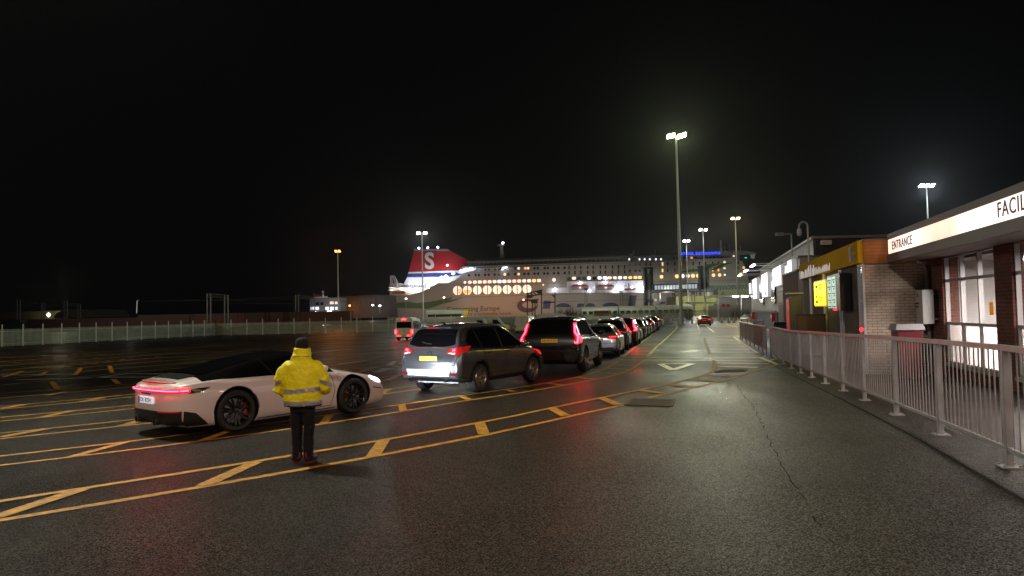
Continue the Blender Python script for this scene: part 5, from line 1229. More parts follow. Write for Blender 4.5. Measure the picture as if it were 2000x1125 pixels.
# meter cabinet, bins, kiosk, panel
def thing_ps(name, px, p, z, label, cat): return frm(name, p, S(px, p), z, label, cat)
mc = thing_ps('wall_cabinet', 1800, 5.62, 1.42, 'pale grey emergency cabinet with a black strap bracket by the downpipe', 'cabinet')
bx('cabinet_body', (-.10, -.36, 0), (.16, .24, .86), mat('cabinet_grey', (.45, .46, .46), .45), mc, .01)
MB().box((-.106, -.02, .68), (-.101, .05, .78)).box((-.106, -.1, .5), (-.101, .2, .54)).box((-.106, -.05, .42), (-.101, .2, .46)).build('cabinet_print', ink, mc)
bx('bracket', (.162, -.30, .1), (.30, .2, .14), galv, mc); bx('bracket', (.162, -.30, .72), (.30, .2, .76), galv, mc)
def bin_(px, p, c, lid, label, w_=.75, h=1.15, z=None, two=True):
    v = L2W(p, S(px, p)); o = frm('wheelie_bin', p, S(px, p), gz(v.x, v.y) if z is None else z, label, 'bin'); m = MB()
    m.add([(-w_ * .38, -w_ * .38, .06), (w_ * .38, -w_ * .38, .06), (w_ * .38, w_ * .38, .06), (-w_ * .38, w_ * .38, .06), (-w_ / 2, -w_ / 2, h), (w_ / 2, -w_ / 2, h), (w_ / 2, w_ / 2, h), (-w_ / 2, w_ / 2, h)], [(0, 3, 2, 1), (4, 5, 6, 7), (0, 1, 5, 4), (1, 2, 6, 5), (2, 3, 7, 6), (3, 0, 4, 7)])
    m.build('bin_body', c, o, bevel=.015)
    l_ = MB(); t = w_ / 2 + .05; l_.add([(-t, -t, h + .002), (t, -t, h + .002), (t, t, h + .002), (-t, t, h + .002), (-t * .86, -t * .86, h + .15), (t * .86, -t * .86, h + .15), (t * .86, t * .86, h + .15), (-t * .86, t * .86, h + .15)], [(0, 3, 2, 1), (4, 5, 6, 7), (0, 1, 5, 4), (1, 2, 6, 5), (2, 3, 7, 6), (3, 0, 4, 7)]); l_.build('bin_lid', lid, o, bevel=.015)
    for s_ in (-1, 1): MB().lathe([(.001, -.03), (.09, -.03), (.09, .03), (.001, .03)], (s_ * w_ * .3, w_ * .42, .09), 'y', 12).build('bin_wheel', rubber, o)
    return o
bin_(1767, 4.95, mat('dark_red_bin', (.13, .008, .014), .45), mat('grey_lid', (.34, .34, .35), .5), 'dark red bin with a pale grey lid in front of the buff brick wall', .56, 1.2)
bin_(1527, 3.75, mat('blue_bin', (.008, .05, .13), .45), black, 'blue bin with a dark lid standing beside the grey kiosk', .8, 1.2)
ks = thing_ps('ticket_kiosk', 1549, 3.55, 0, 'tall grey slope-topped kiosk with a red front panel', 'kiosk'); m = MB()
m.add([(-.2, -.4, 0), (.25, -.4, 0), (.25, .4, 0), (-.2, .4, 0), (-.2, -.4, 2.25), (.25, -.4, 2.4), (.25, .4, 2.4), (-.2, .4, 2.25)], [(0, 3, 2, 1), (4, 5, 6, 7), (0, 1, 5, 4), (1, 2, 6, 5), (2, 3, 7, 6), (3, 0, 4, 7)]); m.build('kiosk_body', mat('kiosk_grey', (.075, .08, .08), .5), ks, bevel=.01)
bx('kiosk_front', (-.218, -.39, .9), (-.202, .39, 2.2), mat('kiosk_red', (.6, .02, .03), .4, emit=(1, .05, .05), es=.12), ks)
bx('kiosk_roof', (-.23, -.44, 2.402), (.29, .44, 2.44), alu, ks)
pb = thing_ps('leaning_panel', 1581, 3.75, 0, 'large dark framed panel with a mustard sheen leaning outside the brick shop', 'panel')
bx('panel_sheet', (-.42, -.03, .3), (.42, .03, 1.62), mat('panel_sheen', (.16, .13, .07), .25, .5), pb)
MB().box((-.46, -.05, 1.622), (.46, .05, 1.67)).box((-.46, -.05, .2), (-.422, .05, 1.621)).box((.422, -.05, .2), (.46, .05, 1.621)).box((-.46, -.2, 0), (-.42, .2, .2)).box((.42, -.2, 0), (.46, .2, .2)).build('panel_frame', black, pb)
pv = MB(); 
for i in range(30):
    s0, s1 = -6 + i * 2, -4 + i * 2
    q = [L2W(3.35 if s0 < 28 else 3.6, s0), L2W(3.35 if s0 < 28 else 3.6, s1), L2W(9, s1), L2W(9, s0)]
    pv.add([(v.x, v.y, gz(v.x, v.y) + .03) for v in q], [(0, 3, 2, 1)])
tag(pv.build('pavement', mat('damp_pavement', (.032, .024, .020), .36, var=.35, vs=1.2, bump=.25, bs=70)), 'damp dark pavement behind the railing in front of the shops', None, None, 'structure')

ch_ = MB(); mark_lift[0] = .004; off_ = [p + Vector((-.34, .10, 0)) for p in PP]
ribbon(ch_, [(p.x, p.y) for p in off_], .035, px=False)
tag(ch_.build('kerb_strip', mat('dark_kerb', (.006, .006, .006), .8, spec=.2), fix=False), 'dark kerb channel running beneath the long railing', None, None, 'structure')
# ---------------------------------------------------------------- ferry (built flat-on to the quay, about 440 m away)
D = 440.0; KM = D / F
def sp(px, py, Y=D): v = at(px, py, Y); return (v.x, v.z)
hullm = mat('ferry_hull_paint', (.36, .335, .315), .45, var=.07, vs=.05)
shipw = mat('ferry_white_paint', (.72, .72, .74), .45)
shipdk = mat('ferry_dark_grey', (.03, .03, .035), .6)  # plain dark grey for the davit and the hall canopy
fy = empty('ferry', (sp(1110, 620)[0], D, -2), 0, 'huge pale ferry with a red funnel and many lit windows berthed along the far quay', 'ferry')
def fo(mb, name, m, parent=None, **k):
    off = fy.location
    mb.v = [(v[0] - off.x, v[1] - off.y, v[2] - off.z) for v in mb.v]
    return mb.build(name, m, parent or fy, **k)
def sprism(pxs, y0, y1, Yref=D): return MB().prism([sp(x, y, Yref) for x, y in pxs], y0, y1)
main_ = [(757, 640), (757, 578.5), (800, 576), (825, 569.5), (843, 559.6), (856, 552.7), (874.5, 552.7), (887, 548), (897, 541), (903, 534.7), (912, 524), (1430, 506), (1450, 510), (1458, 530), (1464, 552), (1474, 640)]
fo(sprism(main_, D, D + 30), 'hull', hullm)
fo(sprism([(912, 521.5), (912, 510), (1120, 503.5), (1240, 499.5), (1418, 497), (1418, 504.5), (1240, 509), (1120, 513), (925, 521)], D + 3.0, D + 27), 'upper_deck', mat('ferry_upper_paint', (.17, .165, .16), .5, var=.08, vs=.06))
fo(sprism([(925, 508), (925, 504.5), (1200, 497.5), (1395, 494.5), (1395, 497)], D + 7, D + 24), 'top_deck', mat('ferry_upper_paint'))
fo(sprism([(903, 522.6), (903, 520.8), (1440, 503.6), (1440, 505.4)], D - .8, D + 5), 'deck_edge', mat('ferry_edge', (.30, .29, .27), .5))
# bridge block
fo(sprism([(1398, 506), (1404, 492), (1420, 489), (1446, 491), (1448, 508)], D + 2, D + 26), 'bridge', mat('ferry_upper_paint'))
fo(sprism([(1425, 494), (1428, 490.5), (1452, 492), (1470, 495), (1470, 498), (1447, 497)], D - 6, D + 4), 'bridge_wing', mat('ferry_upper_paint'))
fo(sprism([(1460, 498), (1469.5, 498), (1467, 507), (1461, 505)], D - 5.5, D - 4.8), 'wing_brace', shipw)
for px, py0, py1, r in ((1417, 492, 466, .7), (1434, 490, 474, .4), (1456, 494, 477, .35), (1449, 494, 485, .3), (1243, 500, 487, 1.2), (1286, 499, 485, .35), (1425, 489, 478, .3)):
    a, b = sp(px, py0), sp(px, py1); fo(MB().tube([(a[0], D + 10, a[1]), (b[0], D + 10, b[1])], [r, r * .5], 8), 'mast', galv)
a, b = sp(980, 506), sp(979, 474); m = MB(); m.tube([(a[0], D + 12, a[1]), (b[0], D + 12, b[1])], [1.6, 1.0], 8); c = sp(971, 475); d = sp(985, 473.5); m.box((c[0], D + 11, c[1] - .5), (d[0], D + 13, c[1] + .4)); fo(m, 'mast', hullm)
a = sp(981.5, 471); fo(MB().lathe([(.001, -.8), (.9, 0), (.001, .8)], (a[0], D + 11, a[1]), 'z', 10), 'mast_light', emi('lamp_white', (.9, .93, 1), 12))
# funnel
fw_ = [(780, 566), (786, 549.6), (791.5, 539.5), (873, 539), (892, 536), (903, 532), (905, 545), (874, 553), (856, 553), (843, 560), (825, 569.5)]
fo(sprism(fw_, D + 9, D + 22), 'funnel_base', shipw)
fo(sprism([(790, 540), (792.7, 533), (905, 530.3), (895, 536), (873, 539.4)], D + 8.5, D + 22.5), 'funnel_blue_band', mat('band_blue', (.012, .035, .22), .4))
fo(sprism([(792.6, 533.2), (793.8, 530), (897, 526), (897, 530)], D + 8.6, D + 22.4), 'funnel_white_band', shipw)
fo(sprism([(793.7, 530.2), (804.6, 487), (876, 487), (913, 506), (913, 511), (900, 521), (897, 526.5)], D + 9, D + 22), 'funnel', mat('funnel_red', (.42, .010, .022), .4))
fo(sprism([(804.2, 487.5), (805.2, 483.8), (871.5, 483.8), (877, 487.5)], D + 8.6, D + 22.4), 'funnel_cap', mat('ferry_edge'))
s_ = sp(835.5, 508.8); me = text_mb('S', 14.6, 0.3, .42); me.transform(Matrix.Diagonal((.93, 1.0, 1, 1))); me.transform(frame((s_[0] - fy.location.x, 8.6, s_[1] - fy.location.z), (1, 0, 0), (0, 0, 1)))
me.materials.clear(); me.materials.append(shipw); o = bpy.data.objects.new('funnel_lettering', me); col.objects.link(o); o.parent = fy
for px, py in ((814.4, 482.3), (832, 481.2), (852, 480.4)):
    a = sp(px, py); fo(MB().lathe([(.001, -.7), (.75, 0), (.001, .7)], (a[0], D + 9, a[1]), 'z', 10), 'funnel_lamp', emi('lamp_blue_white', (.45, .5, 1), 26))
lw = emi('lamp_white_hot', (.92, .95, 1), 14)
for px, py, r in ((860.5, 541, 1.1), (869.5, 539.8, 1.5), (883.6, 533, 1.1), (847, 550, 1.5), (835, 562, 1.0), (872, 517, .7), (798, 565, 1.0), (815, 563, 1.3), (782, 564, .8)):
    a = sp(px, py); fo(MB().lathe([(.001, -r * .8), (r, 0), (.001, r * .8)], (a[0], D + 5, a[1]), 'z', 10), 'deck_lamp', lw)
for k in range(8):
    a = sp(796 + k * 7.1, 554.5); fo(MB().lathe([(.001, -.35), (.42, 0), (.001, .35)], (a[0], D + 7, a[1]), 'z', 8), 'rail_lamp', lw)
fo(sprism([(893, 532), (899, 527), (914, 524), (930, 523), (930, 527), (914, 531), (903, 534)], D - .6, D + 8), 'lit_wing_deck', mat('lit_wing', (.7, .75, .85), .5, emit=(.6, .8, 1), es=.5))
for px, py in ((903, 527.5), (911, 525.5), (920, 525)): a = sp(px, py); fo(MB().box((a[0] - 1.2, D - 1.2, a[1] - .3), (a[0] + 1.2, D - .8, a[1] + .35)), 'deck_lamp', lw)
a = sp(985, 524.5); q = sp(990, 521); m = MB(); m.prism([sp(980, 527), sp(983, 522.5), sp(991, 521.5)], D - .9, D - .4); fo(m, 'deck_lamp', lw)
# stern decks
fo(sprism([(758, 577.8), (757.6, 553), (780, 552), (800, 560), (843, 558), (825, 569), (800, 575.6)], D + 6, D + 24), 'stern_block', mat('stern_white', (.7, .62, .55), .5))
for py in (566.5, 560.5): fo(sprism([(757, py + .9), (757, py), (800 + (566 - py) * 5, py), (800 + (566 - py) * 5, py + .9)], D + 1.0, D + 6), 'stern_deck', shipw)
fo(sprism([(766, 573.5), (767, 569.5), (790, 569), (792, 572.5), (790, 573.6)], D + .5, D + 3.5), 'lifeboat', mat('lifeboat_orange', (.55, .13, .012), .5))
m = MB()
for px0, py0, px1, py1 in ((761, 553, 760.5, 539), (764, 553, 763, 539), (760, 538.5, 768, 538.5), (768, 538.5, 775, 552), (772, 545, 774, 560), (765, 538.5, 770, 552), (761, 546, 764, 546)):
    a, b = sp(px0, py0), sp(px1, py1); m.tube([(a[0], D + 4, a[1]), (b[0], D + 4, b[1])], .38, 6)
fo(m, 'stern_crane', shipw)
m = MB()
for k in range(14):
    a, b = sp(783 + k * 4.2, 561.5), sp(783 + k * 4.2, 556.5); m.tube([(a[0], D + 5.5, a[1]), (b[0], D + 5.5, b[1])], .22, 5)
a, b = sp(782, 556.3), sp(842, 554.8); m.tube([(a[0], D + 5.5, a[1]), (b[0], D + 5.5, b[1])], .2, 5); fo(m, 'stern_railing', mat('rail_blue_grey', (.2, .28, .35), .5))
# green swoosh and lettering on the hull
green = mat('swoosh_green', (.035, .13, .018), .5)
def flat(pxs, y, name, m):
    mb = MB(); P = [sp(a, b) for a, b in pxs]; bm = bmesh.new(); vs = [bm.verts.new((x, y, z)) for x, z in P]; f = bm.faces.new(vs); r = bmesh.ops.extrude_face_region(bm, geom=[f]); bmesh.ops.translate(bm, verts=[v for v in r['geom'] if isinstance(v, bmesh.types.BMVert)], vec=(0, -.12, 0)); bmesh.ops.triangulate(bm, faces=bm.faces)
    mb.v = [tuple(v.co) for v in bm.verts]; bm.verts.index_update(); mb.f = [tuple(v.index for v in f.verts) for f in bm.faces]; mb.mi = [0] * len(mb.f); bm.free(); return fo(mb, name, m)
flat([(742, 604), (757, 598), (776, 591), (800, 589.6), (815, 592), (840, 589), (856, 586.5), (868, 584), (877, 582), (885, 579), (879, 586), (902, 582), (880, 590), (862, 594), (850, 599), (836, 603), (800, 602), (770, 601)], D - .02, 'green_swoosh', green)
flat([(1322, 533), (1345, 526.5), (1372, 525), (1378, 517), (1392, 514.5), (1412, 514), (1396, 519), (1388, 524), (1368, 530), (1345, 531.5)], D - .02, 'green_swoosh', green)
flat([(1385, 528), (1396, 522), (1410, 515), (1434, 512), (1418, 517), (1406, 524), (1394, 528)], D - .02, 'green_swoosh', green)
ltr = mat('hull_letter_dark', (.035, .028, .04), .5)
def stext(body, px, py, sz, m, name, **k):
    a = sp(px, py); me = text_mb(body, sz, .06, **k); me.transform(Matrix.Rotation(R(-ROLL * 0), 4, 'Z')); me.transform(frame((a[0] - fy.location.x, -.08, a[1] - fy.location.z), (1, 0, 0), (0, 0, 1)))
    me.materials.clear(); me.materials.append(m); o = bpy.data.objects.new(name, me); col.objects.link(o); o.parent = fy; return o
stext('Connecting Europe', 924.5, 603.2, 4.15, ltr, 'hull_lettering', bold=.05, spacing=1.03)
stext('for a sustainable future', 955, 612.6, 3.0, ltr, 'hull_lettering')
# round purple emblem and the tops of the giant blue name
def disc(px, py, rx, rz, y, name, m, n=28, inner=0):
    a = sp(px, py); mb = MB(); P = [(a[0] + rx * math.cos(2 * math.pi * k / n), a[1] + rz * math.sin(2 * math.pi * k / n)) for k in range(n)]; mb.prism(P, y - .12, y); return fo(mb, name, m)
purple = mat('emblem_purple', (.055, .018, .045), .5)
disc(1030, 597, 6.6, 4.4, D - .02, 'hull_emblem', purple); disc(1034, 595.4, 4.6, 2.1, D - .16, 'hull_emblem_cut', hullm)
nv = mat('name_blue', (.018, .03, .12), .5)
for px, w2, top in ((1100, 15, 592), (1153, 10.5, 592), (1192, 17, 591), (1310, 11, 588)):
    P = [(px - w2, 600)] + [(px - w2 * math.cos(math.pi * k / 12), 600 - (600 - top) * math.sin(math.pi * k / 12)) for k in range(13)] + [(px + w2, 600)]
    flat(P[1:-1], D - .02, 'name_lettering', nv)
flat([(1226, 599), (1230, 577), (1244, 577), (1240, 599)], D - .02, 'name_lettering', nv); flat([(1060, 603), (1062, 587), (1076, 587), (1074, 603)], D - .02, 'name_lettering', nv)
flat([(1127, 600), (1128, 593), (1141, 593), (1140, 600)], D - .02, 'name_lettering', nv); flat([(1288, 594), (1289, 589), (1300, 589), (1299, 594)], D - .02, 'name_lettering', nv)
# neon name
a = sp(1346, 496), ; o = stext('STENA BRITANNICA', 1370, 494.4, 2.2, emi('neon_blue', (.02, .05, 1), 3.5), 'neon_name', bold=.03, spacing=1.3); o.location.y += 1.5
fo(sprism([(1345, 497.6), (1345, 496.6), (1396, 496), (1396, 497)], D + 1.6, D + 2.2), 'name_rail', galv)
# windows
cols = {'w': emi('win_warm_white', (1, .80, .62), 1.15), 'o': emi('win_orange', (1, .38, .10), 1.3), 'c': emi('win_cool', (.82, .88, 1), 2.0), 'p': emi('win_pink', (1, .62, .52), 1.3), 'y': emi('win_yellow', (1, .62, .22), 1.3), 'd': mat('win_dark', (.018, .018, .02), .15), 'g': mat('win_dim', (.10, .10, .09), .3)}
stuff_d = MB()
def win(px, py, w2, h2, c, shape='r', part=True):
    a = sp(px, py); w2 *= KM; h2 *= KM; n = 16 if shape == 'o' else 0; y = D - .02
    if shape == 'o': P = [(a[0] + w2 * math.cos(2 * math.pi * k / n), a[1] + h2 * math.sin(2 * math.pi * k / n)) for k in range(n)]
    elif shape == 's': P = [(a[0] + w2 * math.copysign(abs(math.cos(t)) ** .5, math.cos(t)), a[1] + h2 * math.copysign(abs(math.sin(t)) ** .5, math.sin(t))) for t in [2 * math.pi * (k + .5) / 16 for k in range(16)]]
    else: P = [(a[0] - w2, a[1] - h2), (a[0] + w2, a[1] - h2), (a[0] + w2, a[1] + h2), (a[0] - w2, a[1] + h2)]
    if part: return fo(MB().prism(P, y - .1, y), 'window', cols[c])
    stuff_d.prism(P, y - .1, y)
bar = mat('mullion_dark', (.05, .03, .025), .5)
for k in range(8):   # big round restaurant windows
    px = 893.5 + k * 19.4; py = 567.4 - k * .40
    w_ = win(px, py, 8.6, 8.8, 'w' if k > 1 else 'p', 'o')
    a = sp(px, py); m = MB(); m.box((a[0] - .28, D - .22, a[1] - 2.9), (a[0] + .28, D - .12, a[1] + 2.9)); m.box((a[0] - 2.4, D - .16, a[1] - .05), (a[0] + 2.4, D - .121, a[1] + .05)); fo(m, 'mullion', bar)
    if k < 2:
        q = MB(); x_ = a[0] + (.4 if k == 0 else -2.3); q.box((x_, D - .18, a[1] - 2.0), (x_ + (2.0 if k == 0 else 4.4), D - .125, a[1] + (.9 if k == 0 else .3))); fo(q, 'window_poster', cols['o'])
for k in range(16):
    px = 908 + k * 9.65; py = 551.5 - k * .24
    win(px, py, 2.5 if k < 1 else 3.7, 3.0 if k else 2.5, 'wppwppwccpppwwyp'[k], 's' if k > 1 else 'o')
for px, py, r, c in ((1082, 546.5, 3.4, 'w'), (1061, 556.2, 1.6, 'y'), (1185, 543.5, 3, 'w')): win(px, py, r, r, c, 'o')
x_ = 1120
for px, c in ((1111, 'g'), (1121, 'w'), (1131, 'g'), (1141, 'g'), (1150.5, 'c'), (1161, 'd'), (1171, 'c'), (1181, 'c'), (1191, 'p'), (1201, 'w'), (1211, 'c'), (1221, 'w'), (1231, 'y'), (1241, 'y'), (1249.5, 'y')): win(px, 543.6 - (px - 1111) * .012, 3.6, 2.8, c, 's')
for px, c, r in ((1292, 'y', 3.2), (1322, 'y', 3.8), (1333, 'c', 3.6), (1343.5, 'w', 3.6), (1353.5, 'y', 3.7), (1363.5, 'y', 3.8), (1393.5, 'y', 3.2), (1405.5, 'y', 3.2), (1415.5, 'w', 2), (1447, 'y', 3.6)): win(px, 540.5 - (px - 1292) * .03, r, r, c, 'o' if px > 1300 else 's')
lit2 = {1013: 'w', 1031: 'y', 1034: 'y'}
row1 = [978, 985.5, 1006, 1013, 1026, 1031.5, 1044, 1050.5, 1064, 1070, 1082, 1090.5, 1102.5]
for px in row1: win(px, 524.2 - (px - 1006) * .012, 2.4, 2.5, {1013: 'w', 1031.5: 'y', 1026: 'o'}.get(px, 'd'), 'o', px > 1000)
row2 = [916, 929, 935.5, 947.5, 954.5, 966, 974, 986, 993, 1006, 1013, 1024, 1032, 1044, 1051, 1063, 1070, 1082, 1090.5, 1103]
for px in row2: win(px, 537.5 - (px - 916) * .022, 2.4, 2.5, {986: 'y', 1013: 'y', 974: 'g'}.get(px, 'd'), 'o')
for px in (929, 936, 948, 955, 967, 974.5): win(px, 527.2 - (px - 929) * .012, 1.9, 2.0, 'd', 'o', False)
cab = [1111.5, 1123, 1134.5, 1148, 1158.5, 1172.5, 1182.5, 1196, 1208, 1220]
for px in cab:
    win(px, 522.6 - (px - 1111) * .012, 1.3, 3.6, 'd', 'r'); win(px, 532.6 - (px - 1111) * .012, 1.3, 3.4, 'd', 'r')
for px in (1230, 1241.5, 1249.5): win(px, 516.6, 2, 2.2, 'g', 'o'); win(px, 529, 2, 2.2, 'g' if px < 1245 else 'y', 'o', False)
for px, c, c2 in ((1262, 'g', 'd'), (1270, 'g', 'd'), (1294, 'y', 'y'), (1304, 'd', 'd'), (1318, 'd', 'g'), (1330, 'o', 'o'), (1342, 'd', 'g'), (1354, 'd', 'd'), (1366, 'd', 'y'), (1378, 'd', 'd'), (1392, 'd', 'o'), (1403, 'd', 'o')):
    win(px, 516 - (px - 1262) * .013, 1.3, 3.4, c, 'r', px > 1290); win(px, 528.6 - (px - 1262) * .013, 1.3, 3.2, c2, 'r', px > 1290)
for px, py, r, c in ((1415, 511.8, 2, 'w'), (1415, 523.8, 2, 'w'), (1442, 513, 1.2, 'd'), (1441, 523, 1.2, 'd'), (1452.5, 522.6, 2.4, 'o')): win(px, py, r, r if r > 1.5 else 3, c, 'o' if r > 1.5 else 'r')
for px in range(922, 1100, 9): win(px, 515.5 - (px - 922) * .028, 1.4, 1.1, 'd', 'o', False)
for px in (1229, 1249, 1259, 1269, 1281, 1291): win(px, 506.5, 1.3, 1.6, 'c', 'r')
for px in range(1105, 1225, 9): win(px, 509.6 - (px - 1105) * .015, 1.3, 1.2, 'd', 'o', False)
for k in range(14): win(1316 + k * 7.2, 504 - k * .12, 1.6, 1.5, 'd', 'r', False)
win(1351, 503.5, 2, 1.8, 'o', 'r'); win(1433, 500, 1.8, 1.8, 'w', 'o')
o = fo(stuff_d, 'window_row', cols['d']); o['kind'] = 'stuff'
a = sp(1450, 505); fo(MB().lathe([(.001, -.5), (1.0, 0), (.001, .5)], (a[0], D - 6.5, a[1]), 'z', 10), 'navigation_light', emi('nav_green', (.02, .8, .5), 1.0))
# deck seams
m = MB()
for (xa, ya, xb, yb) in ((905, 533.5, 1440, 509.5), (880, 557, 1460, 547), (890, 581, 1270, 571), (1000, 592, 1270, 585)):
    a, b = sp(xa, ya), sp(xb, yb); m.add([(a[0], D - .05, a[1]), (b[0], D - .05, b[1]), (b[0], D - .05, b[1] + .22), (a[0], D - .05, a[1] + .22)], [(0, 1, 2, 3)])
fo(m, 'hull_seam', mat('seam_grey', (.15, .14, .13), .6))
# lifeboat bay
bayw = mat('bay_white', (.66, .66, .74), .5, emit=None)
fo(sprism([(1066, 573.5), (1068, 562.5), (1107, 561.5), (1107, 550), (1260, 547.5), (1260, 572)], D - .35, D - .05), 'boat_deck_wall', bayw)
fo(sprism([(1066, 574.6), (1066, 573), (1262, 571.4), (1262, 573)], D - 3.2, D - .02), 'boat_deck', mat('ferry_edge'))
fo(sprism([(1106, 550.4), (1106, 548.8), (1262, 546.4), (1262, 548)], D - 3.0, D - .02), 'boat_deck_roof', mat('ferry_edge'))
for px in (1109.5, 1160, 1204, 1260): fo(sprism([(px - 1.8, 573), (px - 1.8, 550), (px + 1.8, 550), (px + 1.8, 573)], D - 2.6, D - .36), 'davit_pillar', shipw)
for x0_, x1_ in ((1116, 1149), (1165, 1199)):
    lbh = fo(sprism([(x0_, 560.5), (x1_, 559.9), (x1_ - 2, 566.2), (x0_ + 2, 566.8)], D - 3.4, D - .6), 'lifeboat', mat('lifeboat_grey', (.30, .26, .25), .5))
    fo(sprism([(x0_, 560.4), (x0_ + 3, 556.4), (x1_ - 5, 556), (x1_, 559.8)], D - 3.4, D - .6), 'lifeboat_canopy', mat('lifeboat_red', (.28, .03, .035), .5))
fo(sprism([(1218, 565.5), (1220, 563.8), (1232, 563.8), (1242, 562.8), (1238, 566.5), (1219, 567)], D - 3.2, D - 1.2), 'rescue_boat', mat('lifeboat_red'))
m = MB()
for (xa, ya, xb, yb) in ((1226, 564, 1227, 553), (1227, 553, 1229, 564), (1218, 558, 1224, 559)):
    a, b = sp(xa, ya), sp(xb, yb); m.tube([(a[0], D - 2, a[1]), (b[0], D - 2, b[1])], .2, 5)
fo(m, 'davit', shipdk)
for px, py, r in ((1083, 566, 1.3), (1132, 553.4, 1.2), (1181, 552.4, 1.2), (1202, 565.5, 2.0), (1212, 564, 1.3), (1251, 562, 1.6), (1254, 568, 1.4), (1233, 561.3, .9), (1150, 568, 1.0)):
    a = sp(px, py); fo(MB().lathe([(.001, -r * .8), (r, 0), (.001, r * .8)], (a[0], D - 3.4, a[1]), 'z', 10), 'deck_lamp', lw)
for px, py, p in ((1083, 565, 500), (1132, 562, 700), (1158, 562, 700), (1182, 562, 700), (1207, 562, 900), (1232, 562, 900), (1254, 562, 900)):
    a = sp(px, py); lamp('deck_light', (a[0], D - 3.8, a[1]), p * .13, (.82, .85, 1), .5)
# deck lights aft and on the funnel
for px, py, y, p, c in ((765, 565, D + 1, 900, (1, .95, .9)), (790, 568, D + 1, 1300, (1, .9, .8)), (815, 566, D + 1, 1300, (1, .92, .85)), (800, 548, D + 2, 1500, (.85, .88, 1)), (835, 545, D + 3, 1600, (.9, .92, 1)), (866, 544, D + 3, 1400, (.7, .85, 1)), (905, 529, D - 5, 500, (.6, .75, 1)), (935, 526, D - 5, 260, (.6, .7, 1)), (980, 526, D - 5, 260, (.7, .78, 1))):
    a = sp(px, py); lamp('deck_light', (a[0], y, a[1]), p * 1.0, c, .8)
a = sp(836, 540); lamp('funnel_floodlight', (a[0], D - 14, a[1] - 2), 1700, (1, .85, .85), 1.0, 'SPOT', (a[0] + 2, D + 9, sp(836, 510)[1]), 80)
# quay floodlights washing the hull
for px, py, dy, p, c, tx, ty in ((780, 596, 38, 22000, (1, .78, .62), 800, 588), (900, 606, 34, 26000, (1, .66, .42), 905, 585), (965, 609, 26, 17000, (1, .42, .16), 965, 600), (1035, 609, 24, 12000, (1, .42, .16), 1035, 598), (1090, 600, 42, 26000, (1, .84, .68), 1090, 565), (1190, 600, 45, 30000, (1, .88, .74), 1190, 560), (1300, 600, 48, 30000, (1, .95, .78), 1310, 555), (1410, 600, 50, 32000, (1, .98, .84), 1410, 540), (1000, 604, 60, 30000, (1, .85, .7), 1000, 530)):
    v = at(px, py, D - dy); t = sp(tx, ty); lamp('quay_floodlight', (v.x, v.y, 9), p * (.42 if px < 1250 else .72), c, 1.0, 'SPOT', (t[0], D, t[1]), 110, .9)

# ---------------------------------------------------------------- second vessel and port shed left of the ferry
sv = empty('small_vessel', (0, 0, 0), 0, 'small white vessel with two rows of lit windows left of the ferry', 'ship'); Yv = 300
def vprism(pxs, y0, y1, name, m, Y, parent): return MB().prism([(lambda v: (v.x, v.z))(at(x, y, Y)) for x, y in pxs], y0, y1).build(name, m, parent)
vprism([(605, 618), (605, 583), (664, 581), (664, 616)], Yv, Yv + 12, 'superstructure', mat('vessel_grey', (.20, .19, .19), .5, var=.1, vs=.2), Yv, sv)
vprism([(608, 576.5), (609, 572.5), (640, 581), (612, 580)], Yv + 2, Yv + 6, 'red_canopy', mat('vessel_red', (.20, .03, .02), .5), Yv, sv)
m = MB(); a, b = at(631.5, 582, Yv), at(630.5, 568, Yv); m.tube([tuple(a), tuple(b)], [.35, .15], 6); c, d = at(627, 570, Yv), at(634, 570, Yv); m.tube([tuple(c), tuple(d)], .12, 5); m.build('mast', shipw, sv)
for k, px in enumerate((610.5, 619.5, 639, 648.5, 658.5)): vprism([(px - 3.4, 605), (px - 3.4, 599.5), (px + 3.4, 599.3), (px + 3.4, 604.8)], Yv - .15, Yv - .02, 'window', emi('vessel_win', (.80, .86, 1), 1.1), Yv, sv)
for px in (648, 658): vprism([(px - 3.5, 594), (px - 3.5, 588.8), (px + 3.5, 588.6), (px + 3.5, 593.8)], Yv - .15, Yv - .02, 'window', emi('vessel_win_warm', (1, .75, .55), .9), Yv, sv)
for px in (620, 629): vprism([(px - 3, 596), (px - 3, 590), (px + 3, 590), (px + 3, 596)], Yv - .15, Yv - .02, 'window', cols['d'], Yv, sv)
for px, py in ((616, 609), (641, 607.5), (646, 607.5)):
    v = at(px, py, Yv - 1); MB().lathe([(.001, -.3), (.35, 0), (.001, .3)], tuple(v), 'z', 8).build('deck_lamp', lw, sv)
vprism([(612, 582), (612, 580.5), (640, 579), (640, 581)], Yv - .5, Yv - .2, 'bridge_rail', shipw, Yv, sv)
v = at(635, 590, Yv - 14); lamp('vessel_floodlight', tuple(v), 2200, (1, .92, .9), .8)
sd = empty('linkspan_shed', (0, 0, 0), 0, 'long low grey port shed stretching from the small vessel to the ferry stern', 'building'); Yd = 330
vprism([(664, 622), (664, 579), (760, 576), (764, 620)], Yd, Yd + 20, 'wall', mat('shed_grey', (.13, .11, .10), .6, var=.15, vs=.15), Yd, sd)
m = MB()
for k in range(10):
    a, b = at(668 + k * 9, 596, Yd), at(668 + k * 9, 583, Yd); m.box((a.x - .5, Yd - .3, a.z), (a.x + .2, Yd - .02, b.z))
m.build('wall_ribs', mat('rib_brown', (.14, .12, .10), .6), sd)
v = at(683, 597, Yd - 6); MB().lathe([(.001, -.4), (.5, 0), (.001, .4)], tuple(v), 'z', 8).build('wall_lamp', emi('sodium_lamp', (1, .25, .08), 14), sd); lamp('sodium_light', (v.x, v.y - 1, v.z - 1), 700, (1, .35, .08), .5)
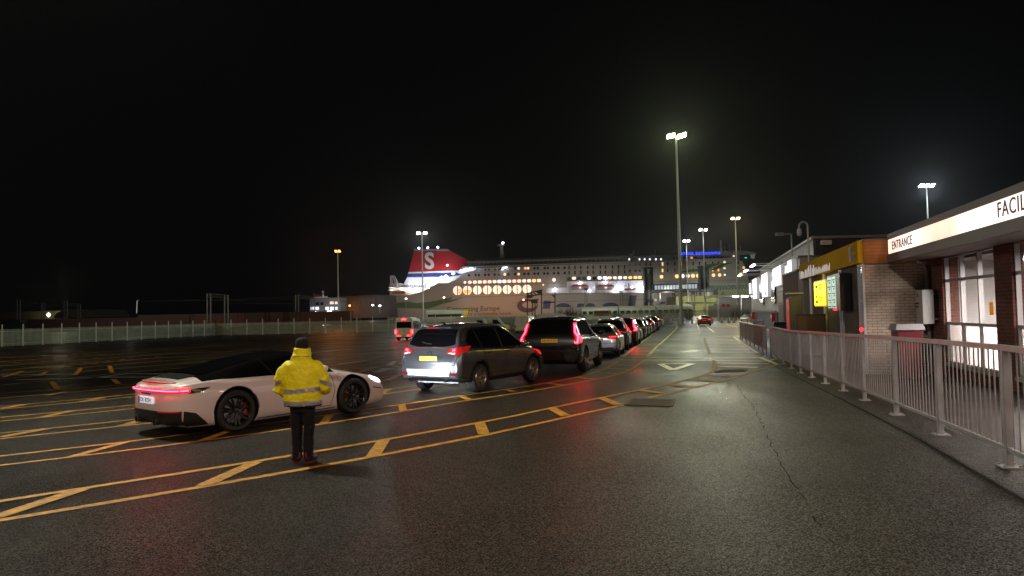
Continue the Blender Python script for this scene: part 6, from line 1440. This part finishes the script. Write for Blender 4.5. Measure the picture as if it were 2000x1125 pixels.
v = at(728, 596, Yd - 8); MB().lathe([(.001, -.4), (.6, 0), (.001, .4)], tuple(v), 'z', 8).build('wall_lamp', lw, sd); lamp('shed_light', (v.x, v.y - 2, v.z), 700, (1, .92, .85), .5)

# ---------------------------------------------------------------- linkspan towers, gangway, walkway, low halls
tw = mat('tower_blue_grey', (.035, .045, .055), .5)
for px, w2, yt, lab in ((1269, 8.5, 525, 'dark blue-grey linkspan tower standing before the lifeboat deck'), (1378.5, 8.7, 522, 'dark blue-grey linkspan tower standing before the forward green swoosh')):
    Y = 405; v = at(px, 600, Y); r = empty('linkspan_tower', (v.x, Y, gz(v.x, Y)), 0, lab, 'tower', 'linkspan towers beside the ferry'); h = at(px, yt, Y).z - r.location.z; W_ = w2 * Y / F
    for s_ in (-1, 1): MB().box((s_ * W_, 0, 0), (s_ * W_ * .35, 5, h)).build('leg', tw, r)
    MB().box((-W_ - .2, -.4, h + .002), (W_ + .2, 5.4, h + 1)).build('head', tw, r)
    m = MB()
    for k in range(8): m.box((-W_ * .35, 1, h * k / 8), (W_ * .35, 4, h * k / 8 + .6))
    m.build('cross_beams', tw, r); MB().box((-W_ * .2, .5, h * .25), (W_ * .2, 2, h * .9)).build('lift_rod', mat('rod_grey', (.25, .27, .3), .4), r)
    MB().box((-W_ * 1.0, -1.5, h * .27), (W_ * 1.5, -.5, h * .33)).build('platform', tw, r)
gw = empty('gangway', (0, 0, 0), 0, 'enclosed pedestrian gangway with a row of white lit windows beside the ferry', 'gangway'); Yg = 395
vprism([(1276, 568), (1276, 555.5), (1365, 552.5), (1365, 565)], Yg, Yg + 4, 'gangway_body', mat('gangway_grey', (.16, .17, .18), .5), Yg, gw)
for k in range(14):
    px = 1281 + k * 6; py = 561.8 - k * .2
    vprism([(px - 2.2, py + 4), (px - 2.2, py - 4), (px + 2.2, py - 4), (px + 2.2, py + 4)], Yg - .15, Yg - .02, 'window', emi('gangway_window', (.80, .90, 1), .55), Yg, gw)
for px in (1290, 1330, 1362): vprism([(px - .7, 620), (px - .7, 567), (px + .7, 567), (px + .7, 620)], Yg + 1, Yg + 2, 'support_leg', mat('gangway_grey'), Yg, gw)
vprism([(1275, 571.5), (1275, 569.5), (1400, 567), (1400, 569)], Yg - 1, Yg + 5, 'gangway_deck', fas, Yg, gw)
wk = empty('truss_walkway', (0, 0, 0), 0, 'glazed truss walkway over a pale green slab beside the terminal', 'walkway'); Yk = 260
gr_ = mat('pale_green_panel', (.38, .40, .26), .5, var=.08, vs=.2)
vprism([(1402, 578), (1402, 566), (1475, 563.5), (1475, 576)], Yk, Yk + 6, 'green_slab', gr_, Yk, wk)
m = MB()
for k in range(14):
    a, b, c = at(1392 + k * 6, 565.5, Yk), at(1395 + k * 6, 555.5, Yk), at(1398 + k * 6, 565, Yk); m.tube([tuple(a), tuple(b), tuple(c)], .09, 5)
a, b = at(1388, 554.8, Yk), at(1475, 553.2, Yk); m.tube([tuple(a), tuple(b)], .25, 5); m.build('truss', mat('truss_pale', (.42, .47, .42), .5), wk)
vprism([(1390, 565.8), (1390, 557.5), (1475, 555.5), (1475, 563.4)], Yk + 3, Yk + 3.3, 'glazing', mat('walkway_glazing', (.06, .09, .08), .2, emit=(.5, .8, .7), es=.06), Yk, wk)
for px in (1404, 1408): vprism([(px - .8, 628), (px - .8, 578), (px + .8, 578), (px + .8, 628)], Yk + 2, Yk + 3, 'support_leg', galv, Yk, wk)
v = at(1440, 590, Yk - 30); lamp('walkway_light', tuple(v), 7000, (.95, 1, .72), 1.0)
# triangle mark on the slab
a, b, c = at(1408, 575.6, Yk), at(1415, 575.4, Yk), at(1411.5, 569.8, Yk); m = MB()
for p, q in ((a, b), (b, c), (c, a)): m.tube([(p.x, Yk - .1, p.z), (q.x, Yk - .1, q.z)], .09, 5)
m.build('warning_triangle', ink, wk)
hl = empty('low_hall', (0, 0, 0), 0, 'low yellow-green port hall with a dark canopy behind the tall mast', 'building'); Yh = 230
vprism([(1320, 625), (1320, 579), (1400, 577), (1400, 625)], Yh, Yh + 14, 'wall', mat('hall_yellow_green', (.38, .38, .16), .55, var=.1, vs=.2), Yh, hl)
vprism([(1338, 592.5), (1338, 590.5), (1392, 590.5), (1392, 592)], Yh - 4, Yh - .1, 'canopy', shipdk, Yh, hl)
for px in (1352, 1397): vprism([(px - 4, 604), (px - 4, 594), (px + 4, 594), (px + 4, 604)], Yh - .15, Yh - .02, 'window', cols['g'], Yh, hl)
v = at(1350, 585, Yh - 22); lamp('hall_light', tuple(v), 6500, (1, 1, .66), .8); v = at(1395, 588, Yh - 22); lamp('hall_light', tuple(v), 4500, (1, 1, .7), .8)
cn = empty('lit_canopy', (0, 0, 0), 0, 'flat canopy with white strip lights below the green walkway slab', 'canopy'); Yc = 170
vprism([(1402, 580), (1402, 578.2), (1475, 576.5), (1475, 578.4)], Yc, Yc + 10, 'canopy_roof', mat('canopy_grey', (.25, .25, .24), .5), Yc, cn)
for px, w2 in ((1436, 5), (1454, 6), (1470, 2.5)): vprism([(px - w2, 580.3), (px - w2, 577.8), (px + w2, 577.6), (px + w2, 580.1)], Yc - .5, Yc - .05, 'strip_light', emi('strip_white', (1, .97, .92), 9), Yc, cn)
for px in (1449.5, 1471, 1404): vprism([(px - .5, 620), (px - .5, 580), (px + .5, 580), (px + .5, 620)], Yc + .5, Yc + .8, 'canopy_post', mat('post_lit', (.6, .6, .55), .5), Yc, cn)
v = at(1450, 586, Yc - 4); lamp('canopy_light', tuple(v), 900, (1, .97, .9), .5); vprism([(1404, 625), (1404, 596), (1475, 594), (1475, 625)], Yc + 9, Yc + 9.3, 'back_wall', mat('canopy_backwall', (.26, .25, .18), .6, var=.2, vs=.4), Yc, cn)
# railway carriage roofs: long pale train behind the fence
tn = empty('train', (0, 0, 0), 0, 'long pale train standing behind the fence below the ferry name', 'train'); Yt = 175
zt = at(1150, 599, Yt).z; xa, xb = ptx(1135, Yt), ptx(1355, Yt)
prof = [(0, -.1), (0, zt - 1.1), (.25, zt - .5), (.8, zt - .1), (1.5, zt), (2.2, zt - .1), (2.75, zt - .5), (3, zt - 1.1), (3, -.1)]
for k in range(3):
    a = xa + (xb - xa) * k / 3 + .15; b = xa + (xb - xa) * (k + 1) / 3 - .15
    vs = [(a, Yt + y, z) for y, z in prof] + [(b, Yt + y, z) for y, z in prof]; n = len(prof)
    c = MB().add(vs, [tuple(range(n)), tuple(range(2 * n - 1, n - 1, -1))] + [(i, i + n, (i + 1) % n + n, (i + 1) % n) for i in range(n)]).build('carriage', mat('train_pale_green', (.34, .38, .30), .4, var=.12, vs=.5), tn)
    for j in range(6):
        xw = a + (b - a) * (j + .5) / 6; MB().box((xw - .5, Yt - .04, zt - 2.0), (xw + .5, Yt - .005, zt - 1.2)).build('carriage_window', cols['d'], c)
tl = empty('train', (0, 0, 0), 0, 'pale train with a yellow cab end behind the fence under the hull slogan', 'train'); Yt2 = 190
zt = at(890, 604, Yt2).z; xa, xb = ptx(832, Yt2), ptx(905, Yt2); n = len(prof); prof = [(y, z - (at(1150, 599, Yt).z - zt)) for y, z in prof]; prof[0] = (0, -.1); prof[-1] = (3, -.1)
vs = [(xa, Yt2 + y, z) for y, z in prof] + [(xb, Yt2 + y, z) for y, z in prof]
MB().add(vs, [tuple(range(n)), tuple(range(2 * n - 1, n - 1, -1))] + [(i, i + n, (i + 1) % n + n, (i + 1) % n) for i in range(n)]).build('carriage', mat('train_pale_green'), tl)
vs = [(xb + .02, Yt2 + y, z) for y, z in prof] + [(xb + 1.3, Yt2 + y * .9 + .15, z - .1) for y, z in prof]
MB().add(vs, [tuple(range(n)), tuple(range(2 * n - 1, n - 1, -1))] + [(i, i + n, (i + 1) % n + n, (i + 1) % n) for i in range(n)]).build('yellow_cab', mat('cab_yellow', (.6, .42, .03), .5), tl)
MB().box((xa + .5, Yt2 - .04, zt - 2.0), (xb - .5, Yt2 - .005, zt - 1.3)).build('window_band', cols['d'], tl)
v = at(900, 596, Yt2 - 14); lamp('yard_light', (v.x, v.y, 10), 4200, (1, .95, .75), .5); v = at(1200, 590, Yt - 14); lamp('yard_light', (v.x, v.y, 10), 5200, (.98, 1, .8), .5)

# ---------------------------------------------------------------- containers
cc = {'dark red': (.075, .018, .016), 'teal': (.02, .07, .062), 'brown': (.085, .035, .022), 'rust': (.13, .035, .02)}
def container(L_, c, name):
    r = empty('shipping_container'); mt = mat(name, c, .6, .1, var=.25, vs=.6); m = MB(); H_, W_ = 2.9, 2.44; n = int(L_ / .28)
    for k in range(n):
        xa = L_ * k / n; q = [(xa, 0), (xa + L_ / n * .35, 0), (xa + L_ / n * .5, .06), (xa + L_ / n * .85, .06), (xa + L_ / n, 0)]
        for (u, e), (v, g) in zip(q, q[1:]): m.add([(u, e, .15), (v, g, .15), (v, g, H_ - .12), (u, e, H_ - .12)], [(0, 1, 2, 3)])
    m.build('corrugated_side', mt, r)
    f = MB(); 
    for x in (0, L_): f.box((x - .08, -.05, 0), (x + .08, .12, H_)); f.box((x - .08, W_ - .12, 0), (x + .08, W_ + .05, H_))
    f.box((.081, -.04, H_ - .13), (L_ - .081, .1, H_)); f.box((.081, -.04, 0), (L_ - .081, .1, .16)); f.build('frame', mt, r)
    MB().box((.08, .1, .14), (L_ - .08, W_ - .1, H_ - .02)).build('container_box', mt, r); return r
protos = {}
x = -122.0
lst = [(-128, 168, 'teal', 12.2), (-115, 168, 'teal', 12.2), (-102, 168, 'dark red', 12.2), (-89.3, 168, 'dark red', 12.2), (-76.6, 168, 'dark red', 12.2), (-63.9, 168, 'brown', 12.2), (-51.2, 168, 'dark red', 12.2), (-38.5, 152, 'brown', 12.2), (-61.5, 152, 'rust', 6.1) ]
pxs = [(-70, 'teal', 40), (60, 'dark red', 40), (165, 'dark red', 40), (270, 'brown', 40), (375, 'rust', 40), (478, 'dark red', 40), (575, 'rust', 40)]
labs = ['teal shipping container standing at the far left behind the fence', 'dark red shipping container directly right of the teal one', 'dark red shipping container under the warehouse gable', 'brown shipping container behind the lit white post', 'rust coloured container below the first rail gantry', 'dark red shipping container in the middle of the row before the small vessel', 'rust coloured container at the vessel end of the row']
for (px, c, _), lab in zip(pxs, labs):
    Y = 150; x = ptx(px, Y)
    if c not in protos:
        o = container(12.0, cc[c], c.replace(' ', '_') + '_container'); protos[c] = o; index_kids()
    else: o = copy_tree(protos[c])
    o.location = (x, Y, gz(x, Y) + (.35 if px > 200 else -.15)); o.rotation_euler = (0, 0, 0); tag(o, lab, 'container', 'shipping containers in a row behind the fence')
# ---------------------------------------------------------------- left warehouse, gantries
wh = empty('warehouse', (0, 0, 0), 0, 'low warehouse with a faint yellow-green roof and two gables at the far left', 'building'); Yw = 230
whm = mat('warehouse_green', (.11, .105, .05), .7, var=.2, vs=.1)
vprism([(-60, 626), (-60, 612), (135, 606), (150, 609), (150, 622)], Yw, Yw + 20, 'long_roof', whm, Yw, wh)
vprism([(138, 622), (138, 614), (153, 607), (166, 621)], Yw - 8, Yw + 20, 'gable', mat('gable_brown', (.13, .11, .07), .7), Yw, wh); vprism([(158, 621), (166, 611), (178, 604.5), (193, 620)], Yw - 14, Yw + 20, 'gable', mat('gable_brown'), Yw, wh)
v = at(95, 615, Yw - 3); MB().lathe([(.001, -.7), (.6, 0), (.001, .7)], tuple(v), 'z', 8).build('wall_lamp', emi('warm_lamp', (1, .85, .6), 14), wh); lamp('warehouse_light', (v.x, v.y - 2, v.z), 380, (1, .85, .6), .5)
v = at(120, 560, Yw - 60); lamp('warehouse_light', (v.x, v.y, 11), 500, (1, .95, .6), 1)
gant = mat('gantry_steel', (.16, .16, .16), .5, .4)
def gantry(pl, pr, top, top2, Y, label, double=True):
    a, b = at(pl, top, Y), at(pr, top2, Y); g0 = gz(a.x, Y); r = empty('rail_gantry', (a.x, Y, g0), 0, label, 'gantry', 'overhead line gantries beyond the fence'); w_ = b.x - a.x; h = a.z - g0; h2 = b.z - g0
    for x, hh in ((0, h), (w_, h2)):
        m = MB(); 
        for dx in ((-.35, .35) if double else (0,)): m.box((x + dx - .09, -.1, 0), (x + dx + .09, .1, hh))
        if double:
            for k in range(6): m.tube([(x - .35, 0, hh * k / 6), (x + .35, 0, hh * (k + 1) / 6)], .03, 4)
        m.build('gantry_leg', gant, r)
    m = MB(); m.tube([(-.4, 0, h + .02), (w_ + .4, 0, h2 + .02)], .1, 6); m.tube([(-.4, 0, h - .6), (w_ + .4, 0, h2 - .6)], .06, 6)
    for k in range(10): m.tube([(w_ * k / 10, 0, h - .6 + (h2 - h) * k / 10), (w_ * (k + .5) / 10, 0, h + (h2 - h) * k / 10), (w_ * (k + 1) / 10, 0, h - .6 + (h2 - h) * (k + 1) / 10)], .035, 4)
    m.build('gantry_beam', gant, r)
gantry(36, 128, 585, 588, 160, 'wide dark rail gantry over the warehouse roof at far left')
gantry(84, 154, 591.5, 594.5, 185, 'fainter rail gantry just behind the far left one')
gantry(408, 442, 573.5, 577, 140, 'tall narrow rail gantry above the rust coloured containers')
gantry(580, 612, 576, 582, 165, 'rail gantry in front of the small lit vessel')
gantry(704, 735, 577, 576, 180, 'rail gantry in front of the long grey shed', False)
gantry(1142, 1146, 563, 563, 200, 'paired dark catenary masts under the first red lifeboat', False)
gantry(1211, 1216, 569, 569, 200, 'paired dark catenary masts under the small rescue boat', False)
gantry(1313, 1318, 572, 572, 200, 'paired dark catenary masts before the enclosed gangway', False)
gantry(1351, 1356, 570, 570, 180, 'paired dark catenary masts right of the tall lamp mast', False)
m = MB()
for (xa, ya, xb, yb, Y) in ((270, 588.5, 600, 578, 150), (360, 586, 620, 583, 150), (445, 592, 700, 588, 150), (612, 582, 760, 574, 170)):
    a, b = at(xa, ya, Y), at(xb, yb, Y); m.tube([tuple(a), tuple(a.lerp(b, .5) + Vector((0, 0, -.3))), tuple(b)], .03, 4)
tag(m.build('overhead_wires', gant), 'thin overhead railway wires sagging between the gantries', 'wires')
# signal tower structure before the emblem
sg_ = empty('signal_structure', (0, 0, 0), 0, 'dark cluttered steel signal structure in front of the purple hull emblem', 'signal structure'); Ys = 190; m = MB()
for (x0_, y0_, x1_, y1_) in ((1030, 628, 1030, 572), (1058, 628, 1058, 566), (1040, 628, 1040, 585), (1045, 628, 1045, 585), (1026, 574, 1060, 566), (1026, 580, 1060, 574), (1030, 574, 1036, 580), (1036, 572, 1042, 579), (1042, 571, 1048, 577), (1048, 569, 1054, 576), (1054, 568, 1059, 574), (1036, 586, 1052, 585), (1060, 592, 1084, 590), (1084, 620, 1084, 571), (1078, 576, 1084, 580)):
    a, b = at(x0_, y0_, Ys), at(x1_, y1_, Ys); m.tube([tuple(a), tuple(b)], .16, 5)
for (x0_, y0_, x1_, y1_) in ((1037, 586, 1050, 592), (1031, 576, 1040, 582), (1050, 568, 1058, 573)):
    a, b = at(x0_, y0_, Ys), at(x1_, y1_, Ys); m.box((a.x, Ys - .5, b.z), (b.x, Ys + .5, a.z))
m.build('lattice', mat('signal_dark', (.03, .025, .02), .7), sg_)
for px, py in ((1022.5, 585.5),): v = at(px, py, Ys - 1); MB().lathe([(.001, -.25), (.3, 0), (.001, .25)], tuple(v), 'z', 8).build('signal_lamp', emi('signal_red', (1, .25, .2), 10), sg_)

# ---------------------------------------------------------------- lamp masts
def mast(px, pyt, Y, label, heads, col_=(1, 1, .9), power=9000, hw=1.0, es=40, rb=.22, roty=0, tgt=None, base_z=None, spotdeg=150):
    top = at(px, pyt, Y); g0 = gz(top.x, Y) if base_z is None else base_z; h = top.z - g0; r = empty('lamp_mast', (top.x, Y, g0), roty, label, 'lamp mast', 'tall floodlight masts round the port')
    MB().tube([(0, 0, 0), (0, 0, h * .02), (0, 0, h)], [rb * 1.25, rb, rb * .45], 12).build('pole', mat('mast_steel', (.42, .43, .40), .45, .4), r, True)
    MB().lathe([(rb * 2, 0), (rb * 2, .08), (rb * 1.2, .10)], (0, 0, 0), 'z', 12).build('base_flange', galv, r)
    am = MB(); am.box((-hw, -.08, h + .002), (hw, .08, h + .12)); am.build('crossarm', galv, r)
    em_ = emi('mast_glow_%d' % int(es * 10 + col_[2] * 100), col_, es)
    for i, (dx, w_, tilt) in enumerate(heads):
        mt = Matrix.Translation((dx, -.1, h + .05)) @ Matrix.Rotation(tilt, 4, 'Y') @ Matrix.Rotation(R(-28), 4, 'X')
        hd = MB().box((-w_ / 2, -.5, 0), (w_ / 2, .5, .16), 0, mt).build('lamp_head', galv, r, bevel=.02)
        MB().box((-w_ / 2 + .04, -.46, -.05), (w_ / 2 - .04, .46, -.004), 0, mt).build('lamp_lens', em_, hd)
    if power: lamp('mast_light', (top.x, Y - 1.0, top.z - .6), power, col_, .4, 'SPOT', tgt or (top.x - 2, Y - 22, 0), spotdeg, .5)
    return r
mast(1320.5, 266, 107, 'very tall lamp mast with two greenish-white floodlights beside the approach lane', [(-.85, 1.25, R(-12)), (.85, 1.45, R(-16))], (.90, 1, .56), 12500, 1.5, 30, .30, tgt=(11, 62, 0))
mast(824, 455.5, 190, 'lamp mast with twin white lamps in front of the red funnel', [(-.95, .9, 0), (.95, .9, 0)], (.95, 1, .85), 9000, 1.4, 30, .26, tgt=(-28, 150, 0))
mast(659.5, 491, 170, 'orange sodium lamp mast left of the ferry', [(-.4, .6, 0), (.4, .6, 0)], (1, .34, .08), 2500, .7, 5, .20, tgt=(-44, 130, 0))
mast(1340.5, 471, 230, 'short-looking lamp mast with white lamps close right of the very tall mast', [(-.7, .8, 0), (.7, .8, 0)], (.95, 1, .92), 6000, 1.1, 26, .22)
mast(1373, 449, 200, 'lamp mast with white lamps above the blue neon name', [(-.8, .8, 0), (.8, .8, 0)], (1, 1, .92), 6000, 1.2, 26, .22)
mast(1436, 427, 180, 'lamp mast with warm yellow lamps above the ferry bridge', [(-.7, .9, 0), (.7, .9, 0)], (1, .80, .45), 9000, 1.1, 9, .24, tgt=(58, 150, 0))
mast(1809.5, 363, 125, 'lamp mast with bluish-white lamps rising behind the shop roofs', [(-1.0, .7, 0), (0, .6, 0), (1.0, .7, 0)], (.85, .95, 1), 16000, 1.4, 30, .22, tgt=(45, 110, 0), base_z=0)
def postlamp(px, pyb, pyt, Y, c, es, label, p=0):
    a, b = at(px, pyb, Y), at(px, pyt, Y); r = empty('street_lamp', tuple(a), 0, label, 'street lamp', 'small quay lamps near the ferry'); h = b.z - a.z
    MB().tube([(0, 0, 0), (0, 0, h)], .1, 6).build('lamp_post', galv, r); MB().lathe([(.001, -.3), (.45, 0), (.001, .25)], (0, 0, h), 'z', 8).build('lamp_head', emi('quay_lamp_%d' % int(c[2] * 100), c, es), r)
    if p: lamp('quay_light', (b.x, b.y - 1, b.z), p, c, .3)
postlamp(793.5, 612, 583.5, 260, (.9, .97, .85), 14, 'slim quay lamp in front of the green stern swoosh')
postlamp(867.5, 606, 581, 280, (1, .85, .6), 12, 'slim quay lamp left of the big round windows')
postlamp(742, 612, 597, 200, (.9, .95, 1), 8, 'small quay lamp at the left tip of the green swoosh')
a = at(267, 612, 140); b = at(268, 587, 140); r = empty('signal_post', tuple(a), 0, 'bright white-lit post standing before the dark containers', 'post'); MB().tube([(0, 0, 0), (b.x - a.x, 0, b.z - a.z)], .09, 6).build('post_body', mat('lit_white_post', (.8, .8, .8), .4), r); MB().tube([(b.x - a.x, 0, b.z - a.z), (b.x - a.x + .3, 0, b.z - a.z + .1)], .07, 5).build('post_arm', galv, r)
lamp('post_light', (a.x, a.y - 2.5, a.z + 1.6), 60, (1, .97, .95), .2)

# ---------------------------------------------------------------- shrubs and clutter before the train
tw_ = mat('bare_twigs', (.085, .065, .04), .8); lf_ = mat('dull_leaves', (.06, .065, .025), .8)
def shrub(x, y, w_, h, label):
    r = empty('shrub', (x, y, gz(x, y)), 0, label, 'shrub', 'bare shrubs behind the fence'); m = MB(); l = MB()
    for k in range(46):
        a = rnd.uniform(0, 6.28); e = rnd.uniform(.2, 1); bx_, by_ = w_ * .15 * math.cos(a), .5 * math.sin(a); tx, ty = w_ * .5 * e * math.cos(a), w_ * .3 * e * math.sin(a); hh = h * rnd.uniform(.5, 1) * (1 - .35 * e)
        m.tube([(bx_, by_, 0), ((bx_ + tx) / 2, (by_ + ty) / 2, hh * .6), (tx, ty, hh)], [.05, .035, .015], 4, cap=False)
        for j in range(9):
            t = rnd.uniform(.4, 1.05); c = Vector((tx * t + rnd.uniform(-.3, .3), ty * t + rnd.uniform(-.3, .3), hh * t + rnd.uniform(-.2, .2))); u = Vector((rnd.uniform(-1, 1), rnd.uniform(-1, 1), rnd.uniform(-1, 1))) * .10; v = Vector((rnd.uniform(-1, 1), rnd.uniform(-1, 1), rnd.uniform(-1, 1))) * .10
            l.add([c, c + u, c + u + v, c + v], [(0, 1, 2, 3)])
    m.build('stems', tw_, r, fix=False); l.build('foliage', lf_, r, fix=False)
for i, (px, h, lab) in enumerate(((1096, 3.4, 'tallest bare shrub behind the fence near the signal structure'), (1114, 3.9, 'bushy bare shrub behind the fence just left of the paired masts'), (1130, 3.0, 'lower bare shrub behind the fence beside the tilted red board'), (1205, 2.6, 'bare shrub behind the fence right of the tilted red board'), (1285, 2.4, 'bare shrub behind the fence above the head of the queue'), (1345, 2.6, 'bare shrub behind the fence right of the tall mast'), (1438, 2.6, 'bare shrub behind the fence below the lit canopy'))):
    shrub(ptx(px, 140), 140, 3.4, h, lab)
rb_ = mat('board_red', (.30, .06, .04), .6)
a = at(1175, 612, 150); b = empty('tilted_board', (a.x, 150, gz(a.x, 150)), 0, 'tilted red skip-like board behind the fence under the ferry name', 'board'); z = a.z - b.location.z
MB().box((-1.6, -.1, z - .6), (1.6, .1, z + .6), 0, Matrix.Rotation(R(-14), 4, 'Y') if False else None).build('board_panel', rb_, b); MB().box((-.1, .12, 0), (.1, .25, z)).build('board_post', galv, b)
for px, lab in ((1413, 'round red sign disc behind the fence, nearer the tall mast'), (1422, 'round red sign disc behind the fence, nearer the terminal')):
    a = at(px, 597, 145); b = empty('round_sign', (a.x, 145, gz(a.x, 145)), 0, lab, 'sign', 'round red signs behind the fence'); z = a.z - b.location.z
    MB().lathe([(.001, -.03), (.42, -.03), (.42, .03), (.001, .03)], (0, 0, z), 'y', 18).build('sign_disc', mat('sign_red', (.5, .02, .03), .5), b); MB().tube([(0, .05, 0), (0, .05, z)], .05, 6).build('sign_post', galv, b)
np_ = at(1312, 614, 121.5); o = MB().box((np_.x - 1.1, 121.2, np_.z - .16), (np_.x + 1.1, 121.3, np_.z + .16)).build('fence_notice', mat('notice_white', (.7, .7, .66), .5)); tag(o, 'long narrow white notice fixed to the palisade fence', 'notice')
index_kids()

# ---------------------------------------------------------------- damp night air
hz = MB().box((-930, -70, -9), (1130, 3520, 62)).build('haze', mat('haze'), None)
hm = hz.data.materials[0]; n_ = hm.node_tree; n_.nodes.clear(); o_ = n_.nodes.new('ShaderNodeOutputMaterial'); v_ = n_.nodes.new('ShaderNodeVolumePrincipled')
v_.inputs['Density'].default_value = .00008; v_.inputs['Color'].default_value = (.9, .92, .95, 1); v_.inputs['Anisotropy'].default_value = .85; n_.links.new(v_.outputs[0], o_.inputs['Volume'])
hz['kind'] = 'stuff'
